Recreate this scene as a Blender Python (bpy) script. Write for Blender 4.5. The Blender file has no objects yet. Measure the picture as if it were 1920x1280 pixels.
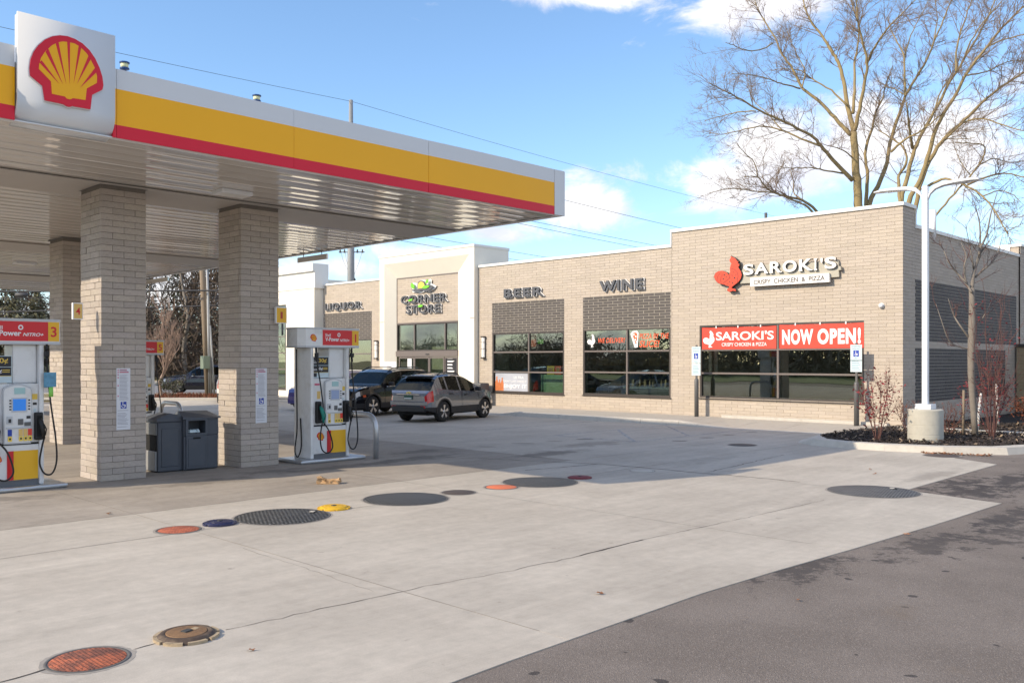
import bpy, bmesh, math, random
from math import sin, cos, pi, radians, sqrt, atan2
from mathutils import Vector, Matrix
import numpy as np

random.seed(7)
S = bpy.context.scene
COL = S.collection

# ------------------------------------------------------------------ camera
FPX, CX, YH, CAMH = 1674.0, 960.0, 675.0, 2.1          # focal length (px of a 1920 wide frame), centre, horizon, height
YAW = math.atan((2600 - CX) / FPX)                     # world X lies this far to the right of the view direction
cam = bpy.data.cameras.new('camera')
camo = bpy.data.objects.new('camera', cam)
COL.objects.link(camo)
camo.location = (0, 0, CAMH)
camo.rotation_euler = (pi / 2, 0, YAW - pi / 2)
cam.sensor_width = 36
cam.lens = FPX / 1920 * 36
cam.shift_y = 35 / 1920
cam.clip_start = 0.1
cam.clip_end = 3000
S.camera = camo

# ------------------------------------------------------------------ world and sun
SUN_EL, SUN_A = radians(29.6), radians(19.1)           # sun behind the camera's left shoulder
SKY_STRENGTH = 0.15
W = bpy.data.worlds.new('World')
S.world = W
W.use_nodes = True
wt = W.node_tree
wn, wl = wt.nodes, wt.links
for n in list(wn):
    wn.remove(n)


def N(tree, kind, **kw):
    n = tree.nodes.new(kind)
    for k, v in kw.items():
        if k == 'inp':
            for a, b in v.items():
                n.inputs[a].default_value = b
        else:
            setattr(n, k, v)
    return n


def mth(tree, op, a, b=None, c=None, clamp=False):
    n = tree.nodes.new('ShaderNodeMath')
    n.operation = op
    n.use_clamp = clamp
    for i, v in enumerate((a, b, c)):
        if v is None:
            continue
        if isinstance(v, (int, float)):
            n.inputs[i].default_value = v
        else:
            tree.links.new(v, n.inputs[i])
    return n.outputs[0]


def mixc(tree, fac, a, b, blend='MIX'):
    n = tree.nodes.new('ShaderNodeMix')
    n.data_type = 'RGBA'
    n.blend_type = blend
    for i, v in ((0, fac), (6, a), (7, b)):
        if isinstance(v, (int, float)):
            n.inputs[i].default_value = v
        elif isinstance(v, (tuple, list)):
            n.inputs[i].default_value = (v[0], v[1], v[2], 1)
        else:
            tree.links.new(v, n.inputs[i])
    return n.outputs[2]


def sstep(tree, v, lo, hi):
    n = tree.nodes.new('ShaderNodeMapRange')
    n.interpolation_type = 'SMOOTHSTEP'
    tree.links.new(v, n.inputs[0])
    n.inputs[1].default_value = lo
    n.inputs[2].default_value = hi
    return n.outputs[0]


sky = N(wt, 'ShaderNodeTexSky', sky_type='NISHITA', sun_disc=False, sun_elevation=SUN_EL,
        sun_rotation=-(pi / 2 - SUN_A), altitude=200, air_density=1.0, dust_density=0.6, ozone_density=1.6)
tc = N(wt, 'ShaderNodeTexCoord')
sepd = N(wt, 'ShaderNodeSeparateXYZ')
wl.new(tc.outputs['Generated'], sepd.inputs[0])
dx_, dy_, dz_ = sepd.outputs
az = mth(wt, 'ARCTAN2', dy_, dx_)                       # 0 along +X, pi/2 along +Y
el = mth(wt, 'ARCSINE', dz_)


def dir_of(px, py):
    a = YAW - math.atan((px - CX) / FPX)
    e = math.atan((YH - py) / FPX * cos(math.atan((px - CX) / FPX)))
    return a, e


# cumulus banks: (px, py, width, height, weight) -> azimuth / elevation ellipses
BANKS = [(1080, -22, 185, 54, 1.3), (1430, -5, 145, 90, 1.25), (1640, -60, 260, 70, .9), (700, -70, 300, 50, .6),
         (1345, 345, 95, 70, 1.25), (1490, 300, 145, 105, 1.4), (1620, 275, 160, 100, 1.3), (1800, 255, 190, 110, 1.25), (1900, 160, 70, 60, .9),
         (1115, 385, 105, 48, 1.05), (1262, 325, 60, 46, .72), (1180, 330, 90, 50, .5), (930, 445, 140, 32, .82), (780, 472, 140, 28, .78),
         (600, 500, 150, 28, .65), (1085, 320, 50, 50, .6), (330, 545, 260, 60, 1.0), (40, 580, 260, 60, 1.0), (1860, 420, 160, 46, .6),
         (2150, 330, 260, 90, 1.0), (2500, 200, 300, 120, 1.0)]
acc = None
for (px, py, w, h, wt_) in BANKS:
    a0, e0 = dir_of(px, py)
    a1, _ = dir_of(px + w, py)
    _, e1 = dir_of(px, py - h)
    da = mth(wt, 'MULTIPLY', mth(wt, 'SUBTRACT', az, a0), 1 / abs(a1 - a0))
    de = mth(wt, 'MULTIPLY', mth(wt, 'SUBTRACT', el, e0), 1 / abs(e1 - e0))
    r2 = mth(wt, 'ADD', mth(wt, 'MULTIPLY', da, da), mth(wt, 'MULTIPLY', de, de))
    g = mth(wt, 'MULTIPLY', mth(wt, 'EXPONENT', mth(wt, 'MULTIPLY', r2, -1.0)), wt_)
    acc = g if acc is None else mth(wt, 'MAXIMUM', acc, g)
# elsewhere, out of view, scattered cumulus with coverage raised for more sky fill
cmb = N(wt, 'ShaderNodeCombineXYZ')
wl.new(az, cmb.inputs[0])
wl.new(mth(wt, 'MULTIPLY', el, 1.7), cmb.inputs[1])
n1 = N(wt, 'ShaderNodeTexNoise', inp={'Scale': 9.0, 'Detail': 10.0, 'Roughness': .64, 'Distortion': .5})
wl.new(cmb.outputs[0], n1.inputs['Vector'])
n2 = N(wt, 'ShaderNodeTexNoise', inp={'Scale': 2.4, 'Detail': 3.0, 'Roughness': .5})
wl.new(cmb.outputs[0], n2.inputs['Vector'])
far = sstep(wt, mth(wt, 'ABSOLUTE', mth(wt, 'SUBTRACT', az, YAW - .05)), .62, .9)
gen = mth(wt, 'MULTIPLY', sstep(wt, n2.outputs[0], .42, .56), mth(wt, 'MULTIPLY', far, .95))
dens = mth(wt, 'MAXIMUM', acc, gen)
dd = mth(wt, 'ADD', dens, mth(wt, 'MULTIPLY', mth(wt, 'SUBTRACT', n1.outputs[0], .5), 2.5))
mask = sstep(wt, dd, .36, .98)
n3 = N(wt, 'ShaderNodeTexNoise', inp={'Scale': 9.0, 'Detail': 5.0, 'Roughness': .55})
mp = N(wt, 'ShaderNodeMapping', inp={'Location': (0.05, -.10, .3)})
wl.new(cmb.outputs[0], mp.inputs[0])
wl.new(mp.outputs[0], n3.inputs['Vector'])
shade = sstep(wt, mth(wt, 'ADD', n3.outputs[0], mth(wt, 'MULTIPLY', dd, .12)), .46, .74)
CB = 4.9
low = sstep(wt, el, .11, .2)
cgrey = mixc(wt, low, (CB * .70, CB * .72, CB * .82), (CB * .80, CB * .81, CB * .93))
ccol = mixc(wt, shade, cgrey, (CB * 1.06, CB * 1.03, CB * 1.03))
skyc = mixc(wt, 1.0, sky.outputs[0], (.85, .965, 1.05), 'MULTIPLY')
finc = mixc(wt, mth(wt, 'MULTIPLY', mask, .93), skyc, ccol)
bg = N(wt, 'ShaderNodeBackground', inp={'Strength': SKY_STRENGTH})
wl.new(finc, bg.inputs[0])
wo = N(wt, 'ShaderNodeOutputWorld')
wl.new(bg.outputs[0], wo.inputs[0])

sun = bpy.data.lights.new('sun', 'SUN')
sun.energy = 3.2
sun.angle = radians(0.53)
sun.color = (1.0, .85, .65)
suno = bpy.data.objects.new('sun', sun)
COL.objects.link(suno)
sd = Vector((cos(SUN_EL) * cos(SUN_A), -cos(SUN_EL) * sin(SUN_A), -sin(SUN_EL)))
suno.rotation_euler = sd.to_track_quat('-Z', 'Y').to_euler()

S.view_settings.view_transform = 'Standard'
S.view_settings.look = 'None'
S.view_settings.gamma = 1
S.view_settings.use_curve_mapping = False
S.view_settings.exposure = 0.70
S.render.engine = 'CYCLES'
S.cycles.use_denoising = True
S.cycles.max_bounces = 8
S.cycles.transparent_max_bounces = 12
S.cycles.sample_clamp_indirect = 6


# ------------------------------------------------------------------ layout helpers: a point of the photo on a known plane of the place
def ray(px, py):
    r, d = (px - CX) / FPX, 1.0
    return r * sin(YAW) + cos(YAW) * d, -r * cos(YAW) + sin(YAW) * d, -(py - YH) / FPX


def onX(px, py, X):
    a, b, c = ray(px, py)
    t = X / a
    return Vector((X, t * b, CAMH + t * c))


def onY(px, py, Y):
    a, b, c = ray(px, py)
    t = Y / b
    return Vector((t * a, Y, CAMH + t * c))


def onZ(px, py, Z=0.0):
    a, b, c = ray(px, py)
    t = (Z - CAMH) / c
    return Vector((t * a, t * b, Z))


def atD(px, py, D):
    a, b, c = ray(px, py)
    return Vector((D * a, D * b, CAMH + D * c))


# ------------------------------------------------------------------ mesh builder
class MB:
    def __init__(s):
        s.v, s.f, s.m, s.sm = [], [], [], []

    def add(s, vs, fs, m=0, sm=False):
        o = len(s.v)
        s.v += [tuple(v) for v in vs]
        for f in fs:
            s.f.append(tuple(i + o for i in f))
            s.m.append(m)
            s.sm.append(sm)
        return s

    def box(s, x0, x1, y0, y1, z0, z1, m=0):
        vs = [(x0, y0, z0), (x1, y0, z0), (x1, y1, z0), (x0, y1, z0), (x0, y0, z1), (x1, y0, z1), (x1, y1, z1), (x0, y1, z1)]
        return s.add(vs, [(0, 3, 2, 1), (4, 5, 6, 7), (0, 1, 5, 4), (1, 2, 6, 5), (2, 3, 7, 6), (3, 0, 4, 7)], m)

    def bbox(s, x0, x1, y0, y1, z0, z1, b=.01, m=0):
        """box with bevelled edges"""
        bm = bmesh.new()
        bmesh.ops.create_cube(bm, size=1)
        for v in bm.verts:
            v.co = Vector(((x0 + x1) / 2 + v.co.x * (x1 - x0), (y0 + y1) / 2 + v.co.y * (y1 - y0), (z0 + z1) / 2 + v.co.z * (z1 - z0)))
        bmesh.ops.bevel(bm, geom=bm.edges[:] + bm.verts[:], offset=b, segments=2, profile=.5, affect='EDGES')
        bm.verts.index_update()
        s.add([v.co[:] for v in bm.verts], [[v.index for v in f.verts] for f in bm.faces], m, False)
        bm.free()
        return s

    def quad(s, a, b, c, d, m=0, sm=False):
        return s.add([a, b, c, d], [(0, 1, 2, 3)], m, sm)

    def tube(s, pts, rs, n=8, m=0, cap=True, sm=True):
        pts = [Vector(p) for p in pts]
        if not isinstance(rs, (list, tuple)):
            rs = [rs] * len(pts)
        vs, fs = [], []
        ref = None
        for i, p in enumerate(pts):
            a = pts[max(0, i - 1)]
            b = pts[min(len(pts) - 1, i + 1)]
            t = (b - a)
            if t.length < 1e-9:
                t = Vector((0, 0, 1))
            t.normalize()
            if ref is None:
                ref = Vector((1, 0, 0)) if abs(t.x) < .8 else Vector((0, 1, 0))
            u = (ref - t * ref.dot(t))
            if u.length < 1e-6:
                u = Vector((0, 1, 0)).cross(t)
            u.normalize()
            ref = u
            w = t.cross(u)
            for k in range(n):
                an = 2 * pi * k / n
                vs.append(p + (u * cos(an) + w * sin(an)) * rs[i])
        for i in range(len(pts) - 1):
            for k in range(n):
                k2 = (k + 1) % n
                fs.append((i * n + k, i * n + k2, (i + 1) * n + k2, (i + 1) * n + k))
        if cap:
            fs.append(tuple(range(n))[::-1])
            fs.append(tuple((len(pts) - 1) * n + k for k in range(n)))
        return s.add(vs, fs, m, sm)

    def lathe(s, c, prof, n=32, m=0, axis='z', sm=True, cap=True):
        """prof: list of (radius, height) along the axis from c"""
        vs, fs = [], []
        for r, h in prof:
            for k in range(n):
                a = 2 * pi * k / n
                if axis == 'z':
                    vs.append((c[0] + r * cos(a), c[1] + r * sin(a), c[2] + h))
                elif axis == 'y':
                    vs.append((c[0] + r * cos(a), c[1] + h, c[2] - r * sin(a)))
                else:
                    vs.append((c[0] + h, c[1] + r * cos(a), c[2] + r * sin(a)))
        for i in range(len(prof) - 1):
            for k in range(n):
                k2 = (k + 1) % n
                fs.append((i * n + k, i * n + k2, (i + 1) * n + k2, (i + 1) * n + k))
        if cap:
            fs.append(tuple(range(n))[::-1])
            fs.append(tuple((len(prof) - 1) * n + k for k in range(n)))
        return s.add(vs, fs, m, sm)

    def prism(s, poly, fr, d0, d1, m=0):
        """poly: list of (u, v); fr(u, v, d) -> point; extruded from depth d0 to d1 (front at d1)"""
        n = len(poly)
        area = sum(poly[i][0] * poly[(i + 1) % n][1] - poly[(i + 1) % n][0] * poly[i][1] for i in range(n))
        if area < 0:
            poly = poly[::-1]
        vs = [fr(u, v, d0) for u, v in poly] + [fr(u, v, d1) for u, v in poly]
        fs = [tuple(range(n, 2 * n)), tuple(range(n))[::-1]]
        fs += [(i, (i + 1) % n, n + (i + 1) % n, n + i) for i in range(n)]
        return s.add(vs, fs, m)

    def build(s, name, mats, parent=None, world=False, label=None, kind=None, loc=None):
        me = bpy.data.meshes.new(name)
        off = Vector((0, 0, 0))
        if parent is not None and world:
            off = root_loc(parent)
        if loc is not None:
            off = Vector(loc)
        if off.length > 0:
            vv = [(a - off.x, b - off.y, c - off.z) for a, b, c in s.v]
        else:
            vv = s.v
        me.from_pydata(vv, [], s.f)
        if not isinstance(mats, (list, tuple)):
            mats = [mats]
        for mt in mats:
            me.materials.append(mt)
        if len(mats) > 1:
            me.polygons.foreach_set('material_index', s.m)
        if any(s.sm):
            me.polygons.foreach_set('use_smooth', s.sm)
        me.update()
        o = bpy.data.objects.new(name, me)
        COL.objects.link(o)
        if parent is not None:
            o.parent = parent
        if loc is not None:
            o.location = loc
        if label:
            o['label'] = label
        if kind:
            o['kind'] = kind
        return o


def root_loc(o):
    p = Vector((0, 0, 0))
    while o is not None:
        p = p + Vector(o.location)
        o = o.parent
    return p


def thing(name, label, cat, loc=(0, 0, 0), rotz=0, group=None):
    o = bpy.data.objects.new(name, None)
    o.empty_display_size = .2
    COL.objects.link(o)
    o.location = loc
    o.rotation_euler = (0, 0, rotz)
    o['label'] = label
    o['category'] = cat
    if group:
        o['group'] = group
    return o


def tag(o, label, cat, group=None):
    o['label'] = label
    o['category'] = cat
    if group:
        o['group'] = group
    return o


def struct(o):
    o['kind'] = 'structure'
    return o


def copy_tree(o, parent=None):
    c = o.copy()
    COL.objects.link(c)
    if parent is not None:
        c.parent = parent
    for ch in list(o.children):
        copy_tree(ch, c)
    return c


def catmull(pts, per=4):
    pts = [Vector(p) for p in pts]
    P = [pts[0] * 2 - pts[1]] + pts + [pts[-1] * 2 - pts[-2]]
    out = []
    for i in range(1, len(P) - 2):
        for k in range(per):
            t = k / per
            a, b, c, d = P[i - 1], P[i], P[i + 1], P[i + 2]
            out.append(.5 * ((2 * b) + (c - a) * t + (2 * a - 5 * b + 4 * c - d) * t * t + (3 * b - 3 * c + d - a) * t ** 3))
    out.append(pts[-1])
    return out


# ------------------------------------------------------------------ text: flat or raised lettering on a plane
def text_mesh(txt, fr, w, h, d0, d1, bold=0.0, shear=0.0, spacing=1.0, grow=0.0):
    """lettering that fills w x h with its lower left corner at (0, 0) of the frame fr(u, v, d)"""
    if grow:                      # an outline round the same lettering: measured on the plain letters
        ref = text_mesh(txt, lambda a, b, d: (a, b, d), 1, 1, 0, 1, bold, shear, spacing).raw
    cu = bpy.data.curves.new('lettering', 'FONT')
    cu.body = txt
    cu.size = 1
    cu.offset = bold + grow
    cu.shear = shear
    cu.space_character = spacing
    cu.resolution_u = 5
    cu.extrude = .05
    cu.fill_mode = 'BOTH'
    ob = bpy.data.objects.new('lettering', cu)
    COL.objects.link(ob)
    dg = bpy.context.evaluated_depsgraph_get()
    me = bpy.data.meshes.new_from_object(ob.evaluated_get(dg))
    vs = np.array([v.co[:] for v in me.vertices])
    fs = [tuple(p.vertices) for p in me.polygons]
    bpy.data.objects.remove(ob)
    bpy.data.curves.remove(cu)
    bpy.data.meshes.remove(me)
    lo, hi = vs.min(0), vs.max(0)
    mb = MB()
    mb.raw = (lo, hi)
    if grow:
        lo, hi = np.array([*ref[0][:2], lo[2]]), np.array([*ref[1][:2], hi[2]])
    k = (hi - lo)
    pts = []
    for x, y, z in vs:
        pts.append(fr((x - lo[0]) / k[0] * w, (y - lo[1]) / k[1] * h, d0 + (d1 - d0) * (z - lo[2]) / k[2]))
    mb.add(pts, fs)
    return mb


def frame_X(p0, p1):
    """frame on a wall facing -X: u from p0 to p1 (to the right as seen), v up, d out of the wall"""
    u = (Vector(p1) - Vector(p0))
    u.normalize()
    p0 = Vector(p0)
    return lambda a, b, d: p0 + u * a + Vector((0, 0, b)) + Vector((-d, 0, 0))


def frame_Y(p0):
    p0 = Vector(p0)
    return lambda a, b, d: p0 + Vector((a, -d, b))
# ------------------------------------------------------------------ materials
def pm(name, col, rough=.6, metal=0., var=0., vscale=4., bump=0., bscale=40., spec=.5, dirt=None, dscale=1.5, damt=.0, coat=0., island=0., stretch=None,
       detail=5., bdist=.01, emit=None, ior=None):
    """procedural Principled material: colour varied by noise, per-piece tint, dirt and fine relief"""
    m = bpy.data.materials.new(name)
    m.use_nodes = True
    t = m.node_tree
    b = t.nodes['Principled BSDF']
    b.inputs['Roughness'].default_value = rough
    b.inputs['Metallic'].default_value = metal
    b.inputs['Specular IOR Level'].default_value = spec
    if ior:
        b.inputs['IOR'].default_value = ior
    if coat:
        b.inputs['Coat Weight'].default_value = coat
        b.inputs['Coat Roughness'].default_value = .03
    tcn = t.nodes.new('ShaderNodeTexCoord')
    vec = tcn.outputs['Object']
    if stretch:
        mpn = N(t, 'ShaderNodeMapping', inp={'Scale': stretch})
        t.links.new(vec, mpn.inputs[0])
        vec = mpn.outputs[0]
    c = None
    base = (col[0], col[1], col[2], 1)
    if var or island or damt:
        rgb = t.nodes.new('ShaderNodeRGB')
        rgb.outputs[0].default_value = base
        c = rgb.outputs[0]
    if var:
        nz = N(t, 'ShaderNodeTexNoise', inp={'Scale': vscale, 'Detail': detail, 'Roughness': .6})
        t.links.new(vec, nz.inputs['Vector'])
        f = mth(t, 'MULTIPLY_ADD', mth(t, 'SUBTRACT', nz.outputs[0], .5), var * 2.2, 1.0)
        cb = t.nodes.new('ShaderNodeCombineColor')
        for i in range(3):
            t.links.new(f, cb.inputs[i])
        c = mixc(t, 1.0, c, cb.outputs[0], 'MULTIPLY')
    if island:
        oi = t.nodes.new('ShaderNodeObjectInfo')
        ge = t.nodes.new('ShaderNodeNewGeometry')
        r = mth(t, 'FRACT', mth(t, 'ADD', mth(t, 'MULTIPLY', oi.outputs['Random'], 7.31), ge.outputs['Random Per Island']))
        f = mth(t, 'MULTIPLY_ADD', mth(t, 'SUBTRACT', r, .5), island * 2, 1.0)
        f2 = mth(t, 'MULTIPLY_ADD', mth(t, 'SUBTRACT', mth(t, 'FRACT', mth(t, 'MULTIPLY', r, 13.7)), .5), island * .5, f)
        cb = t.nodes.new('ShaderNodeCombineColor')
        t.links.new(f, cb.inputs[0])
        t.links.new(f, cb.inputs[1])
        t.links.new(f2, cb.inputs[2])
        c = mixc(t, 1.0, c, cb.outputs[0], 'MULTIPLY')
    if damt:
        nz = N(t, 'ShaderNodeTexNoise', inp={'Scale': dscale, 'Detail': 8., 'Roughness': .68})
        t.links.new(tcn.outputs['Object'], nz.inputs['Vector'])
        f = mth(t, 'MULTIPLY', sstep(t, nz.outputs[0], .48, .75), damt)
        c = mixc(t, f, c, dirt or (.1, .09, .08))
    if c is not None:
        t.links.new(c, b.inputs['Base Color'])
    else:
        b.inputs['Base Color'].default_value = base
    if bump:
        nz = N(t, 'ShaderNodeTexNoise', inp={'Scale': bscale, 'Detail': 6., 'Roughness': .65})
        t.links.new(vec, nz.inputs['Vector'])
        bp = N(t, 'ShaderNodeBump', inp={'Strength': bump, 'Distance': bdist})
        t.links.new(nz.outputs[0], bp.inputs['Height'])
        t.links.new(bp.outputs[0], b.inputs['Normal'])
    if emit:
        b.inputs['Emission Color'].default_value = (emit[0], emit[1], emit[2], 1)
        b.inputs['Emission Strength'].default_value = emit[3]
    return m


def glass(name, tint, refl=.16, refl_edge=.75):
    m = bpy.data.materials.new(name)
    m.use_nodes = True
    t = m.node_tree
    t.nodes.remove(t.nodes['Principled BSDF'])
    tr = N(t, 'ShaderNodeBsdfTransparent', inp={'Color': (*tint, 1)})
    gl = N(t, 'ShaderNodeBsdfGlossy', inp={'Color': (.95, 1, .97, 1), 'Roughness': .004})
    nz = N(t, 'ShaderNodeTexNoise', inp={'Scale': .8, 'Detail': 1.})
    tcn = t.nodes.new('ShaderNodeTexCoord')
    t.links.new(tcn.outputs['Object'], nz.inputs['Vector'])
    bp = N(t, 'ShaderNodeBump', inp={'Strength': .03, 'Distance': .05})
    t.links.new(nz.outputs[0], bp.inputs['Height'])
    t.links.new(bp.outputs[0], gl.inputs['Normal'])
    lw = N(t, 'ShaderNodeLayerWeight', inp={'Blend': .5})
    f = mth(t, 'MULTIPLY_ADD', mth(t, 'POWER', lw.outputs['Facing'], 3.5), refl_edge - refl, refl, True)
    mx = t.nodes.new('ShaderNodeMixShader')
    t.links.new(f, mx.inputs[0])
    t.links.new(tr.outputs[0], mx.inputs[1])
    t.links.new(gl.outputs[0], mx.inputs[2])
    t.links.new(mx.outputs[0], t.nodes['Material Output'].inputs[0])
    return m


M = {}
M['white_paint'] = pm('white_paint', (.78, .78, .77), .38, var=.03, vscale=3)
M['pump_white'] = pm('pump_white', (.74, .745, .74), .34, var=.05, vscale=5, dirt=(.42, .40, .36), dscale=3.5, damt=.45)
M['pump_grey'] = pm('pump_grey', (.50, .52, .54), .45, var=.05)
M['pump_skirt'] = pm('pump_skirt', (.13, .135, .145), .6, var=.1)
M['signal_yellow'] = pm('signal_yellow', (.80, .44, .012), .35, var=.03, vscale=2)
M['signal_red'] = pm('signal_red', (.62, .012, .018), .35, var=.04, vscale=2)
M['canopy_white'] = pm('canopy_white', (.67, .68, .69), .34, var=.02, vscale=1.2, spec=.35)
M['canopy_yellow'] = pm('canopy_yellow', (.95, .455, .006), .34, var=.03, vscale=.8, spec=.3)
M['canopy_red'] = pm('canopy_red', (.70, .012, .036), .34, var=.05, vscale=.8, spec=.3)
M['soffit'] = pm('soffit', (.56, .525, .485), .025, var=.05, vscale=.7, spec=1., ior=2.3)
M['soffit_flat'] = pm('soffit_flat', (.45, .42, .39), .5, var=.05)
M['seam'] = pm('seam', (.14, .135, .13), .6)
M['block'] = pm('block', (.50, .44, .385), .9, var=.22, vscale=11, bump=1., bscale=42, island=.10, damt=.25, dscale=2.2, dirt=(.2, .175, .15), bdist=.012)
M['mortar_grey'] = pm('mortar_grey', (.19, .17, .15), .95, var=.15, bump=.5, bscale=60)
M['brick'] = pm('brick', (.455, .392, .325), .85, var=.05, vscale=7, bump=.25, bscale=70, island=.06)
M['dark_brick'] = pm('dark_brick', (.092, .082, .077), .8, var=.1, vscale=7, bump=.3, bscale=70, island=.10)
M['mortar'] = pm('mortar', (.385, .33, .272), .95, var=.08, vscale=12)
M['pale_mortar'] = pm('pale_mortar', (.40, .365, .31), .95, var=.08, vscale=12)
M['stucco'] = pm('stucco', (.82, .78, .68), .8, var=.03, vscale=3, bump=.15, bscale=120)
M['coping'] = pm('coping', (.78, .77, .73), .45, var=.03)
M['bronze'] = pm('bronze', (.055, .045, .04), .4, var=.1, spec=.6)
M['mullion'] = pm('mullion', (.16, .135, .125), .4, var=.06)
M['alu'] = pm('alu', (.52, .52, .51), .4, .7, var=.05)
M['window_glass'] = glass('window_glass', (.66, .72, .67), .14, .70)
M['car_glass'] = glass('car_glass', (.06, .075, .07), .04, .34)
M['clear_glass'] = glass('clear_glass', (.30, .42, .33), .14, .8)
M['interior_dark'] = pm('interior_dark', (.06, .06, .055), .9, var=.3, vscale=2)
M['interior_floor'] = pm('interior_floor', (.40, .35, .30), .5, var=.1)
M['interior_wall'] = pm('interior_wall', (.50, .46, .42), .9, var=.25, vscale=1.2)
M['shelf_goods'] = pm('shelf_goods', (.55, .42, .28), .6, var=.9, vscale=5, island=.5)
M['roof_gravel'] = pm('roof_gravel', (.42, .42, .42), .9, var=.1)
M['letter_grey'] = pm('letter_grey', (.10, .10, .115), .35, var=.05)
M['crack'] = pm('crack', (.05, .043, .038), .95)
M['joint_filler'] = pm('joint_filler', (.26, .235, .205), .95, var=.3)
M['letter_side'] = pm('letter_side', (.02, .02, .022), .4)
M['letter_return_shade'] = pm('letter_return_shade', (.13, .115, .10), .5)  # letter sides darkened, their shade put into the colour
M['print_brown'] = pm('print_brown', (.05, .035, .03), .5)
M['letter_white'] = pm('letter_white', (.80, .79, .77), .45, var=.02)
M['sign_cream'] = pm('sign_cream', (.40, .375, .31), .5, var=.03)
M['rooster_red'] = pm('rooster_red', (.66, .055, .018), .45, var=.04)
M['banner_red'] = pm('banner_red', (.74, .055, .03), .55, var=.05, vscale=1.5)
M['print_orange'] = pm('print_orange', (.80, .13, .05), .6)
M['print_white'] = pm('print_white', (.80, .80, .80), .6)
M['print_black'] = pm('print_black', (.02, .02, .025), .5, var=.1)
M['print_blue'] = pm('print_blue', (.012, .05, .36), .5)
M['print_green'] = pm('print_green', (.12, .42, .02), .5)
M['leaf_green'] = pm('leaf_green', (.17, .55, .03), .45)
M['sun_yellow'] = pm('sun_yellow', (.85, .62, .10), .45)
M['sign_pale'] = pm('sign_pale', (.55, .66, .70), .5, var=.04)
M['sign_text'] = pm('sign_text', (.20, .33, .40), .5)
M['paper'] = pm('paper', (.66, .68, .72), .7, var=.03)
M['paper_text'] = pm('paper_text', (.28, .28, .32), .7)
M['pink_print'] = pm('pink_print', (.60, .12, .20), .7)
M['steel_grey'] = pm('steel_grey', (.115, .115, .115), .5, .2, var=.08)
M['galvanised'] = pm('galvanised', (.50, .52, .54), .38, .75, var=.15, vscale=14)
M['bin_plastic'] = pm('bin_plastic', (.068, .078, .097), .55, var=.12, vscale=3, bump=.15, bscale=150, damt=.2, dscale=4, dirt=(.12, .12, .12))
M['black_void'] = pm('black_void', (.008, .008, .008), .9)
M['rubber'] = pm('rubber', (.014, .014, .015), .6, var=.15)
M['green_nozzle'] = pm('green_nozzle', (.01, .22, .17), .45)
M['screen_blue'] = pm('screen_blue', (.03, .16, .50), .15, emit=(.02, .16, .55, .35))
M['screen_grey'] = pm('screen_grey', (.22, .28, .42), .15, emit=(.2, .27, .45, .12))
M['led_text'] = pm('led_text', (.35, .55, .55), .4)
M['gold'] = pm('gold', (.75, .52, .08), .5)
M['lamp_white'] = pm('lamp_white', (.74, .76, .79), .35, var=.03)
M['lens_white'] = pm('lens_white', (.8, .8, .78), .3)
M['cast_concrete'] = pm('cast_concrete', (.46, .44, .38), .9, var=.14, vscale=6, bump=.3, bscale=60, damt=.25, dscale=4, dirt=(.34, .32, .29))
M['kerb'] = pm('kerb', (.50, .47, .42), .9, var=.14, vscale=5, bump=.35, bscale=60, damt=.35, dscale=3, dirt=(.3, .27, .24))
M['sidewalk'] = pm('sidewalk', (.40, .37, .33), .9, var=.13, vscale=3, bump=.3, bscale=80, damt=.3, dscale=1.5, dirt=(.27, .25, .22))
M['lid_collar'] = pm('lid_collar', (.30, .275, .245), .9, var=.25, vscale=20)
M['rust_orange'] = pm('rust_orange', (.50, .115, .045), .75, var=.35, vscale=25, bump=.4, bscale=120)
M['orange_paint'] = pm('orange_paint', (.66, .17, .07), .65, var=.15, vscale=20, bump=.3, bscale=120)
M['maroon_paint'] = pm('maroon_paint', (.17, .025, .03), .6, var=.2, vscale=20)
M['navy_paint'] = pm('navy_paint', (.018, .022, .07), .35, var=.35, vscale=16, damt=.3, dscale=20, dirt=(.09, .08, .09))
M['lid_yellow'] = pm('lid_yellow', (.68, .40, .02), .55, var=.2, vscale=20, damt=.5, dscale=14, dirt=(.10, .06, .02))
M['lid_brown'] = pm('lid_brown', (.22, .125, .06), .7, var=.4, vscale=22, bump=.5, bscale=90, damt=.5, dscale=9, dirt=(.05, .035, .03))
M['lid_ring'] = pm('lid_ring', (.075, .05, .036), .7, var=.5, vscale=16, bump=.4, bscale=60, damt=.6, dscale=10, dirt=(.26, .19, .12))
M['lid_cream'] = pm('lid_cream', (.40, .31, .20), .7, var=.4, vscale=18, damt=.95, dscale=9, dirt=(.05, .038, .03))
M['lid_dark'] = pm('lid_dark', (.055, .057, .058), .7, var=.3, vscale=12, bump=.3, bscale=90, damt=.3, dscale=6, dirt=(.14, .13, .12))
M['lid_rim'] = pm('lid_rim', (.11, .105, .10), .7, var=.2)
M['lid_brown_flat'] = pm('lid_brown_flat', (.075, .058, .052), .75, var=.2, vscale=20)
M['lid_pale'] = pm('lid_pale', (.46, .43, .38), .85, var=.1)
M['lid_grey'] = pm('lid_grey', (.15, .148, .145), .7, var=.25, vscale=14, bump=.3, bscale=100)
M['kraft'] = pm('kraft', (.46, .29, .15), .85, var=.18, vscale=14, bump=.3, bscale=40)
M['dry_leaf'] = pm('dry_leaf', (.26, .12, .06), .8, var=.4, vscale=30, island=.3)
M['bark'] = pm('bark', (.27, .205, .10), .9, var=.28, vscale=5, bump=.6, bscale=18, stretch=(1, 1, .25), bdist=.03)
M['twig'] = pm('twig', (.21, .15, .105), .9, var=.25, vscale=2)
M['grey_bark'] = pm('grey_bark', (.20, .175, .15), .9, var=.25, vscale=12, bump=.5, bscale=30)
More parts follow.
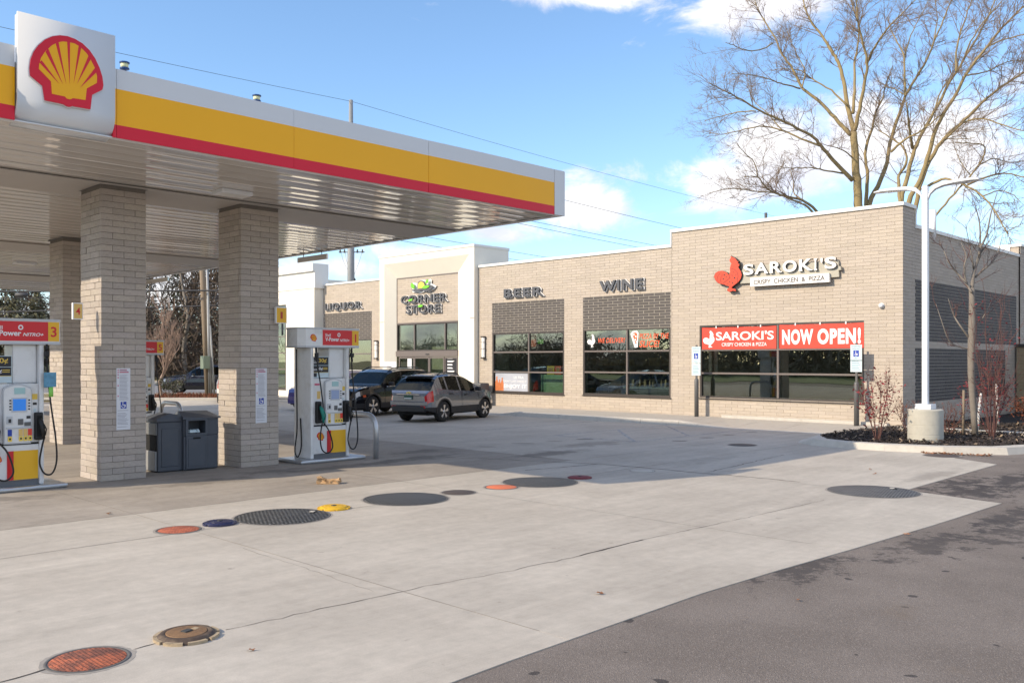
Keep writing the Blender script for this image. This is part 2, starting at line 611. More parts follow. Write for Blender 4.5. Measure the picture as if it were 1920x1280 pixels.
M['red_twig'] = pm('red_twig', (.13, .06, .05), .85, var=.25, vscale=6)
M['red_leaf'] = pm('red_leaf', (.20, .018, .022), .6, island=.35)
M['pale_twig'] = pm('pale_twig', (.34, .24, .19), .85, var=.2)
M['olive_leaf'] = pm('olive_leaf', (.13, .12, .065), .8, var=.4, vscale=1.2, island=.4)
M['needle'] = pm('needle', (.055, .062, .034), .8, var=.5, vscale=.6, island=.4)
M['brush'] = pm('brush', (.07, .05, .036), .9, var=.4, vscale=.5, island=.35)
M['street_brush'] = pm('street_brush', (.26, .205, .155), .9, var=.4, vscale=.5, island=.35)
M['rust_shrub'] = pm('rust_shrub', (.16, .05, .025), .85, island=.35)
M['wood_pole'] = pm('wood_pole', (.22, .17, .12), .9, var=.2, vscale=10, stretch=(1, 1, .1))
M['stake_wood'] = pm('stake_wood', (.24, .19, .14), .9, var=.2)
M['wire'] = pm('wire', (.05, .05, .055), .6)
M['steel_pole'] = pm('steel_pole', (.30, .31, .32), .55, .3, var=.1)
M['chrome'] = pm('chrome', (.75, .75, .76), .15, 1.)
M['rim_alloy'] = pm('rim_alloy', (.55, .56, .58), .25, .9)
M['tyre'] = pm('tyre', (.016, .016, .017), .75, var=.15)
M['black_plastic'] = pm('black_plastic', (.022, .022, .024), .55, var=.1)
M['paint_grey'] = pm('paint_grey', (.215, .235, .27), .24, .7, coat=1.)
M['paint_black'] = pm('paint_black', (.008, .008, .011), .22, .2, coat=1.)
M['paint_blue'] = pm('paint_blue', (.02, .016, .16), .25, .4, coat=1.)
M['paint_navy'] = pm('paint_navy', (.02, .025, .045), .25, .4, coat=1.)
M['paint_white'] = pm('paint_white', (.74, .74, .74), .25, coat=1.)
M['tail_red'] = pm('tail_red', (.55, .01, .015), .12, coat=1.)
M['head_clear'] = pm('head_clear', (.26, .28, .31), .08, .5, coat=1.)
M['amber'] = pm('amber', (.75, .10, .02), .2)
M['plate_green'] = pm('plate_green', (.02, .09, .07), .4)
M['cap_blue'] = pm('cap_blue', (.01, .06, .22), .4)
M['cap_pale'] = pm('cap_pale', (.70, .70, .42), .5)
M['enclosure'] = pm('enclosure', (.33, .25, .15), .9, var=.1, vscale=6, island=.08)
M['ramp_red'] = pm('ramp_red', (.45, .085, .04), .8, var=.15, vscale=15)
M['grass_dry'] = pm('grass_dry', (.20, .16, .065), .95, var=.35, vscale=1.2, bump=.6, bscale=14)
M['road'] = pm('road', (.21, .20, .195), .9, var=.1, vscale=.6)


def ground_material(name, col, dark, under=False):
    """brushed concrete: mottling, fine aggregate, broom lines, tyre marks and spots"""
    m = bpy.data.materials.new(name)
    m.use_nodes = True
    t = m.node_tree
    b = t.nodes['Principled BSDF']
    b.inputs['Roughness'].default_value = .88
    b.inputs['Specular IOR Level'].default_value = .3
    g = t.nodes.new('ShaderNodeNewGeometry')
    pos = g.outputs['Position']

    def noise(scale, det=6., rough=.6, stretch=None, rot=0.):
        v = pos
        if stretch:
            mp_ = N(t, 'ShaderNodeMapping', inp={'Scale': stretch, 'Rotation': (0, 0, rot)})
            t.links.new(v, mp_.inputs[0])
            v = mp_.outputs[0]
        n = N(t, 'ShaderNodeTexNoise', inp={'Scale': scale, 'Detail': det, 'Roughness': rough})
        t.links.new(v, n.inputs['Vector'])
        return n.outputs[0]

    c = mixc(t, sstep(t, noise(.55, 7., .62), .3, .72), dark, col)
    f1 = mth(t, 'MULTIPLY_ADD', mth(t, 'SUBTRACT', noise(95., 3., .7), .5), .50, 1.0)
    f2 = mth(t, 'MULTIPLY_ADD', mth(t, 'SUBTRACT', noise(7., 6., .65), .5), .42, 1.0)
    f3 = mth(t, 'MULTIPLY_ADD', mth(t, 'SUBTRACT', noise(1., 5., .6, (1.2, 55., 1.), .15), .5), .16, 1.0)
    f4 = mth(t, 'MULTIPLY_ADD', mth(t, 'SUBTRACT', noise(1., 6., .65, (.35, 3.2, 1.), .06), .5), .46, 1.0)
    f = mth(t, 'MULTIPLY', mth(t, 'MULTIPLY', f1, f2), mth(t, 'MULTIPLY', f3, f4))
    oi = t.nodes.new('ShaderNodeObjectInfo')
    f = mth(t, 'MULTIPLY', f, mth(t, 'MULTIPLY_ADD', oi.outputs['Random'], .06, .97))
    cb = t.nodes.new('ShaderNodeCombineColor')
    for i in range(3):
        t.links.new(f, cb.inputs[i])
    c = mixc(t, 1.0, c, cb.outputs[0], 'MULTIPLY')
    # small dark droppings and oil spots
    sp = mth(t, 'MULTIPLY', sstep(t, noise(4.6, 3., .55), .69, .78), .38)
    c = mixc(t, sp, c, (.10, .09, .08))
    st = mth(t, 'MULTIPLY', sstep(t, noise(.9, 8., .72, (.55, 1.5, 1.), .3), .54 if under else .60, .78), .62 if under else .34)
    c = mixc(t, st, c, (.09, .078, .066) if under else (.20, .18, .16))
    # oil and tyre stains on the spot where they lie (x, y, rx, ry, strength)
    sx = N(t, 'ShaderNodeSeparateXYZ')
    t.links.new(pos, sx.inputs[0])
    wob = noise(2.2, 7., .7)
    for (x, y, rx, ry, k) in STAINS:
        ax = mth(t, 'MULTIPLY', mth(t, 'SUBTRACT', sx.outputs[0], x), 1 / rx)
        ay = mth(t, 'MULTIPLY', mth(t, 'SUBTRACT', sx.outputs[1], y), 1 / ry)
        r = mth(t, 'SQRT', mth(t, 'ADD', mth(t, 'MULTIPLY', ax, ax), mth(t, 'MULTIPLY', ay, ay)))
        q = mth(t, 'ADD', r, mth(t, 'MULTIPLY', mth(t, 'SUBTRACT', wob, .5), 2.6))
        n_ = t.nodes.new('ShaderNodeMapRange')
        n_.interpolation_type = 'SMOOTHSTEP'
        t.links.new(q, n_.inputs[0])
        n_.inputs[1].default_value = 1.15
        n_.inputs[2].default_value = .35
        c = mixc(t, mth(t, 'MULTIPLY', n_.outputs[0], k), c, (.085, .075, .066))
    t.links.new(c, b.inputs['Base Color'])
    bp = N(t, 'ShaderNodeBump', inp={'Strength': .35, 'Distance': .004})
    t.links.new(mth(t, 'ADD', noise(130., 4., .7), mth(t, 'MULTIPLY', noise(1., 3., .6, (2., 90., 1.), .15), .7)), bp.inputs['Height'])
    t.links.new(bp.outputs[0], b.inputs['Normal'])
    return m


STAINS = [(12.2, 14.8, 1.3, .35, .55), (10.2, 14.7, 1.6, .3, .45), (14.9, 13.5, 1.2, .5, .6), (13.2, 15.9, .9, .35, .5), (7.2, 14.6, 1.1, .3, .4),
          (9.0, 15.1, .8, .3, .45), (17.3, 14.2, 1.4, .5, .35), (17.0, 5.9, 1.6, .25, .25), (3.4, 15.0, 1.6, .4, .4), (16.2, 10.2, 1.6, .3, .2)]
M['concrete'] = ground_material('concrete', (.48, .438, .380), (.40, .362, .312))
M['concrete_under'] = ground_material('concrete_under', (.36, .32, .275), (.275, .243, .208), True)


def asphalt_material():
    m = bpy.data.materials.new('asphalt')
    m.use_nodes = True
    t = m.node_tree
    b = t.nodes['Principled BSDF']
    b.inputs['Roughness'].default_value = .9
    b.inputs['Specular IOR Level'].default_value = .3
    g = t.nodes.new('ShaderNodeNewGeometry')
    pos = g.outputs['Position']

    def noise(scale, det=6., rough=.6):
        n = N(t, 'ShaderNodeTexNoise', inp={'Scale': scale, 'Detail': det, 'Roughness': rough})
        t.links.new(pos, n.inputs['Vector'])
        return n.outputs[0]
    vo = N(t, 'ShaderNodeTexVoronoi', inp={'Scale': 130.})
    t.links.new(pos, vo.inputs['Vector'])
    c = mixc(t, sstep(t, noise(.7, 6.), .35, .7), (.160, .135, .117), (.208, .178, .156))
    c = mixc(t, mth(t, 'MULTIPLY', sstep(t, vo.outputs['Color'], .6, .97), .45), c, (.42, .365, .325))
    c = mixc(t, mth(t, 'MULTIPLY', sstep(t, noise(60., 3.), .55, .75), .55), c, (.06, .05, .048))
    # damp patches and drips where they lie
    sx = N(t, 'ShaderNodeSeparateXYZ')
    t.links.new(pos, sx.inputs[0])
    wob = noise(2.6, 9., .78)
    for (x, y, rx, ry, k) in ((8.6, 4.25, 1.3, .45, .8), (10.6, 3.75, 1.5, .4, .75), (12.2, 3.3, 1.8, .5, .75), (15.4, 4.75, 1.7, .9, .9), (17.2, 4.6, 2.6, .7, .95),
                             (14.0, 3.0, 1.8, .7, .7), (21.6, 5.0, 1.6, .5, .6), (16.2, 5.2, 1.9, .45, .9), (19.5, 3.9, 3.0, .9, .9), (13.2, 3.6, 2.0, .4, .8)):
        ax = mth(t, 'MULTIPLY', mth(t, 'SUBTRACT', sx.outputs[0], x), 1 / rx)
        ay = mth(t, 'MULTIPLY', mth(t, 'SUBTRACT', sx.outputs[1], y), 1 / ry)
        r = mth(t, 'SQRT', mth(t, 'ADD', mth(t, 'MULTIPLY', ax, ax), mth(t, 'MULTIPLY', ay, ay)))
        q = mth(t, 'ADD', r, mth(t, 'MULTIPLY', mth(t, 'SUBTRACT', wob, .5), 5.5))
        n_ = t.nodes.new('ShaderNodeMapRange')
        n_.interpolation_type = 'SMOOTHSTEP'
        t.links.new(q, n_.inputs[0])
        n_.inputs[1].default_value = .75
        n_.inputs[2].default_value = .25
        c = mixc(t, mth(t, 'MULTIPLY', n_.outputs[0], k), c, (.060, .052, .050))
    spots = mth(t, 'MULTIPLY', sstep(t, noise(4.2, 1., .4), .735, .75), .8)
    c = mixc(t, spots, c, (.045, .04, .04))
    stain = mth(t, 'MULTIPLY', sstep(t, noise(1.1, 3., .6), .62, .8), .5)
    c = mixc(t, stain, c, (.19, .15, .115))
    t.links.new(c, b.inputs['Base Color'])
    bp = N(t, 'ShaderNodeBump', inp={'Strength': .7, 'Distance': .006})
    t.links.new(vo.outputs['Distance'], bp.inputs['Height'])
    t.links.new(bp.outputs[0], b.inputs['Normal'])
    return m


M['asphalt'] = asphalt_material()


def tread_material(name, col, scale, hi, rot=.5):
    """cast iron with a raised tread"""
    m = bpy.data.materials.new(name)
    m.use_nodes = True
    t = m.node_tree
    b = t.nodes['Principled BSDF']
    b.inputs['Roughness'].default_value = .6
    tcn = t.nodes.new('ShaderNodeTexCoord')
    mp_ = N(t, 'ShaderNodeMapping', inp={'Scale': (scale, scale, 1), 'Rotation': (0, 0, rot)})
    t.links.new(tcn.outputs['Object'], mp_.inputs[0])
    wv = N(t, 'ShaderNodeTexWave', wave_type='BANDS', bands_direction='X', inp={'Scale': 1., 'Distortion': 0.})
    t.links.new(mp_.outputs[0], wv.inputs['Vector'])
    wv2 = N(t, 'ShaderNodeTexWave', wave_type='BANDS', bands_direction='Y', inp={'Scale': 1., 'Distortion': 0.})
    t.links.new(mp_.outputs[0], wv2.inputs['Vector'])
    pat = mth(t, 'MULTIPLY', wv.outputs['Fac'], wv2.outputs['Fac'])
    nz = N(t, 'ShaderNodeTexNoise', inp={'Scale': 9., 'Detail': 7., 'Roughness': .7})
    t.links.new(tcn.outputs['Object'], nz.inputs['Vector'])
    c = mixc(t, sstep(t, nz.outputs[0], .35, .68), tuple(x * .34 for x in col), col)
    c = mixc(t, sstep(t, pat, .45, .8), c, hi)
    t.links.new(c, b.inputs['Base Color'])
    bp = N(t, 'ShaderNodeBump', inp={'Strength': .8, 'Distance': .006})
    t.links.new(pat, bp.inputs['Height'])
    t.links.new(bp.outputs[0], b.inputs['Normal'])
    return m


def pip_material(name, lo, hi, pip, sc):
    m = bpy.data.materials.new(name)
    m.use_nodes = True
    t = m.node_tree
    b = t.nodes['Principled BSDF']
    b.inputs['Roughness'].default_value = .75
    tcn = t.nodes.new('ShaderNodeTexCoord')
    vo = N(t, 'ShaderNodeTexVoronoi', inp={'Scale': sc, 'Randomness': .25})
    t.links.new(tcn.outputs['Object'], vo.inputs['Vector'])
    nz = N(t, 'ShaderNodeTexNoise', inp={'Scale': 11., 'Detail': 8., 'Roughness': .72})
    t.links.new(tcn.outputs['Object'], nz.inputs['Vector'])
    nz2 = N(t, 'ShaderNodeTexNoise', inp={'Scale': 3.2, 'Detail': 4.})
    t.links.new(tcn.outputs['Object'], nz2.inputs['Vector'])
    c = mixc(t, sstep(t, mth(t, 'ADD', nz.outputs[0], mth(t, 'MULTIPLY', mth(t, 'SUBTRACT', nz2.outputs[0], .5), .7)), .38, .66), lo, hi)
    p = sstep(t, vo.outputs['Distance'], .42, .22)
    c = mixc(t, mth(t, 'MULTIPLY', p, .75), c, pip)
    t.links.new(c, b.inputs['Base Color'])
    bp = N(t, 'ShaderNodeBump', inp={'Strength': .9, 'Distance': .006})
    t.links.new(p, bp.inputs['Height'])
    t.links.new(bp.outputs[0], b.inputs['Normal'])
    return m


M['tread_rust0'] = tread_material('tread_rust', (.50, .125, .055), 13, (.30, .10, .06))
M['tread_rust'] = pip_material('pip_rust', (.17, .062, .04), (.50, .135, .06), (.13, .05, .035), 34)
M['tread_rust2'] = pip_material('pip_rust2', (.36, .10, .055), (.55, .15, .075), (.24, .07, .045), 22)
M['tread_dark'] = tread_material('tread_dark', (.045, .047, .050), 4.4, (.21, .21, .205), .35)  # pale tread tops, a sheen painted into the colour
M['tread_grey'] = tread_material('tread_grey', (.10, .10, .098), 7, (.26, .255, .25), .2)
# ================================================================== THE GROUND
mb = MB()
mb.add([(-600, -600, -.06), (900, -600, -.06), (900, 900, -.06), (-600, 900, -.06)], [(0, 1, 2, 3)])
struct(mb.build('ground', M['grass_dry']))
mb = MB()
mb.add([(-60, -80, -.008), (120, -80, -.008), (120, 20, -.008), (60, 47, -.008), (22.5, 44.3, -.008), (16, 48, -.008), (-22, 80, -.008), (-60, 80, -.008)], [tuple(range(8))])
struct(mb.build('asphalt_lot', M['asphalt']))


def clip_poly(poly, x0, x1, y0, y1):
    def cut(ps, inside, inter):
        out = []
        for i in range(len(ps)):
            a, b = ps[i], ps[(i + 1) % len(ps)]
            ia, ib = inside(a), inside(b)
            if ia:
                out.append(a)
            if ia != ib:
                out.append(inter(a, b))
        return out

    def at_x(x):
        return lambda a, b: (x, a[1] + (b[1] - a[1]) * (x - a[0]) / (b[0] - a[0]))

    def at_y(y):
        return lambda a, b: (a[0] + (b[0] - a[0]) * (y - a[1]) / (b[1] - a[1]), y)
    ps = cut(poly, lambda p: p[0] >= x0, at_x(x0))
    if ps:
        ps = cut(ps, lambda p: p[0] <= x1, at_x(x1))
    if ps:
        ps = cut(ps, lambda p: p[1] >= y0, at_y(y0))
    if ps:
        ps = cut(ps, lambda p: p[1] <= y1, at_y(y1))
    return ps


EDGE = [tuple(onZ(x, y)[:2]) for x, y in ((850, 1277), (960, 1236), (1174, 1161), (1317, 1111), (1460, 1068), (1603, 1027), (1746, 985), (1878, 943))]
APRON = [(-14, 4.6)] + EDGE + [(14.78, 5.56), (19.72, 5.62), (20.35, 6.62), (21.3, 7.1), (25.6, 10.0),
         (25.6, 46), (-14, 46)]
apron = struct(thing('concrete_apron', '', '', (0, 0, 0)))
del apron['label'], apron['category']
xs = [-14, -4.1, .5, 5.1, 9.7, 14.3, 18.9, 25.6]
ys = [3, 10.48, 12.22, 16.9, 21.6, 26.2, 30.8, 35.4, 46]
for i in range(len(xs) - 1):
    for j in range(len(ys) - 1):
        gp = .0022
        g2 = gp * 1.5
        ps = clip_poly(APRON, xs[i] + gp, xs[i + 1] - gp, ys[j] + g2, ys[j + 1] - g2)
        if len(ps) < 3:
            continue
        mb = MB()
        mb.prism(ps, lambda u, v, d: (u, v, d), -.03, 0.0)
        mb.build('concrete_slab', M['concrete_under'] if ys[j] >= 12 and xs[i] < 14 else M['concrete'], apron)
random.seed(12)
for x in xs[1:-1]:
    y0 = 4.7 if x < 14.35 else 5.7
    mb = MB()
    n = 60
    vs = []
    for k in range(n + 1):
        y = y0 + (45 - y0) * k / n
        w = random.uniform(.002, .0045)
        c_ = x + random.gauss(0, .002)
        vs += [(c_ - w, y, .0022), (c_ + w, y, .0022)]
    mb.add(vs, [(2 * k, 2 * k + 1, 2 * k + 3, 2 * k + 2) for k in range(n)])
    mb.build('joint_filler', M['joint_filler'], apron)
for y in ys[1:-1]:
    mb = MB()
    n = 90
    vs = []
    for k in range(n + 1):
        x = -10 + 34 * k / n
        w = random.uniform(.0025, .007)
        c_ = y + random.gauss(0, .004)
        vs += [(x, c_ - w, .0027), (x, c_ + w, .0027)]
    mb.add(vs, [(2 * k, 2 * k + 2, 2 * k + 3, 2 * k + 1) for k in range(n)])
    mb.build('joint_filler', M['joint_filler'], apron)
# ------------------------------------------------ the sidewalk along the shops, with dropped kerbs at both ends
swk = struct(thing('sidewalk', '', ''))
del swk['label'], swk['category']


def sw_h(y):
    if y > 23.4:
        return max(.035, .155 - (y - 23.4) * .11)
    if y < 16.3:
        return max(.012, .155 - (16.3 - y) * .12)
    return .155


ylist = [9.9, 11.4, 13, 14.5, 15.6, 16.3, 17.8, 19.5, 21.3, 23.4, 24.3, 25.2, 27, 29, 31.4, 33.8, 36, 38.6, 41, 46]
for a, b in zip(ylist[:-1], ylist[1:]):
    mb = MB()
    k0 = .012
    xf = lambda y: 24.28 if y < 19 else 24.12
    vs = []
    for y in (a + .005, b - .005):
        h = sw_h(y)
        vs += [(xf(y) + .32, y, h - .004), (25.9, y, max(h, .10)), (26.95, y, .155)]
    mb.add(vs, [(0, 1, 4, 3), (1, 2, 5, 4)])
    mb.build('walk_slab', M['sidewalk'], swk)
    if b > 12.9:
        mb = MB()
        vs = []
        for y in (a + .006, b - .006):
            h = sw_h(y)
            vs += [(xf(y) - .0, y, -.02), (xf(y) + .03, y, h - .02), (xf(y) + .07, y, h), (xf(y) + .315, y, h)]
        mb.add(vs, [(0, 1, 5, 4), (1, 2, 6, 5), (2, 3, 7, 6), (0, 3, 2, 1), (4, 5, 6, 7)])
        mb.build('kerb_stone', M['kerb'], swk)
# raised strip at the wall's foot and the red tactile plate of the ramp
mb = MB()
mb.bbox(26.72, 26.89, 10.6, 16.2, .02, .235, .012)
mb.build('foot_kerb', M['kerb'], swk)
mb = MB()
pa, pb, pc, pd = [onZ(x, y, .052) for x, y in ((1375, 796.6), (1400, 801.4), (1469, 800.6), (1440, 796.4))]
mb.add([(25.25, 13.75, .038), (25.75, 13.75, .052), (25.75, 15.15, .052), (25.25, 15.15, .038)], [(0, 1, 2, 3)])
for i in range(8):
    for j in range(20):
        x, y = 25.28 + i * .06, 13.79 + j * .07
        z = .038 + (x - 25.25) * .028
        mb.box(x, x + .026, y, y + .026, z, z + .006)
mb.build('tactile_plate', M['ramp_red'], swk)

# painted parking lines (blue, worn)
wb = bpy.data.materials.new('worn_blue')
wb.use_nodes = True
t = wb.node_tree
bs = t.nodes['Principled BSDF']
bs.inputs['Base Color'].default_value = (.27, .38, .52, 1)
bs.inputs['Roughness'].default_value = .85
g_ = t.nodes.new('ShaderNodeNewGeometry')
nz = N(t, 'ShaderNodeTexNoise', inp={'Scale': 6., 'Detail': 8., 'Roughness': .7})
t.links.new(g_.outputs['Position'], nz.inputs['Vector'])
t.links.new(mth(t, 'MULTIPLY', sstep(t, nz.outputs[0], .35, .7), .5), bs.inputs['Alpha'])
mk = struct(thing('parking_markings', '', ''))
del mk['label'], mk['category']
for (a, b, w) in (((18.6, 16.6), (24.1, 16.6), .1), ((18.6, 13.8), (24.2, 13.8), .1), ((18.6, 16.6), (18.6, 13.8), .1), ((18.7, 13.9), (21.4, 16.5), .1), ((21.2, 13.9), (23.9, 16.5), .1),
                  ((18.6, 19.4), (24.0, 19.4), .1)):
    a, b = Vector((*a, .004)), Vector((*b, .004))
    n = (b - a).normalized().cross(Vector((0, 0, 1))) * w / 2
    mb = MB()
    mb.add([a - n, b - n, b + n, a + n], [(0, 1, 2, 3)])
    mb.build('painted_line', wb, mk)

# worn joints, sealant and pin patches in the paving
def crack(pix, w, nm='joint_crack', jit=.012):
    P = [onZ(x, y, .003) for x, y in pix]
    out = []
    for a, b in zip(P[:-1], P[1:]):
        n = max(2, int((b - a).length / .12))
        for k in range(n):
            out.append(a.lerp(b, k / n) + Vector((random.gauss(0, jit), random.gauss(0, jit), 0)))
    out.append(P[-1])
    mb = MB()
    vs, fs = [], []
    for k, p in enumerate(out):
        d = (out[min(k + 1, len(out) - 1)] - out[max(k - 1, 0)]).normalized()
        nn = Vector((-d.y, d.x, 0)) * w * random.uniform(.35, 1.)
        vs += [p + nn, p - nn]
    for k in range(len(out) - 1):
        fs.append((2 * k, 2 * k + 1, 2 * k + 3, 2 * k + 2))
    mb.add(vs, fs)
    mb.build(nm, M['crack'], apron)


random.seed(77)
M['pin_dark'] = pm('pin_dark', (.12, .11, .10), .9, var=.3)
crack([(1086, 1041), (1205, 1011)], .018, jit=.004)
crack([(986, 881), (1060, 875), (1120, 869)], .02)
crack([(890, 858), (1000, 864), (1120, 869), (1215, 877), (1317, 886), (1420, 895), (1500, 903)], .018)
crack([(1330, 884), (1400, 868), (1470, 852)], .012)
crack([(0, 1278), (60, 1262), (90, 1252)], .012, jit=.008)
crack([(250, 1216), (300, 1203)], .007, jit=.006)
crack([(420, 1180), (600, 1141), (800, 1098), (960, 1068), (1086, 1041)], .005, jit=.010)
crack([(1205, 1011), (1300, 991), (1420, 965), (1545, 937)], .005, jit=.006)
crack([(455, 1027), (560, 1060), (700, 1108)], .003, jit=.01)
for (px, py, a_, b_) in ((982, 831, .42, .05), (1040, 827, .32, .04), (1096, 823, .34, .07), (914, 837, .3, .04), (1275, 826, .30, .07), (1324, 820, .28, .06), (1366, 815, .24, .05), (1410, 810, .24, .04)):
    c = onZ(px, py, .0035)
    r_ = Vector((sin(YAW), -cos(YAW), 0)) * a_ * .8
    f_ = Vector((cos(YAW), sin(YAW), 0)) * b_ * 1.3
    mb = MB()
    mb.add([c + r_ * cos(2 * pi * k / 12) * random.uniform(.8, 1.1) + f_ * sin(2 * pi * k / 12) for k in range(12)], [tuple(range(12))])
    mb.build('pin_patch', M['pin_dark'], apron)

# ------------------------------------------------ planting island
ISL = [(21.35, 10.75), (20.95, 10.2), (20.75, 9.4), (20.78, 8.3), (21.1, 7.1), (21.9, 6.0), (23.6, 5.35), (26, 5.15), (42, 5.1), (42, 10.15), (27.0, 10.15), (26.7, 10.45), (24.5, 10.7)]
INN = [(22.35, 10.62), (21.35, 9.95), (21.12, 9.3), (21.14, 8.45), (21.44, 7.35), (22.1, 6.4), (23.7, 5.75), (26, 5.52), (42, 5.46), (42, 10.05), (27.05, 10.05), (26.6, 10.33), (24.5, 10.6)]
ik = struct(thing('island_kerb', '', ''))
del ik['label'], ik['category']
KERB_H = .15
for i in range(9):
    a, b, c, d = ISL[i], ISL[i + 1], INN[i + 1], INN[i]
    if i >= 8:
        break
    segs = 1 if i != 7 else 6
    for s_ in range(segs):
        t0, t1 = s_ / segs + (.0006 if i else 0), (s_ + 1) / segs - .0006
        L = lambda p, q, k: (p[0] + (q[0] - p[0]) * k, p[1] + (q[1] - p[1]) * k)
        q0, q1, q2, q3 = L(a, b, t0), L(a, b, t1), L(d, c, t1), L(d, c, t0)
        h0 = .05 if i == 0 and s_ == 0 else KERB_H
        mb = MB()
        e = .045
        i0 = L(q0, q3, e / .35)
        i1 = L(q1, q2, e / .35)
        mb.add([(*q0, -.02), (*q1, -.02), (*i0, h0), (*i1, KERB_H), (*q3, KERB_H), (*q2, KERB_H), (*q3, -.02), (*q2, -.02)],
               [(0, 1, 3, 2), (2, 3, 5, 4), (4, 5, 7, 6), (0, 2, 4, 6), (1, 7, 5, 3)])
        mb.build('kerb_stone', M['kerb'], ik)
mb = MB()
mb.add([(*ISL[0], .0), (*INN[0], .14), (*INN[12], .16), (*ISL[12], .012)], [(0, 3, 2, 1)])
mb.add([(*ISL[12], .012), (*INN[12], .16), (*INN[11], .16), (*ISL[11], .10)], [(0, 3, 2, 1)])
mb.build('kerb_stone', M['kerb'], ik)
# mulch bed: a mound covered in chips
random.seed(3)
bedm = pm('mulch_soil', (.018, .014, .012), .95, var=.4, vscale=12, bump=1., bscale=25, bdist=.03)
bm = bmesh.new()
vs = [bm.verts.new((x, y, .11)) for x, y in INN]
bm.faces.new(vs)
bmesh.ops.triangulate(bm, faces=bm.faces[:])
me = bpy.data.meshes.new('mulch_bed')
bm.to_mesh(me)
bm.free()
me.materials.append(bedm)
mo = bpy.data.objects.new('mulch_bed', me)
COL.objects.link(mo)
struct(mo)


def in_poly(x, y, P):
    r = False
    n = len(P)
    for i in range(n):
        (x0, y0), (x1, y1) = P[i], P[(i + 1) % n]
        if (y0 > y) != (y1 > y) and x < (x1 - x0) * (y - y0) / (y1 - y0) + x0:
            r = not r
    return r


def chips(n, x0, x1, y0, y1, s0, s1, zf, test):
    mb = MB()
    k = 0
    while k < n:
        x, y = random.uniform(x0, x1), random.uniform(y0, y1)
        if not test(x, y):
            continue
        k += 1
        s = random.uniform(s0, s1)
        w = s * random.uniform(.2, .45)
        a = random.uniform(0, 6.28)
        tl = random.uniform(-.6, .6)
        u = Vector((cos(a) * cos(tl), sin(a) * cos(tl), sin(tl))) * s
        v = Vector((-sin(a), cos(a), random.uniform(-.5, .5))) * w
        c = Vector((x, y, zf(x, y) + random.uniform(0, .03)))
        h = Vector((0, 0, w * .5))
        mb.add([c - u - v, c + u - v, c + u + v, c - u + v, c + h], [(0, 1, 4), (1, 2, 4), (2, 3, 4), (3, 0, 4)])
    return mb


zf = lambda x, y: .115 + .05 * min(1, max(0, (x - 21.2) / 2))
mchip = pm('mulch_chip', (.042, .031, .026), .9, island=.6)
o = chips(9000, 21.1, 30, 5.45, 10.6, .02, .055, zf, lambda x, y: in_poly(x, y, INN)).build('mulch', mchip)
o['kind'] = 'stuff'
pale = pm('pale_chip', (.30, .22, .15), .9, island=.4)
o = chips(420, 21.1, 30, 5.45, 10.6, .02, .06, lambda x, y: zf(x, y) + .02, lambda x, y: in_poly(x, y, INN)).build('fallen_leaves', pale)
o['kind'] = 'stuff'
mb = MB()
mb.bbox(26.15, 26.45, 5.6, 10.0, .02, .20, .015)
struct(mb.build('edging_strip', M['kerb']))
# dry leaves swept against the kerb
o = chips(150, 20.2, 21.4, 6.2, 7.6, .02, .05, lambda x, y: .004, lambda x, y: 20.95 < x + .32 * (y - 7.1) < 21.12 and y < 7.5).build('leaf_litter', M['dry_leaf'])
o['kind'] = 'stuff'

# ================================================================== THE SHOP BUILDING
XF = 26.9
YC = 10.2                      # corner
Z0 = .15
CRS, BL, JT = .104, .476, .009
ZB = .187
store = thing('shop_building', 'long tan brick shop building with flat roof, dark window bays and cream entrance portal', 'building', (XF, YC, 0))


def wall_core(mb, axis, p0, p1, a0, a1, z0, z1, holes):
    as_ = sorted({a0, a1} | {min(max(h[i], a0), a1) for h in holes for i in (0, 1)})
    zs_ = sorted({z0, z1} | {min(max(h[i], z0), z1) for h in holes for i in (2, 3)})
    for i in range(len(as_) - 1):
        for j in range(len(zs_) - 1):
            ca, cz = (as_[i] + as_[i + 1]) / 2, (zs_[j] + zs_[j + 1]) / 2
            if any(h[0] < ca < h[1] and h[2] < cz < h[3] for h in holes):
                continue
            if axis == 'y':
                mb.box(p0, p1, as_[i], as_[i + 1], zs_[j], zs_[j + 1])
            else:
                mb.box(as_[i], as_[i + 1], p0, p1, zs_[j], zs_[j + 1])


BRICKS = []                    # (axis, plane, a0, a1, z0, z1, kind)


def lay(axis, plane, a0, a1, z0, z1, cut, kind, org, clip_end=True):
    n0 = math.floor((z0 - ZB) / CRS + 1e-6)
    i = n0
    while ZB + i * CRS < z1 - .03:
        jt = JT * 1.5 if kind == 'dark_brick' else JT
        zb, zt = max(ZB + i * CRS, z0), min(ZB + (i + 1) * CRS - jt, z1)
        iv = [(a0, a1)]
        zc = (zb + zt) / 2
        for h in cut:
            if h[2] < zc < h[3]:
                nx = []
                for (s, e) in iv:
                    if h[1] <= s or h[0] >= e:
                        nx.append((s, e))
                    else:
                        if h[0] > s + .02:
                            nx.append((s, h[0]))
                        if h[1] < e - .02:
                            nx.append((h[1], e))
                iv = nx
        off = org + (BL / 2 if i % 2 else 0)
        for s, e in iv:
            k = math.floor((s - off) / BL)
            while off + k * BL < e:
                b0, b1 = max(s, off + k * BL), min(e, off + (k + 1) * BL - (.026 if kind == 'dark_brick' else jt))
                if b1 - b0 > .03 and zt - zb > .02:
                    BRICKS.append((axis, plane, b0, b1, zb, zt, kind))
                k += 1
        i += 1


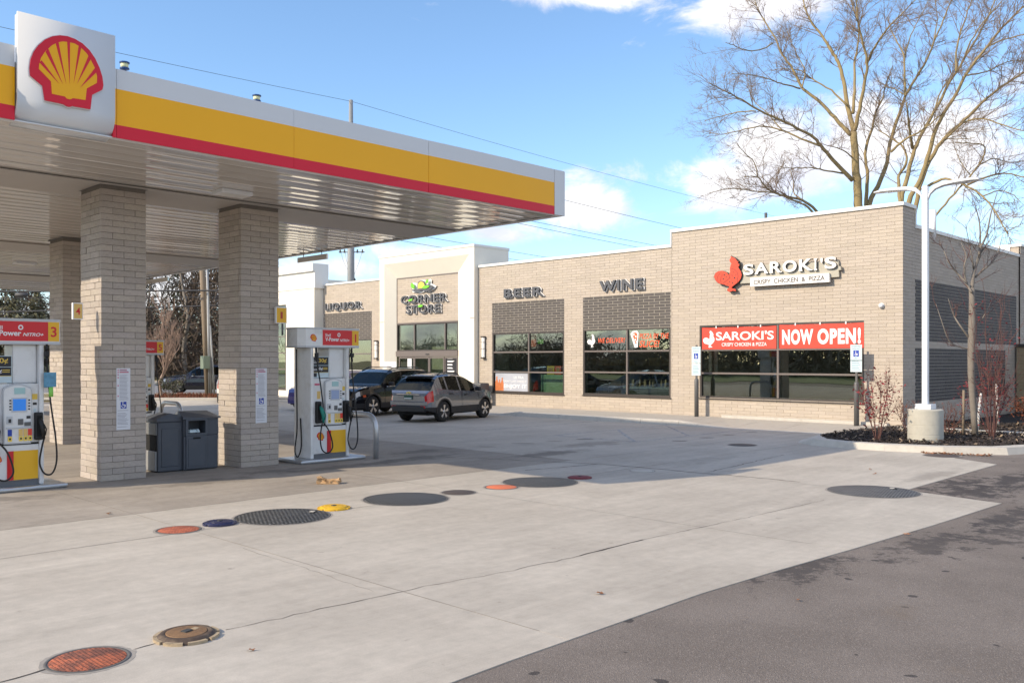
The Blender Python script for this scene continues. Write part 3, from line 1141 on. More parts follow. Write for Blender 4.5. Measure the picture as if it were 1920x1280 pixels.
W1 = (11.36, 17.17, .787, 3.305)
W2 = (18.37, 22.468, .745, 3.29)
W3 = (23.435, 27.545, .72, 3.25)
D2 = (18.37, 22.468, 3.29, 4.555)
D3 = (23.435, 27.545, 3.25, 4.555)
W4 = (36.14, 40.3, .60, 3.16)
D4 = (36.14, 40.3, 3.16, 4.555)
TS, TB, TL = 6.664, 6.137, 6.03
mb = MB()
wall_core(mb, 'y', XF + .008, XF + .3, YC + .01, 18.33, 0.02, TS, [W1])
mb.build('wall', M['mortar'], store, True)
mb = MB()
wall_core(mb, 'y', XF + .0085, XF + .3, 18.33, 28.44, 0.02, TB, [W2, W3])
mb.build('wall', M['mortar'], store, True)
mb = MB()
wall_core(mb, 'y', XF + .0085, XF + .3, 35.16, 40.42, 0.02, TL, [W4])
mb.build('wall', M['mortar'], store, True)
# dark mortar beds are paler than the dark bricks: their own backing
for d in (D2, D3, D4):
    mb = MB()
    mb.box(XF + .006, XF + .2, d[0], d[1], d[2], d[3])
    mb.build('panel_backing', M['pale_mortar'], store, True)
EW = [(27.88, 38.2, 2.683, 4.555), (27.88, 36.8, .811, 2.475)]
for d in EW:
    mb = MB()
    mb.box(d[0], d[1], YC + .006, YC + .2, d[2], d[3])
    mb.build('panel_backing', M['pale_mortar'], store, True)
mb = MB()
mb.box(XF + .31, 27.84, YC + .008, YC + .3, .02, TS)
mb.box(27.84, 38.5, YC + .0085, YC + .3, .02, 6.09)
mb.box(27.84 - .3, 27.84, YC + .3, 18.3, 6.0, TS)
mb.box(XF + .3, 27.54, 18.03, 18.33, 6.0, TS)
mb.box(38.5, 39.6, YC - .05, YC + 4, .02, 6.5)
mb.build('side_wall', M['mortar'], store, True)
mb = MB()
mb.box(38.46, 38.5, YC + .3, YC + 4, 6.05, 6.5)
mb.build('parapet_liner', M['white_paint'], store, True)
lay('y', XF, YC, 18.33, Z0, TS, [W1], 'brick', YC)
lay('y', XF, 18.34, 28.43, Z0, TB, [W2, W3, D2, D3], 'brick', YC)
lay('y', XF, 35.18, 40.4, Z0, TL, [W4, D4], 'brick', YC)
lay('y', 27.1, 29.95, 34.4, 3.89, 6.07, [], 'brick', YC)
for d in (D2, D3, D4):
    lay('y', XF, d[0], d[1], d[2], d[3], [], 'dark_brick', YC + .1)
lay('x', YC, XF + .052, 38.5, Z0, TS, [*EW, (27.84, 60, 6.09, 7)], 'brick', XF - BL / 2)
for d in EW:
    lay('x', YC, d[0], d[1], d[2], d[3], [], 'dark_brick', XF)
lay('x', YC - .058, 38.5, 39.6, Z0, 6.5, [], 'brick', 38.5)
mb = MB()
mb.box(-.5, .5, -.5, .5, -.5, .5)
unit = {}
for k in ('brick', 'dark_brick'):
    me = bpy.data.meshes.new(k)
    me.from_pydata(mb.v, [], mb.f)
    me.materials.append(M[k])
    unit[k] = me
random.seed(11)
for kind in ('brick', 'dark_brick'):
    L = [b for b in BRICKS if b[6] == kind]

    def show(b):
        c = (b[1], (b[2] + b[3]) / 2) if b[0] == 'y' else ((b[2] + b[3]) / 2, b[1])
        d = math.hypot(*c)
        fc = (c[0] / d) if b[0] == 'y' else (c[1] / d)
        return (b[3] - b[2]) * (b[5] - b[4]) * fc / d ** 2
    L.sort(key=show, reverse=True)
    rest = MB()
    for n_, (ax, pl, a0, a1, z0, z1, _) in enumerate(L):
        dp = random.uniform(-.0015, .0025)
        if ax == 'y':
            x0, x1, y0, y1 = pl - dp, pl + .05, a0, a1
        else:
            x0, x1, y0, y1 = a0, a1, pl - dp, pl + .05
        if n_ < 300:
            o = bpy.data.objects.new(kind, unit[kind])
            COL.objects.link(o)
            o.parent = store
            o.location = ((x0 + x1) / 2 - XF, (y0 + y1) / 2 - YC, (z0 + z1) / 2)
            o.scale = (x1 - x0, y1 - y0, z1 - z0)
        else:
            rest.box(x0, x1, y0, y1, z0, z1)
    rest.build(kind, M[kind], store, True, kind='stuff')
# copings
mb = MB()
mb.bbox(XF - .05, XF + .4, YC - .04, 18.37, TS, 6.775, .01)
mb.build('coping', M['coping'], store, True)
mb = MB()
mb.bbox(XF + .4, 27.88, YC - .04, YC + .36, TS + .001, 6.776, .01)
mb.build('coping', M['coping'], store, True)
mb = MB()
mb.box(XF - .03, XF, 18.334, 18.368, TB, TS)
mb.build('coping', M['coping'], store, True)
mb = MB()
mb.bbox(XF - .045, XF + .4, 18.37, 28.43, TB, 6.247, .01)
mb.build('coping', M['coping'], store, True)
mb = MB()
mb.bbox(XF - .045, XF + .4, 35.18, 40.38, TL, 6.13, .01)
mb.build('coping', M['coping'], store, True)
mb = MB()
mb.bbox(27.9, 38.5, YC - .045, YC + .36, 6.09, 6.21, .01)
mb.build('coping', M['coping'], store, True)
mb = MB()
mb.bbox(38.44, 39.7, YC - .11, YC + 4, 6.5, 6.6, .01)
mb.build('coping', M['coping'], store, True)
mb = MB()
mb.box(27.842, 27.9, YC - .03, YC - .002, 6.09, 6.7)
mb.build('coping', M['coping'], store, True)

mb = MB()
mb.box(27.2, 44, YC + .3, 40.3, 5.75, 5.9)
mb.box(43.7, 44, YC + .3, 40.3, .02, 5.75)
mb.build('roof', M['roof_gravel'], store, True)
for (px, py0, py1, r, X, mt) in ((1436, 399, 420, .05, 27.6, 'steel_grey'), (1748.5, 394, 440, .11, 29.4, 'white_paint')):
    a, b = onX(px, py0, X), onX(px, py1, X)
    mb = MB()
    mb.tube([(a.x, a.y, 5.8), (a.x, a.y, a.z)], r, 10)
    mb.build('vent_pipe', M[mt], store, True)


# ------------------------------------------------ windows: frame > panes
def window(w, mulls, rails, X=XF, fw=.075, inset=.035, gl='window_glass', skip=()):
    y0, y1, z0, z1 = w
    mb = MB()
    f0, f1 = X + inset - .03, X + inset + .09
    mb.box(f0, f1, y0, y0 + fw, z0, z1)
    mb.box(f0, f1, y1 - fw, y1, z0, z1)
    mb.box(f0 + .001, f1, y0 + fw, y1 - fw, z0, z0 + fw)
    mb.box(f0 + .001, f1, y0 + fw, y1 - fw, z1 - fw * .8, z1)
    mb.box(X - .045, X + .02, y0 - .02, y1 + .02, z0 - .035, z0 - .002)
    fr = mb.build('window', M['bronze'], store, True)
    mb = MB()
    edges = [y0 + fw] + list(mulls) + [y1 - fw]
    zed = [z0 + fw] + list(rails) + [z1 - fw * .8]
    for m_ in mulls:
        mb.box(f0 + .002, f1, m_ - .032, m_ + .032, z0 + fw, z1 - fw * .8)
    for r in rails:
        for i in range(len(edges) - 1):
            mb.box(f0 + .003, f1, edges[i] + (.032 if i else 0), edges[i + 1] - (.032 if i < len(edges) - 2 else 0), r - .03, r + .03)
    mb.build('glazing_bar', M['mullion'], fr)
    mb = None
    for i in range(len(edges) - 1):
        for j in range(len(zed) - 1):
            a, b = edges[i] + (.032 if i else 0), edges[i + 1] - (.032 if i < len(edges) - 2 else 0)
            c, d = zed[j] + (.03 if j else 0), zed[j + 1] - (.03 if j < len(zed) - 2 else 0)
            q = MB()
            q.box(X + inset + .03, X + inset + .042, a + .001, b - .001, c + .001, d - .001)
            o = q.build('pane', M[gl], fr, True)
    # bars were built in world space
    return fr


def fix_children(fr):
    for ch in fr.children:
        if ch.name.startswith('glazing_bar'):
            off = root_loc(fr)
            for v in ch.data.vertices:
                v.co = v.co - off


for w, mu, ra in ((W1, [14.21], [1.648, 2.452]), (W2, [20.34], [1.635, 2.443]), (W3, [25.4], [1.60, 2.437])):
    fix_children(window(w, mu, ra))
fix_children(window(W4, [38.2], [1.55, 2.42]))
# ------------------------------------------------ the rooms behind the glass
mb = MB()
mb.box(XF + .3, 43.6, YC + .4, 40.3, .10, .155)
mb.build('shop_floor', M['interior_floor'], store, True)
mb = MB()
mb.box(XF + .3, 43.6, YC + .4, 40.3, 4.6, 4.7)
mb.box(33.0, 33.1, YC + .4, 29.0, .155, 4.6)
mb.box(33.0, 33.1, 29.0, 40.3, .155, 4.6)
mb.box(XF + .31, 33, 17.7, 17.8, .155, 4.6)
mb.box(XF + .31, 33, 28.9, 29.0, .155, 4.6)
mb.box(XF + .31, 33, 35.4, 35.5, .155, 4.6)
mb.build('interior_wall', M['interior_wall'], store, True)
mb = MB()
for k in range(14):
    y = 18.5 + k * .72
    for z in (.9, 1.35, 1.8, 2.25):
        mb.box(32.6, 32.95, y, y + .60, z - .4, z - .4 + random.uniform(.2, .36))
for k in range(9):
    y = 29.3 + k * .65
    for z in (.6, 1.0, 1.4, 1.8):
        mb.box(31.6, 31.95, y, y + .55, z - .4, z - .4 + random.uniform(.2, .34))
mb.build('shelf_goods', M['shelf_goods'], store, True, kind='stuff')

# ------------------------------------------------ entrance portal
PX0, PXI, PXB = 26.66, 27.1, 28.8
py0, py1, pz = 28.43, 35.17, 7.06
ry0, ry1, rz = 28.72, 34.82, 6.75
iy0, iy1, iz = 29.95, 34.4, 6.07
mb = MB()
zb = .06
mb.quad((PX0, py0, zb), (PX0, ry0, zb), (PX0, ry0, rz), (PX0, py0, pz))
mb.quad((PX0, ry1, zb), (PX0, py1, zb), (PX0, py1, pz), (PX0, ry1, rz))
mb.quad((PX0, ry0, rz), (PX0, ry1, rz), (PX0, py1, pz), (PX0, py0, pz))
mb.quad((PX0, ry0, zb), (PXI, iy0, zb), (PXI, iy0, iz), (PX0, ry0, rz))
mb.quad((PX0, ry1, zb), (PX0, ry1, rz), (PXI, iy1, iz), (PXI, iy1, zb))
mb.quad((PX0, ry0, rz), (PXI, iy0, iz), (PXI, iy1, iz), (PX0, ry1, rz))
mb.quad((PX0, py0, zb), (PX0, py0, pz), (PXB, py0, pz), (PXB, py0, zb))
mb.quad((PX0, py1, zb), (PXB, py1, zb), (PXB, py1, pz), (PX0, py1, pz))
mb.quad((PXB, py0, zb), (PXB, py0, pz), (PXB, py1, pz), (PXB, py1, zb))
mb.quad((PX0, py0, pz), (PX0, py1, pz), (PXB, py1, pz), (PXB, py0, pz))
mb.build('portal', M['stucco'], store, True)
mb = MB()
mb.bbox(PX0 - .04, PXB + .03, py0 - .04, py1 + .04, pz, 7.17, .012)
mb.build('portal_coping', M['coping'], store, True)
mb = MB()
mb.box(PX0 - .004, PX0 + .01, py0 + .01, ry0 - .01, 3.93, 3.955)
mb.box(PX0 - .004, PX0 + .01, ry1 + .01, py1 - .01, 3.93, 3.955)
mb.box(PXI - .012, PXI + .05, iy0 + .01, iy1 - .01, iz - .06, iz - .005)
mb.box(PXI - .012, PXI + .05, iy1 - .06, iy1 - .005, 3.9, iz - .06)
mb.box(PXI - .02, PXI + .05, iy0 + .01, iy1 - .01, 3.83, 3.885)
mb.build('trim', M['mullion'], store, True)
mb = MB()
mb.box(PXI + .008, PXI + .3, iy0, iy1, 3.9, iz + .3)
mb.build('entry_wall', M['mortar'], store, True)
# transom over the doors
fix_children(window((29.95, 34.4, 2.53, 3.83), [30.87, 33.08], [], PXI, .06))
mb = MB()
mb.bbox(PXI - .06, PXI + .12, 29.95, 34.4, 2.27, 2.53, .01)
hd = mb.build('door_header', M['mullion'], store, True)
mb = MB()
mb.box(PXI - .075, PXI - .06, 31.9, 32.15, 2.35, 2.40)
mb.build('motion_sensor', M['black_plastic'], store, True)
mb = MB()
for y0, y1, nm in ((33.06, 34.2, 0), (31.96, 33.04, 0), (30.90, 31.94, 0), (29.97, 30.86, 1)):
    fm = MB()
    fw = .06
    X0, X1 = PXI - .02, PXI + .04
    fm.box(X0, X1, y0, y0 + fw, .16, 2.26)
    fm.box(X0, X1, y1 - fw, y1, .16, 2.26)
    fm.box(X0 + .001, X1, y0 + fw, y1 - fw, .16, .36)
    fm.box(X0 + .001, X1, y0 + fw, y1 - fw, 2.18, 2.26)
    d = fm.build('door' if not nm else 'side_light', M['mullion'], store, True)
    q = MB()
    q.box(PXI + .005, PXI + .015, y0 + fw + .001, y1 - fw - .001, .361, 2.179)
    q.build('pane', M['window_glass'] if not nm else M['print_black'], d, True)
# ------------------------------------------------ pale end block with projecting cornice
mb = MB()
XB = 26.35
H_ = (43.2, 45.6, .5, 5.15)
wall_core(mb, 'y', XB, XB + .3, 40.42, 49.6, .02, 6.4, [H_])
mb.box(XB + .3, 36, 40.42, 40.7, .02, 6.4)
mb.box(XB + .3, 36, 49.3, 49.6, .02, 6.4)
mb.box(XB + .3, 36, 40.7, 49.3, 6.2, 6.35)
mb.build('end_block', M['stucco'], store, True)
mb = MB()
mb.bbox(XB - .05, XB + .4, 40.38, 49.65, 6.4, 6.55, .01)
c0, c1 = onY(586, 493, 40.3), onY(616, 500, 40.3)
mb.bbox(c0.x, c0.x + .14, 40.3, 50, c0.z - .42, c0.z, .01)
mb.bbox(c0.x + .14, c1.x, 40.301, 50, c0.z - 1.3, c0.z - .001, .01)
mb.build('cornice', M['coping'], store, True)
fix_children(window(H_, [44.4], [1.6, 2.5, 3.4, 4.2], XB, .08))
mb = MB()
mb.box(XB + .6, XB + .65, 42, 47, .1, 5.6)
mb.build('interior_wall', M['interior_wall'], store, True)
# dumpster enclosure wall beyond the corner
encl = thing('enclosure_wall', 'low yellowish brick enclosure wall at the far right end of the shop building', 'wall', (37.95, 5, 0))
mb = MB()
mb.box(37.96, 38.3, 3.4, YC - .07, .0, 2.6)
mb.build('wall', M['mortar'], encl, True)
mb = MB()
bk = MB()
i = 0
while Z0 + i * CRS < 2.55:
    k = 0
    while 3.4 + (k + (.5 if i % 2 else 0)) * BL < YC - .1:
        y = 3.4 + (k + (.5 if i % 2 else 0)) * BL
        bk.box(37.95, 38.0, y, min(y + BL - JT, YC - .075), Z0 + i * CRS, Z0 + (i + 1) * CRS - JT)
        k += 1
    i += 1
bk.build('brick', M['enclosure'], encl, True, kind='stuff')
mb.bbox(37.9, 38.36, 3.35, YC - .07, 2.6, 2.72, .01)
mb.build('coping', M['bronze'], encl, True)
# ================================================================== THE FORECOURT CANOPY
CX0, CX1, CY0, CY1, CZ0, CZ1 = 3.38, 14.29, 12.45, 42.4, 5.15, 6.095
can = thing('canopy', 'large white fuel canopy with yellow and red fascia bands and ribbed glossy underside', 'canopy', (8.8, 27, 0))
mb = MB()
mb.box(CX0 + .06, CX1 - .06, CY0 + .06, CY1 - .06, 5.32, 5.9)
mb.build('roof_deck', M['roof_gravel'], can, True)
# soffit: one shallow pan after another, each its own strip
ny = int((CY1 - CY0 - .1) / .428)
w = (CY1 - CY0 - .1) / ny
rows = ((0, .012, .030), (.010, .012, 0), (.05, .5, .0035), (.5, 0, 0))
random.seed(21)
for i in range(ny):
    y = CY0 + .05 + i * w
    sx = [CX0 + .05, 6.6 + random.uniform(-.5, .5), 10.0 + random.uniform(-.5, .5), CX1 - .05]
    mb = MB()
    prof = [(0, .035), (.006, .002), (.02, 0), (w * .15, .0035), (w * .32, .0075), (w * .5, .0090), (w * .68, .0075), (w * .85, .0035), (w - .02, 0), (w - .006, .002), (w, .035)]
    nx = 15
    tw = random.uniform(-.004, .004)
    ph = random.uniform(0, 6)
    vs, fs = [], []
    for k in range(nx):
        x = CX0 + .05 + (CX1 - CX0 - .1) * k / (nx - 1)
        for (v, z) in prof:
            vs.append((x, y + v, CZ0 + .012 + z + tw * (v - w / 2) / w * 2 + .0010 * sin(x * 1.3 + ph) + (.0022 * sin(x * .8 + ph * 2) * (v - w / 2) / w * 2)))
    npf = len(prof)
    for k in range(nx - 1):
        for q in range(npf - 1):
            fs.append((k * npf + q, k * npf + q + 1, (k + 1) * npf + q + 1, (k + 1) * npf + q))
    mb.add(vs, fs, 0, True)
    mb.build('soffit_panel', M['soffit'], can, True)
# edge trim round the soffit
mb = MB()
for a in ((CX0 + .01, CX1 - .01, CY0 + .02, CY0 + .12), (CX0 + .01, CX1 - .01, CY1 - .12, CY1 - .02)):
    mb.box(*a, CZ0 - .006, CZ0 + .01)
for a in ((CX0 + .01, CX0 + .12), (CX1 - .14, CX1 - .02)):
    mb.box(*a, CY0 + .12, CY1 - .12, CZ0 - .0062, CZ0 + .0098)
mb.build('edge_trim', M['canopy_white'], can, True)
# flat matt strips over the column rows
for yy, y2 in ((15.75, 17.35), (25.4, 27.3), (34.9, 37.3)):
    mb = MB()
    mb.box(CX0 + .13, CX1 - .15, yy, y2, CZ0 - .010, CZ0 + .006)
    mb.build('soffit_band', M['soffit_flat'], can, True)


def fascia(x0, x1, tilt=0., white=False):
    """one fascia panel on the side towards the lot: three bands in one pressed sheet"""
    p = thing('fascia_panel', '', '', (0, 0, 0))
    del p['label'], p['category']
    p.parent = can
    p.location = (x0 - 8.8, CY0 - 27, 0)
    bands = ((5.82, CZ1, 'canopy_white'), (5.327, 5.82, 'canopy_yellow'), (CZ0, 5.327, 'canopy_red')) if not white else ((CZ0, CZ1, 'canopy_white'),)
    L = x1 - x0
    for (a, b, m_) in bands:
        mb = MB()
        nseg = 8
        vs, fs = [], []
        for k in range(nseg + 1):
            for q in range(4):
                z = a + (b - a) * q / 3
                x = .003 + (L - .006) * k / nseg
                bow = .004 * sin(pi * k / nseg) + tilt * k / nseg + .002 * sin(z * 7 + x * 2.3)
                vs.append((x, -bow, z))
        for k in range(nseg):
            for q in range(3):
                fs.append((k * 4 + q, (k + 1) * 4 + q, (k + 1) * 4 + q + 1, k * 4 + q + 1))
        nf = len(fs)
        n0 = len(vs)
        vs += [(.003, .05, a), (L - .003, .05, a), (L - .003, .05, b), (.003, .05, b)]
        fs += [(n0, n0 + 1, nseg * 4, 0), (n0 + 3, 3, nseg * 4 + 3, n0 + 2), (n0, 0, 1, 2, 3, n0 + 3), (n0 + 1, n0 + 2, nseg * 4 + 3, nseg * 4 + 2, nseg * 4 + 1, nseg * 4)]
        mb.add(vs, fs[:nf], 0, True)
        mb.add(vs, fs[nf:], 0, False)
        mb.build({'canopy_white': 'white_band', 'canopy_yellow': 'yellow_band', 'canopy_red': 'red_band'}[m_], M[m_], p)


for a, b, tl, wh in ((CX0, 3.684, 0, 0), (4.902, 4.955, 0, 0), (4.955, 7.737, .004, 0), (7.737, 10.545, -.004, 0), (10.545, 12.69, .012, 0), (12.69, 13.985, -.006, 0), (13.985, CX1, 0, 1)):
    fascia(a, b, tl, wh)
for (nm, a) in (('end_fascia', 0), ('end_fascia', 1), ('rear_fascia', 2)):
    for (z0, z1, m_) in ((5.82, CZ1, 'canopy_white'), (5.327, 5.82, 'canopy_yellow'), (CZ0, 5.327, 'canopy_red')):
        mb = MB()
        if a == 0:
            mb.box(CX0 - .04, CX0, CY0, CY1, z0, z1)
        elif a == 1:
            mb.box(CX1, CX1 + .02, CY0 + .001, CY1, z0, z1)
        else:
            mb.box(CX0, CX1, CY1, CY1 + .03, z0, z1)
        mb.build(nm, M[m_ if a != 1 else 'canopy_white'], can, True)
# curved white panel that carries the scallop emblem
mb = MB()
prof = [(12.36, 6.51), (12.36, 5.42)]
for k in range(1, 9):
    a = pi / 2 * k / 8
    prof.append((12.36 + .34 * (1 - cos(a)), 5.42 - .30 * sin(a)))
prof += [(12.70, 5.12), (12.70, 5.15)]
pin = [(12.70, 5.15)]
for k in range(8, 0, -1):
    a = pi / 2 * k / 8
    pin.append((12.39 + .31 * (1 - cos(a)), 5.45 - .30 * sin(a)))
pin += [(12.39, 5.45), (12.39, 6.51)]
ring = prof + pin
n = len(ring)
vs = [(3.685, y, z) for y, z in ring] + [(4.9, y, z) for y, z in ring]
mb.add(vs, [(i, (i + 1) % n, n + (i + 1) % n, n + i) for i in range(n)] + [tuple(range(n))[::-1], tuple(range(n, 2 * n))])
mb.sm = [i < n for i in range(len(mb.f))]
pan = mb.build('emblem_panel', M['canopy_white'], can, True)
me = pan.data
mb = MB()
mb.box(3.7, 4.885, 12.395, 12.51, 5.5, 6.5)
mb.build('panel_frame', M['canopy_white'], can, True)

SH_OUT = [(232, 610), (228, 545), (238, 480), (262, 420), (300, 368), (350, 326), (408, 300), (470, 292), (530, 299), (590, 321), (650, 357), (705, 410), (750, 475), (785, 550),
          (808, 622), (816, 690), (808, 725), (726, 766), (713, 880), (570, 855), (545, 862), (520, 855), (500, 840), (348, 808), (330, 692)]
SH_IN = [(300, 560), (303, 520), (318, 470), (352, 420), (405, 372), (450, 349), (490, 342), (535, 346), (585, 358), (630, 385), (680, 435), (715, 490), (745, 550), (764, 620),
         (763, 672), (682, 716), (672, 808), (575, 793), (548, 803), (524, 797), (508, 780), (404, 758), (397, 660)]
SH_RAY = [((302, 508), (322, 492), (462, 680)), ((352, 424), (374, 398), (490, 680)), ((434, 357), (456, 346), (518, 680)), ((525, 342), (548, 346), (545, 682)),
          ((617, 376), (638, 390), (577, 676)), ((695, 456), (712, 486), (603, 682)), ((747, 552), (755, 592), (627, 712))]


def emblem_parts(fr, k, parent, world, d=0.0, t=.02):
    """scallop emblem; fr(u, v, d) maps the emblem's own units"""
    out = MB()
    out.prism(SH_OUT, fr, d, d + t)
    r = out.build('emblem_rim', M['canopy_red'] if k else M['signal_red'], parent, world)
    inn = MB()
    inn.prism(SH_IN, fr, d + t, d + t + .004)
    y = inn.build('emblem_shell', M['canopy_yellow'] if k else M['signal_yellow'], parent, world)
    rr = MB()
    for a, b, c in SH_RAY:
        rr.prism([a, b, c], fr, d + t + .004, d + t + .007)
    rr.build('emblem_rib', M['canopy_red'] if k else M['signal_red'], parent, world)


# map the photo's emblem onto the panel's plane
P0 = onY(0, 0, 12.355)
PA, PB_, PC = onY(100, 150, 12.355), onY(101, 150, 12.355), onY(100, 151, 12.355)


def fr_em(u, v, d):
    p = onY(u / 4.267, v / 4.267, 12.355)
    return Vector((p.x, 12.355 - d, p.z))


emblem_parts(lambda u, v, d: fr_em(u, v, d), 1, pan, True, 0, .05)
mb = MB()
cxs = sum(p[0] for p in SH_OUT) / len(SH_OUT)
cys = sum(p[1] for p in SH_OUT) / len(SH_OUT)
mb.prism([(cxs + (x - cxs) * 1.025, cys + (y - cys) * 1.025) for x, y in SH_OUT], fr_em, 0, .03)
mb.build('emblem_back', M['canopy_white'], pan, True)
# little caps standing on the canopy roof
for px, py in ((233.5, 116), (481.5, 178)):
    t_ = onY(px, py, 13.4)
    b_ = onY(px, py + 17, 13.4)
    mb = MB()
    mb.lathe((t_.x, 13.4, 5.9), [(.03, 0), (.03, b_.z - 5.9)], 12)
    st = mb.build('roof_cap', M['cap_blue'], can, True)
    mb = MB()
    h = t_.z
    mb.lathe((t_.x, 13.4, 0), [(.055, h - .095), (.055, h - .025)], 16)
    mb.build('cap_cage', M['cap_pale'], st, True)
    mb = MB()
    mb.lathe((t_.x, 13.4, 0), [(.02, h - .12), (.068, h - .112), (.068, h - .095)], 16)
    mb.lathe((t_.x, 13.4, 0), [(.072, h - .025), (.072, h - .008), (.03, h)], 16)
    mb.build('cap_lid', M['cap_blue'], st, True)
# flat light fittings under the soffit
for (x, y) in ((8.05, 15.0), (5.6, 22.4), (9.3, 30.5), (12.2, 30.2), (5.5, 31)):
    mb = MB()
    mb.bbox(x - .30, x + .30, y - .20, y + .20, CZ0 - .055, CZ0 + .02, .012)
    f_ = mb.build('light_fitting', M['lamp_white'], can, True)
    mb = MB()
    mb.box(x - .25, x + .25, y - .16, y + .16, CZ0 - .059, CZ0 - .0555)
    mb.build('lens', M['lens_white'], f_, True)
# clearance bars hanging below the far edge
for (ya, yb, lb) in ((21.05, 22.54, 'grey clearance bar hanging below the canopy edge above the pale end block'),
                     (31.0, 32.85, 'grey clearance bar hanging below the canopy edge between the two front columns')):
    t_ = thing('clearance_bar', lb, 'hanging bar', (14.15, (ya + yb) / 2, 4.9), 0, 'clearance bars under the canopy edge')
    mb = MB()
    mb.bbox(14.12, 14.18, ya, yb, 4.915, 5.06, .006)
    mb.build('bar', M['soffit'], t_, True)
    for y in (ya + .28, yb - .28):
        mb = MB()
        mb.tube([(14.15, y, 5.06), (14.15, y, 5.15)], .012, 6)
        mb.build('hanger', M['steel_grey'], t_, True)

# ================================================================== BLOCK COLUMNS
COLS = [(6.05, 6.83, 15.86, 16.80, 'front block column left of the grey bins, with paper notice and number plate four'),
        (8.735, 9.56, 15.95, 16.86, 'front block column right of the grey bins, with paper notice, beside the white fuel pump'),
        (8.05, 8.85, 23.55, 24.47, 'rear block column partly hidden behind the front column with plate four')]
BH = .1079
random.seed(5)
umesh = bpy.data.meshes.new('block')
bm = bmesh.new()
bmesh.ops.create_cube(bm, size=1)
bm.to_mesh(umesh)
bm.free()
umesh.materials.append(M['block'])
colroots = []
for (x0, x1, y0, y1, lb) in COLS:
    c = thing('block_column', lb, 'column', ((x0 + x1) / 2, (y0 + y1) / 2, 0), 0, 'block columns under the canopy')
    colroots.append(c)
    mb = MB()
    mb.box(x0 + .008, x1 - .008, y0 + .008, y1 - .008, -.02, CZ0 + .012)
    mb.build('core', M['mortar_grey'], c, True)
    mb = MB()
    mb.box(x0 - .03, x1 + .03, y0 - .03, y1 + .03, CZ0 - .012, CZ0 + .014)
    mb.build('top_trim', M['seam'], c, True)
    n = int(CZ0 / BH)
    for i in range(n):
        z = .006 + i * BH
        h = BH - .009
        cx_, cy_ = (x0 + x1) / 2, (y0 + y1) / 2
        if i % 2 == 0:       # faces along X own the corners
            xs_ = [x0, x0 + (x1 - x0) * .5, x1]
            ys_ = [y0 + .1, cy_, y1 - .1]
        else:
            xs_ = [x0 + .1, x0 + .1 + (x1 - x0 - .2) * .5, x1 - .1]
            xs_ = [x0 + .2, cx_ + .2 - .19, x1 - .2] if False else [x0, x0 + (x1 - x0) * .25, x0 + (x1 - x0) * .75, x1]
            ys_ = [y0 + .1, y0 + (y1 - y0) * .3, y0 + (y1 - y0) * .72, y1 - .1]
        J = .008
        jobs = []
        for side in ((y0, 1), (y1, -1)):
            for k in range(len(xs_) - 1):
                a, b = xs_[k] + (J / 2 if k else 0), xs_[k + 1] - (J / 2 if k < len(xs_) - 2 else 0)
                o_ = random.uniform(-.0055, .0055)
                if side[1] > 0:
                    jobs.append((a, b, y0 - o_, y0 + .1 - J))
                elif False:
                    pass
        for k in range(len(ys_) - 1):
            a, b = ys_[k] + (J / 2 if k else 0), ys_[k + 1] - (J / 2 if k < len(ys_) - 2 else 0)
            if k == len(ys_) - 2:
                b = y1
            o_ = random.uniform(-.0055, .0055)
            jobs.append((x0 - o_, x0 + .1, a, b))
            jobs.append((x1 - .1, x1 + o_, a, b))
        jobs.append((x0 + .105, x1 - .105, y1 - .1, y1 + .002))
        for (a, b, e, f) in jobs:
            o = bpy.data.objects.new('block', umesh)
            COL.objects.link(o)
            o.parent = c
            o.location = ((a + b) / 2 - c.location.x, (e + f) / 2 - c.location.y, z + h / 2)
            o.scale = (b - a, f - e, h)
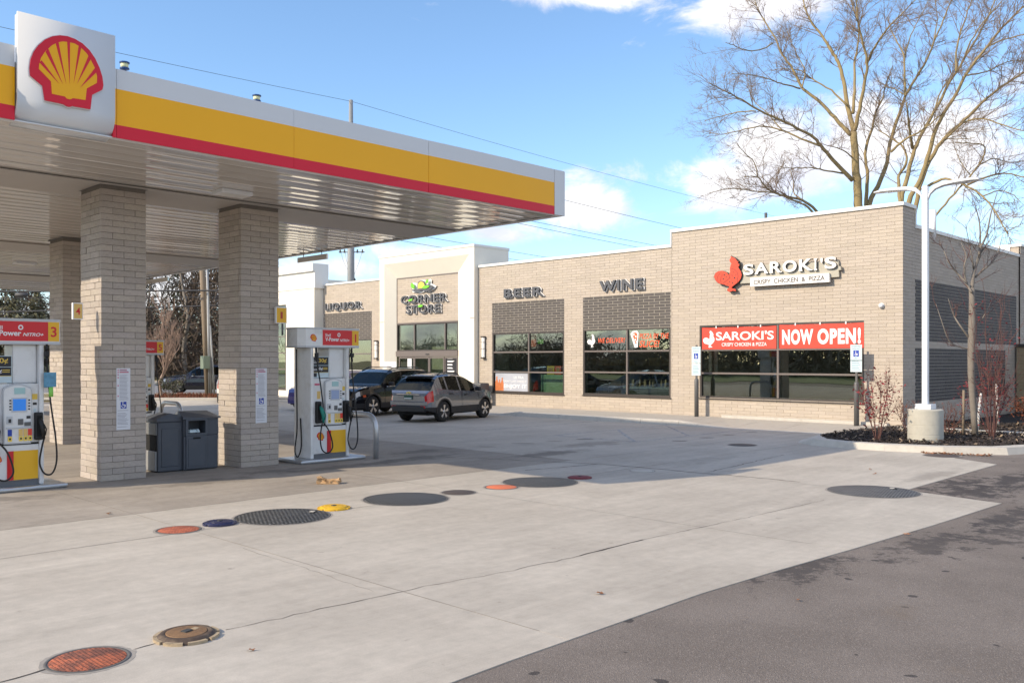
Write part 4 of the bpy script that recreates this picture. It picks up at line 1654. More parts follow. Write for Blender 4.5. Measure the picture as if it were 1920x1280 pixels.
# paper notices
for (px0, px1, pya, pyb, Y, lb) in ((218, 244, 690, 806, 15.86, 'long white paper notice with wheelchair symbol on the column left of the bins'),
                                    (479, 500, 690, 793, 15.95, 'long white paper notice with wheelchair symbol on the column beside the pump')):
    a, b = onY(px0, pyb, Y), onY(px1, pya, Y)
    w, h = b.x - a.x, b.z - a.z
    t_ = thing('paper_notice', lb, 'notice', (a.x, Y - .004, a.z), 0, 'paper notices on the columns')
    fr = frame_Y((0, 0, 0))
    mb = MB()
    mb.box(0, w, -.004, 0, 0, h)
    mb.build('sheet', M['paper'], t_)
    mb = MB()
    mb.prism([(w * .30, h * .345), (w * .72, h * .345), (w * .72, h * .455), (w * .30, h * .455)], fr, .004, .006)
    mb.build('symbol_field', M['print_blue'], t_)
    mb = MB()
    cx_, cz_, s = w * .5, h * .39, w * .16
    for k in range(16):
        if 2 < k < 14:
            a0, a1 = 2 * pi * k / 16 + pi * .55, 2 * pi * (k + 1) / 16 + pi * .55
            mb.prism([(cx_ + s * cos(a0), cz_ + s * sin(a0)), (cx_ + s * cos(a1), cz_ + s * sin(a1)), (cx_ + s * .75 * cos(a1), cz_ + s * .75 * sin(a1)), (cx_ + s * .75 * cos(a0), cz_ + s * .75 * sin(a0))], fr, .006, .0075)
    mb.prism([(cx_ - .4 * s, cz_ + .1 * s), (cx_ - .1 * s, cz_ + .1 * s), (cx_ - .1 * s, cz_ + 1.3 * s), (cx_ - .4 * s, cz_ + 1.3 * s)], fr, .006, .0076)
    mb.prism([(cx_ - .1 * s, cz_ + .1 * s), (cx_ + .7 * s, cz_ + .1 * s), (cx_ + .7 * s, cz_ + .4 * s), (cx_ - .1 * s, cz_ + .4 * s)], fr, .006, .0076)
    mb.prism([(cx_ + .5 * s, cz_ - .6 * s), (cx_ + .8 * s, cz_ - .6 * s), (cx_ + .8 * s, cz_ + .1 * s), (cx_ + .5 * s, cz_ + .1 * s)], fr, .006, .0076)
    mb.lathe((cx_ - .25 * s, -.006, cz_ + 1.6 * s), [(.24 * s, -.0015), (.24 * s, 0)], 10, axis='y')
    mb.build('wheelchair_symbol', M['print_white'], t_)
    mb = MB()
    random.seed(2)
    for i, v in enumerate(np.arange(.045, .97, .022)):
        if .33 < v < .47 or random.random() < .16:
            continue
        a0 = .22 if v > .47 else .07
        mb.prism([(w * a0, h * v), (w * random.uniform(.6, .92), h * v), (w * random.uniform(.6, .92), h * (v + .007)), (w * a0, h * (v + .007))], fr, .004, .0046)
    mb.build('fine_print', M['paper_text'], t_)
    mb = MB()
    for v in (.97, .935, .895, .85, .72, .55):
        mb.prism([(w * .08, h * (v - .012)), (w * .16, h * (v - .012)), (w * .16, h * (v + .008)), (w * .08, h * (v + .008))], fr, .004, .0046)
    mb.prism([(w * .22, h * .965), (w * .75, h * .965), (w * .75, h * .98), (w * .22, h * .98)], fr, .004, .0046)
    mb.prism([(w * .22, h * .928), (w * .88, h * .928), (w * .88, h * .943), (w * .22, h * .943)], fr, .004, .0047)
    mb.build('pink_marks', M['pink_print'], t_)


# number plates that stick out of the columns
def number_plate(num, lb, x0, x1, y, z0, z1, flag_col='signal_yellow'):
    t_ = thing('number_plate', lb, 'number sign', ((x0 + x1) / 2, y, z0), 0, 'pump number plates')
    mb = MB()
    mb.bbox(x0, x1, y, y + .06, z0, z1, .006)
    mb.build('frame', M['print_white'], t_, True)
    mb = MB()
    mb.box(x0 + .018, x1 - .018, y - .004, y, z0 + .018, z1 - .018)
    mb.build('face', M[flag_col], t_, True)
    w = (x1 - x0) * (.42 if num != '1' else .2)
    h = (z1 - z0) * .42
    tm = text_mesh(num, frame_Y(((x0 + x1) / 2 - w / 2, y - .004, (z0 + z1) / 2 - h / 2)), w, h, 0, .003, .02)
    tm.build('numeral', M['signal_red'] if num != '1' else M['sign_text_red'], t_, True)
    return t_


M['sign_text_red'] = pm('sign_text_red', (.45, .05, .03), .5)
M['faded_yellow'] = pm('faded_yellow', (.74, .50, .16), .55)
# plate 4 stands off the column's street side, plate 1 off the second column's
a, b = onY(136.5, 598.5, 16.1), onY(156, 568, 16.1)
number_plate('4', 'small faded yellow number plate reading 4 fixed to the left front column', a.x, b.x, 16.1, a.z, b.z, 'faded_yellow')
a, b = onY(517.5, 606, 15.84), onY(538, 576, 15.84)
t_ = number_plate('1', 'small yellow number plate reading 1 beside the right front column', a.x, b.x, 15.84, a.z, b.z)
mb = MB()
mb.tube([((a.x + b.x) / 2 + .045, 15.88, 2.60), ((a.x + b.x) / 2 + .045, 15.88, a.z)], .02, 8)
mb.build('post', M['steel_grey'], t_, True)

# ================================================================== FUEL PUMPS
def make_pump(num, label, loc, full=True):
    p = thing('fuel_pump', label, 'fuel pump', loc, 0, 'white fuel pumps under the canopy')
    Fy = -.32
    mb = MB()
    mb.bbox(-.80, .80, -.47, .47, 0, .075, .03)
    pl = mb.build('plinth', M['galvanised'], p)
    mb = MB()
    mb.box(-.39, .39, Fy + .03, .29, .075, .17)
    mb.build('skirt', M['pump_skirt'], p)
    mb = MB()
    mb.bbox(-.40, .40, Fy + .02, .30, .17, .735, .008)
    low = mb.build('lower_cabinet', M['pump_white'], p)
    for nm, a, b, mt in (('red_stripe', -.075, .02, 'signal_red'), ('yellow_panel', .02, .385, 'signal_yellow')):
        mb = MB()
        mb.box(a + .001, b - .001, Fy + .008, Fy + .0195, .175, .64)
        mb.build(nm, M[mt], low)
    s = .18 / 600
    fe = lambda u, v, d: Vector((-.235 + (u - 522) * s, Fy + .0195 - d, .53 - (v - 577) * s))
    emblem_parts(fe, 0, low, False, 0, .006)
    # full height side slabs with rounded front edges
    for sx in (-1, 1):
        mb = MB()
        mb.bbox(*((-.475, -.40) if sx < 0 else (.40, .475)), Fy, .32, .075, 2.36, .02)
        mb.build('side_panel', M['pump_white'], p)
    mb = MB()
    mb.bbox(-.399, .399, Fy + .045, .275, .74, 1.72, .01)
    up = mb.build('upper_cabinet', M['pump_white'], p)
    mb = MB()
    mb.box(-.398, .398, Fy + .03, Fy + .044, .738, .765)
    mb.build('shadow_gap', M['black_void'], up)
    mb = MB()
    mb.bbox(.03, .399, -.22, .22, 1.72, 2.36, .03)
    mb.build('riser', M['pump_white'], p)
    mb = MB()
    mb.bbox(-.36, -.30, -.05, .05, 1.72, 2.36, .01)
    mb.build('conduit', M['pump_grey'], p)
    # price topper
    mb = MB()
    mb.box(-.385, .02, Fy + .10, Fy + .12, 1.735, 2.17)
    tp = mb.build('ad_panel', M['sign_pale'], p)
    f = frame_Y((-.38, Fy + .10, 1.735))
    for z0, z1 in ((.26, .425), (.115, .25)):
        mb = MB()
        mb.prism([(.0, z0), (.39, z0), (.39, z1), (.0, z1)], f, 0, .004)
        mb.build('ad_board', M['print_black'], tp)
    text_mesh('Save', lambda a, b, d: f(.02 + a, .30 + b, d), .12, .07, .004, .006).build('lettering', M['print_white'], tp)
    text_mesh('30¢', lambda a, b, d: f(.155 + a, .30 + b, d), .19, .10, .004, .006, .015).build('lettering', M['gold'], tp)
    text_mesh('save', lambda a, b, d: f(.03 + a, .15 + b, d), .08, .035, .004, .006).build('lettering', M['print_white'], tp)
    text_mesh('10¢', lambda a, b, d: f(.125 + a, .145 + b, d), .13, .075, .004, .006, .015).build('lettering', M['print_white'], tp)
    mb = MB()
    for k in range(2):
        mb.prism([(.26, .20 - k * .03), (.37, .20 - k * .03), (.37, .212 - k * .03), (.26, .212 - k * .03)], f, .004, .006)
    mb.build('fine_print', M['gold'], tp)
    mb = MB()
    mb.prism([(.0, .108), (.39, .108), (.39, .114), (.0, .114)], f, .0, .006)
    mb.build('ad_border', M['gold'], tp)
    mb = MB()
    mb.prism([(.02, .02), (.11, .02), (.11, .10), (.02, .10)], f, 0, .003)
    mb.build('photo_print', M['print_black'], tp)
    # console with arched head
    arch = [(-.13, .755), (.27, .755), (.285, 1.60)] + [(.27 - .40 * k / 8, 1.66 + .06 * sin(pi * k / 8)) for k in range(9)] + [(-.145, 1.60)]
    mb = MB()
    mb.prism(arch, frame_Y((0, 0, 0)), .235, .335)
    co = mb.build('console', M['pump_grey'], p)
    arch2 = [(.07 + (x - .07) * .93, 1.2 + (z - 1.2) * .95) for x, z in arch]
    mb = MB()
    mb.prism(arch2, frame_Y((0, 0, 0)), .335, .342)
    mb.build('console_face', M['pump_white'], co)
    F = frame_Y((0, -.342, 0))

    def patch(nm, x0, x1, z0, z1, mt, t=.004, par=co):
        q = MB()
        q.prism([(x0, z0), (x1, z0), (x1, z1), (x0, z1)], F, 0, t)
        return q.build(nm, M[mt], par)
    patch('price_display', .02, .18, 1.555, 1.655, 'led_text', .006)
    patch('screen_bezel', -.02, .21, 1.265, 1.495, 'pump_grey', .006)
    q = MB()
    q.prism([(.0, 1.29), (.19, 1.29), (.19, 1.475), (.0, 1.475)], F, .006, .009)
    q.build('screen', M['screen_blue'] if num in ('3', '5') else M['screen_grey'], co)
    q = MB()
    for k in range(4):
        for x in (-.052, .226):
            q.prism([(x, 1.30 + k * .048), (x + .026, 1.30 + k * .048), (x + .026, 1.322 + k * .048), (x, 1.322 + k * .048)], F, 0, .008)
    q.build('soft_key', M['print_black'], co)
    patch('card_reader', -.09, -.01, 1.08, 1.20, 'pump_grey', .02)
    patch('card_slot', -.07, -.03, 1.10, 1.16, 'print_black', .023)
    patch('keypad', .075, .15, 1.06, 1.155, 'steel_grey', .012)
    patch('receipt_slot', .17, .26, 1.04, 1.10, 'steel_grey', .015)
    patch('speaker', .20, .26, 1.155, 1.20, 'print_black', .004)
    patch('shelf', -.10, .26, 1.005, 1.02, 'pump_grey', .02)
    for k, (x, mt) in enumerate(((-.075, 'print_blue' if num == '3' else 'faded_yellow'), (.085, 'faded_yellow'), (.155, 'faded_yellow'), (.222, 'banner_red'))):
        g_ = patch('grade_label', x, x + .060, .885, .99, mt, .006)
        q = MB()
        q.prism([(x + .004, .80), (x + .056, .80), (x + .060, .84), (x + .056, .88), (x + .004, .88), (x, .84)], F, 0, .014)
        q.build('grade_button', M['sun_yellow'], co)
        q = MB()
        q.prism([(x + .016, .825), (x + .044, .825), (x + .044, .855), (x + .016, .855)], F, .014, .016)
        q.build('grade_number', M['print_black'], co)
    # stickers
    G = frame_Y((0, Fy + .045, 0))
    for (nm, x0, x1, z0, z1, mt) in (('sticker', .305, .385, 1.46, 1.55, 'gold'), ('sticker', .315, .375, 1.37, 1.41, 'print_black'), ('sticker', .325, .365, 1.26, 1.31, 'sign_pale'),
                                     ('sticker', -.30, -.22, 1.30, 1.46, 'faded_yellow'), ('sticker', -.36, -.24, 1.58, 1.62, 'pink_print')):
        q = MB()
        q.prism([(x0, z0), (x1, z0), (x1, z1), (x0, z1)], G, 0, .003)
        q.build(nm, M[mt], up)
    # nozzles in their boots, and hoses from the head
    for side, x, mt in ((-1, -.275, 'green_nozzle' if num != '3' else 'rubber'), (1, .405, 'rubber')):
        mb = MB()
        mb.bbox(x - .075, x + .05, Fy - .03, Fy + .06, .80, 1.25, .02)
        bt = mb.build('nozzle_boot', M['rubber'], p)
        mb = MB()
        mb.box(x - .05, x + .025, Fy - .032, Fy - .0301, .86, 1.2)
        mb.build('boot_recess', M['black_void'], bt)
        mb = MB()
        mb.tube([(x - .01, Fy - .05, 1.15), (x - .01, Fy - .10, 1.10), (x + .01, Fy - .12, .98), (x + .03, Fy - .11, .82)], [.02, .038, .034, .022], 10)
        mb.tube([(x + .02, Fy - .14, 1.06), (x + .05, Fy - .16, .98), (x + .045, Fy - .13, .88)], .012, 6)
        mb.build('nozzle', M[mt], p)
        q = MB()
        hx = -.375 if side < 0 else .50
        if side < 0:
            pts = [(hx, Fy - .05, 2.33), (hx + .02, Fy - .06, 2.0), (hx + .10, Fy - .08, 1.45), (hx + .13, Fy - .10, 1.0), (hx + .06, Fy - .10, .55), (hx + .10, Fy - .1, .27),
                   (hx + .25, Fy - .1, .19), (hx + .36, Fy - .1, .32), (hx + .28, Fy - .1, .62), (x + .03, Fy - .11, .82)]
        else:
            pts = [(hx, Fy - .02, 2.33), (hx + .01, Fy - .03, 2.0), (hx + .06, Fy - .04, 1.4), (hx + .13, Fy - .05, .85), (hx + .15, Fy - .05, .45), (hx + .08, Fy - .05, .24),
                   (hx - .04, Fy - .06, .25), (hx - .12, Fy - .08, .42), (hx - .10, Fy - .10, .65), (x + .03, Fy - .11, .82)]
        q.tube(catmull(pts, 5), .0145, 8)
        q.build('hose', M['rubber'], p)
        q = MB()
        q.tube([(hx, Fy - .04, 2.36), (hx, Fy - .045, 2.26)], .02, 8)
        q.bbox(hx - .035, hx + .035, Fy - .085, Fy - .015, 2.16, 2.25, .008)
        q.tube([(hx, Fy - .05, 2.16), (hx, Fy - .05, 2.06)], .022, 8)
        q.build('breakaway', M['rubber'], p)
    if num == '3':
        mb = MB()
        mb.box(.44, .63, Fy - .09, Fy - .085, 1.66, 1.90)
        tg = mb.build('hose_tag', M['tag_print'], p)
        mb = MB()
        mb.tube([(.555, Fy - .07, 1.50), (.555, Fy - .07, 1.66)], .035, 8)
        mb.build('hose_sleeve', M['tag_green'], p)
    mb = MB()
    hx = -.55
    mb.tube(catmull([(hx, .1, 2.33), (hx - .01, .08, 1.6), (hx - .02, .05, .7), (hx - .10, .0, .25), (hx - .06, -.05, .12), (hx + .04, -.02, .35), (hx + .06, .05, .9)], 5), .0145, 8)
    mb.build('hose', M['rubber'], p)
    # head
    mb = MB()
    oc = [(-.72, -.20), (-.60, -.33), (.70, -.33), (.72, -.31), (.72, .31), (.70, .33), (-.60, .33), (-.72, .20)]
    mb.prism(oc, lambda u, v, d: Vector((u, v, d)), 2.36, 2.77)
    hd = mb.build('head', M['pump_white'], p)
    for z in (2.36, 2.74):
        mb = MB()
        mb.prism([(x * 1.012, y * 1.03) for x, y in oc], lambda u, v, d: Vector((u, v, d)), z - .004, z + .03)
        mb.build('head_trim', M['pump_grey'], hd)
    Hf = frame_Y((0, -.33, 2.36))
    a0 = -.20 if num == '1' else -.62
    mb = MB()
    mb.prism([(a0, .05), (.53, .05), (.53, .365), (a0, .365)], Hf, 0, .006)
    mb.build('red_panel', M['signal_red'], hd)
    mb = MB()
    mb.prism([(.532, .05), (.70, .05), (.70, .365), (.532, .365)], Hf, 0, .0062)
    mb.build('number_panel', M['signal_yellow'], hd)
    text_mesh(num, lambda a, b, d: Hf((.57 if num != '1' else .60) + a, .12 + b, d), .09 if num != '1' else .035, .17, .0062, .009, .02).build('lettering', M['signal_red'], hd)
    Hb = lambda u, v, d: Vector((-u, .33 + d, 2.36 + v))
    mb = MB()
    mb.prism([(-.20, .05), (.53, .05), (.53, .365), (-.20, .365)], Hb, 0, .006)
    mb.build('red_panel', M['signal_red'], hd)
    mb = MB()
    mb.prism([(-.70, .05), (-.202, .05), (-.202, .365), (-.70, .365)], Hb, 0, .0062)
    mb.build('number_panel', M['signal_yellow'], hd)
    k = 1.0
    x0 = -.14 if num == '1' else -.32
    wv = .60 if num == '1' else .78
    text_mesh('Shell', lambda a, b, d: Hf(x0 + a, .232 + b, d), wv * .22, .058, .006, .009, .012).build('lettering', M['print_white'], hd)
    text_mesh('V-Power', lambda a, b, d: Hf(x0 + a, .13 + b, d), wv * .57, .088, .006, .009, .025).build('lettering', M['print_white'], hd)
    text_mesh('NITRO+', lambda a, b, d: Hf(x0 + wv * .60 + a, .128 + b, d), wv * .40, .055, .006, .009, .02, .3).build('lettering', M['print_white'], hd)
    mb = MB()
    for q_ in range(20):
        a1, a2 = 2 * pi * q_ / 20, 2 * pi * (q_ + 1) / 20
        c0, c1 = x0 + wv * .56, .268
        mb.prism([(c0 + .038 * cos(a1), c1 + .042 * sin(a1)), (c0 + .038 * cos(a2), c1 + .042 * sin(a2)), (c0 + .020 * cos(a2), c1 + .022 * sin(a2)), (c0 + .020 * cos(a1), c1 + .022 * sin(a1))], Hf, .006, .009)
    mb.build('ring_mark', M['print_white'], hd)
    if num == '1':
        s2 = .155 / 600
        fe2 = lambda u, v, d: Vector((-.42 + (u - 522) * s2, -.33 - d, 2.56 - (v - 577) * s2))
        emblem_parts(fe2, 0, hd, False, 0, .006)
    return p


M['tag_print'] = pm('tag_print', (.10, .28, .42), .5, var=.6, vscale=14)
M['tag_green'] = pm('tag_green', (.25, .62, .10), .5)
make_pump('1', 'white fuel pump standing right of the second block column, steel hoop guard beside it', (10.63, 16.02, 0))
make_pump('3', 'white fuel pump numbered 3 left of the first block column with blue screen', (4.62, 16.06, 0))
make_pump('5', 'white fuel pump numbered 5 half hidden behind the first block column', (9.85, 23.75, 0)).scale = (1, 1, .95)   # stands a little lower, the lot falls away


# steel hoops that guard the pumps
def hoop(lb, x, y0, y1, h):
    pts = [(x, y0, -.02), (x, y0, h - .30)]
    for k in range(1, 7):
        a = pi / 2 * k / 6
        pts.append((x, y0 + .30 * (1 - cos(a)), h - .30 + .30 * sin(a)))
    for k in range(0, 7):
        a = pi / 2 * k / 6
        pts.append((x, y1 - .30 + .30 * sin(a), h - .30 + .30 * cos(a)))
    pts.append((x, y1, -.02))
    mb = MB()
    mb.tube(pts, .057, 14)
    tag(mb.build('hoop_guard', M['galvanised'], loc=(x, (y0 + y1) / 2, 0)), lb, 'guard rail', 'steel hoop guards by the pumps')


hoop('bent steel pipe hoop guard right of the white pump beside the dark parked car', 11.56, 15.38, 16.55, .93)
q = onZ(333, 800)
hoop('bent steel pipe hoop guard behind the grey bins at the far pump', 10.9, 23.1, 24.35, .93)


# ================================================================== WASTE BINS
def bin_body(mb, x0, x1, y0, y1, h, pk):
    """tapered body with a low hipped lid"""
    cx_, cy_ = (x0 + x1) / 2, (y0 + y1) / 2
    mb.bbox(x0, x1, y0, y1, .01, h, .025)


M['pail_grey'] = pm('pail_grey', (.27, .275, .28), .5, var=.08)
M['flap_grey'] = pm('flap_grey', (.16, .165, .17), .5, var=.08)
b1 = thing('washer_bin', 'dark grey forecourt bin with squeegee pail and open front facing the left column', 'bin', (7.5, 16.65, 0))
mb = MB()
bin_body(mb, 7.25, 7.74, 16.33, 16.86, .95, .1)
mb.build('body', M['bin_plastic'], b1, True)
mb = MB()
vs = [(7.22, 16.30, .95), (7.78, 16.30, .95), (7.78, 16.89, .95), (7.22, 16.89, .95), (7.22, 16.30, 1.01), (7.78, 16.30, 1.04), (7.78, 16.89, 1.04), (7.22, 16.89, 1.01), (7.5, 16.36, 1.10), (7.5, 16.83, 1.10)]
mb.add(vs, [(0, 3, 2, 1), (0, 1, 5, 8, 4), (2, 3, 7, 9, 6), (1, 2, 6, 9, 8, 5), (3, 0, 4, 8, 9, 7)])
mb.build('lid', M['bin_plastic'], b1, True)
mb = MB()
mb.bbox(7.225, 7.26, 16.36, 16.83, .70, .92, .008)
mb.build('dispenser_flap', M['flap_grey'], b1, True)
mb = MB()
mb.bbox(7.215, 7.26, 16.37, 16.82, .03, .40, .01)
mb.build('pail', M['pail_grey'], b1, True)
mb = MB()
mb.box(7.24, 7.249, 16.38, 16.81, .40, .70)
mb.build('opening', M['black_void'], b1, True)
mb = MB()
mb.bbox(7.32, 7.66, 16.318, 16.34, .10, .82, .012)
mb.build('side_panel', M['bin_plastic'], b1, True)
b2 = thing('waste_bin', 'dark grey forecourt waste bin with square opening above a door, next to right column', 'bin', (8.0, 16.5, 0))
mb = MB()
mb.bbox(7.72, 8.42, 16.26, 16.74, .01, .66, .025)
for a in ((7.72, 7.80), (8.17, 8.42)):
    mb.bbox(*a, 16.262, 16.74, .66, .98, .012)
mb.bbox(7.80, 8.17, 16.55, 16.738, .66, .98, .01)
mb.build('body', M['bin_plastic'], b2, True)
mb = MB()
vs = [(7.69, 16.22, .98), (8.45, 16.22, .98), (8.45, 16.77, .98), (7.69, 16.77, .98), (7.69, 16.22, 1.02), (8.45, 16.22, 1.01), (8.45, 16.77, 1.01), (7.69, 16.77, 1.02), (7.72, 16.5, 1.13), (8.30, 16.5, 1.12)]
mb.add(vs, [(0, 3, 2, 1), (0, 1, 5, 9, 8, 4), (2, 3, 7, 8, 9, 6), (1, 2, 6, 9, 5), (3, 0, 4, 8, 7)])
mb.build('lid', M['bin_plastic'], b2, True)
mb = MB()
mb.bbox(7.76, 8.18, 16.235, 16.262, .03, .68, .012)
dr = mb.build('door', M['bin_plastic'], b2, True)
mb = MB()
mb.bbox(7.80, 8.14, 16.228, 16.236, .08, .60, .006)
mb.build('door_panel', M['bin_plastic'], dr, True)
mb = MB()
mb.box(7.90, 8.04, 16.226, 16.234, .60, .63)
mb.build('handle', M['black_void'], dr, True)
mb = MB()
for a in ((7.745, 7.80, .70, .97), (8.14, 8.195, .70, .97)):
    mb.bbox(a[0], a[1], 16.225, 16.26, a[2], a[3], .008)
mb.bbox(7.745, 8.195, 16.2255, 16.26, .66, .71, .008)
mb.bbox(7.745, 8.195, 16.2255, 16.26, .945, .985, .008)
mb.build('opening_frame', M['bin_plastic'], b2, True)
mb = MB()
random.seed(4)
for k in range(9):
    x, y = random.uniform(7.83, 8.1), random.uniform(16.3, 16.45)
    mb.lathe((x, y, .70), [(.01, 0), (.05, .02), (.03, .06), (.005, .08)], 6, sm=False)
tag(mb.build('crumpled_wrapper', M['sign_pale']), 'crumpled pale wrappers heaped in the bin opening', 'litter')
# ================================================================== SIGNS ON THE SHOPS
def face_frame(pxl, pyb, pxr, X):
    """frame on a plane X facing the lot, its origin at the photo's lower left point; also returns the width to pxr"""
    a = onX(pxl, pyb, X)
    b = onX(pxr, pyb, X)
    w = a.y - b.y
    return (lambda u, v, d: Vector((X - d, a.y - u, a.z + v))), w, a


def raised_word(txt, lb, pxl, pxr, z0, z1, bold=.03, sx=None):
    """channel letters: white backing outline, dark face standing off the brick"""
    X = XF
    yl, yr = onX(pxl, 550, X).y, onX(pxr, 550, X).y
    w, h = yl - yr, z1 - z0
    fr = lambda u, v, d: Vector((X - d, yl - u, z0 + v))
    t_ = thing('channel_letters', lb, 'sign', (X, (yl + yr) / 2, z0), 0, 'grey channel letter signs over the shop windows')
    text_mesh(txt, lambda u, v, d: fr(u + .012, v - .010, d), w, h, .04, .08, bold, 0, 1.22, .038).build('letter_back', M['letter_white'], t_, True)
    text_mesh(txt, fr, w, h, .085, .15, bold, 0, 1.22).build('letter_body', M['letter_side'], t_, True)
    text_mesh(txt, fr, w, h, .15, .155, bold, 0, 1.22).build('letter_face', M['letter_grey'], t_, True)
    return t_


M['letter_grey'] = pm('letter_grey2', (.095, .096, .106), .35, var=.05)
raised_word('BEER', 'raised grey letters spelling BEER above the dark brick bay with the beer poster', 949, 1021, 4.74, 5.10)
raised_word('WINE', 'raised grey letters spelling WINE above the dark brick bay beside the taller block', 1128, 1209, 4.72, 5.12)
raised_word('LIQUOR', 'raised grey letters spelling LIQUOR above the dark brick bay left of the portal', 613, 681, 4.66, 5.08)

# corner store sign
X = 27.1
t_ = thing('entrance_sign', 'raised CORNER STORE sign with sunrise and green leaves over the entrance doors', 'sign', (X, 32.2, 4.3))
for txt, pl, pr, z0, z1 in (('CORNER', 756, 841, 4.80, 5.18), ('STORE', 765, 829, 4.31, 4.70)):
    yl, yr = onX(pl, 560, X).y, onX(pr, 560, X).y
    w, h = yl - yr, z1 - z0
    fr = lambda u, v, d: Vector((X - d, yl - u, z0 + v))
    text_mesh(txt, lambda u, v, d: fr(u + .012, v - .010, d), w, h, .04, .08, .02, 0, 1.12, .04).build('letter_back', M['letter_white'], t_, True)
    text_mesh(txt, fr, w, h, .085, .15, .02, 0, 1.12).build('letter_body', M['letter_side'], t_, True)
    text_mesh(txt, fr, w, h, .15, .155, .02, 0, 1.12).build('letter_face', M['letter_grey'], t_, True)


def cs(u, v, d):          # units of the enlarged photo detail (740 + u / 10.667)
    p = onX(740 + u / 10.667, 500 + v / 10.667, X)
    return Vector((X - d, p.y, p.z))


def leaf_poly(ax, ay, bx, by, wd, n=8):
    out = []
    L = math.hypot(bx - ax, by - ay)
    ux, uy = (bx - ax) / L, (by - ay) / L
    for s in (1, -1):
        rng = range(n + 1) if s > 0 else range(n - 1, 0, -1)
        for k in rng:
            t = k / n
            o = s * wd * sin(pi * t) ** .8
            out.append((ax + (bx - ax) * t - uy * o, ay + (by - ay) * t + ux * o))
    return out


sunp = [(505, 450)] + [(585 + 82 * cos(pi - pi * k / 10), 385 - 110 * sin(pi * k / 10) * .95) for k in range(11)] + [(650, 400), (600, 440)]
big = leaf_poly(585, 460, 830, 390, 62)
swoosh = [(395, 465), (450, 455), (520, 455), (590, 440), (610, 455), (560, 492), (480, 500), (420, 490)]
backs = [(380, 505), (390, 320), (440, 325), (500, 345), (540, 275), (620, 262), (660, 290), (740, 245), (765, 270), (760, 340), (860, 385), (820, 450), (720, 505), (620, 500), (560, 525), (450, 520)]
mb = MB()
mb.prism(backs, cs, .05, .08)
mb.build('emblem_back', M['letter_white'], t_, True)
mb = MB()
mb.prism(sunp, cs, .09, .16)
mb.prism(big, cs, .165, .185)
mb.prism(swoosh, cs, .165, .184)
mb.build('emblem_outline', M['letter_grey'], t_, True)
mb = MB()
mb.prism([(585 + (x - 585) * .80, 400 + (y - 400) * .80) for x, y in sunp], cs, .16, .168)
mb.build('sun_face', M['sun_yellow'], t_, True)
for lp in (leaf_poly(450, 450, 405, 330, 34), leaf_poly(690, 345, 735, 260, 26), leaf_poly(610, 430, 765, 390, 32), leaf_poly(335, 690, 430, 650, 22), leaf_poly(530, 800, 635, 775, 26)):
    mb = MB()
    mb.prism(lp, cs, .19, .215)
    mb.build('green_leaf', M['leaf_green'], t_, True)

# rooster sign
X = 26.72
t_ = thing('rooster_sign', 'raised SAROKI\'S CRISPY CHICKEN & PIZZA sign with red rooster on the brick wall', 'sign', (XF, 14, 4.7))


def rs(u, v, d):          # units of the enlarged photo detail (1320 + u / 6.857)
    p = onX(1320 + u / 6.857, 460 + v / 6.857, X)
    return Vector((X - d, p.y, p.z))


ROO = [(345, 138), (365, 150), (395, 163), (415, 183), (425, 203), (447, 208), (430, 222), (455, 245), (452, 268), (438, 275), (450, 298), (475, 338), (485, 380), (472, 430),
       (440, 472), (400, 502), (368, 527), (350, 545), (378, 556), (406, 562), (410, 588), (370, 582), (330, 598), (296, 576), (302, 560), (322, 546), (326, 527), (290, 515), (255, 500),
       (225, 497), (180, 482), (145, 440), (131, 400), (150, 355), (190, 331), (240, 327), (290, 347), (325, 386), (336, 340), (335, 290), (345, 252), (356, 232), (336, 212), (330, 182), (345, 165)]
rc = (sum(p[0] for p in ROO) / len(ROO), sum(p[1] for p in ROO) / len(ROO))
mb = MB()
mb.prism([(rc[0] + (x - rc[0]) * 1.03, rc[1] + (y - rc[1]) * 1.02) for x, y in ROO], rs, -.12, -.005)
mb.build('rooster_side', M['letter_side'], t_, True)
mb = MB()
mb.prism(ROO, rs, -.005, .01)
mb.build('rooster_face', M['rooster_red'], t_, True)
mb = MB()


def stroke(pts, w, d):
    for (a, b) in zip(pts[:-1], pts[1:]):
        L = math.hypot(b[0] - a[0], b[1] - a[1])
        nx, ny = -(b[1] - a[1]) / L * w, (b[0] - a[0]) / L * w
        mb.prism([(a[0] + nx, a[1] + ny), (b[0] + nx, b[1] + ny), (b[0] - nx, b[1] - ny), (a[0] - nx, a[1] - ny)], rs, .01, d)


stroke([(325, 386), (333, 420), (245, 490)], 2.4, .014)
stroke([(336, 295), (400, 312), (432, 350), (440, 400), (428, 450), (436, 474)], 2.4, .014)
stroke([(225, 495), (212, 450), (222, 400), (250, 375)], 1.8, .014)
stroke([(190, 482), (172, 440), (178, 395), (205, 360)], 1.8, .014)
for (x, y, r) in ((265, 380, 9), (290, 405, 6), (250, 430, 9), (378, 345, 6), (362, 385, 8), (395, 417, 11), (330, 465, 8), (367, 482, 9), (410, 375, 6), (308, 492, 6)):
    mb.prism([(x + r * cos(2 * pi * k / 8), y + r * sin(2 * pi * k / 8)) for k in range(8)], rs, .01, .013)
mb.build('rooster_line', M['letter_side'], t_, True)
mb = MB()
mb.prism([(440, 400), (500, 262), (1715, 195), (1722, 402), (452, 490)], rs, -.15, -.07)
mb.build('backing', M['sign_cream'], t_, True)
mb = MB()
mb.prism([(600, 420), (1612, 357), (1618, 470), (600, 530)], rs, -.06, .03)
mb.build('strap_board', M['letter_white'], t_, True)


def line_frame(u0, v0, u1, v1, dz=0.):
    p, q = rs(u0, v0, dz), rs(u1, v1, dz)
    w = (q - p).length
    ux = (q - p).normalized()
    return (lambda a, b, d: p + ux * a + Vector((-d, 0, b))), w


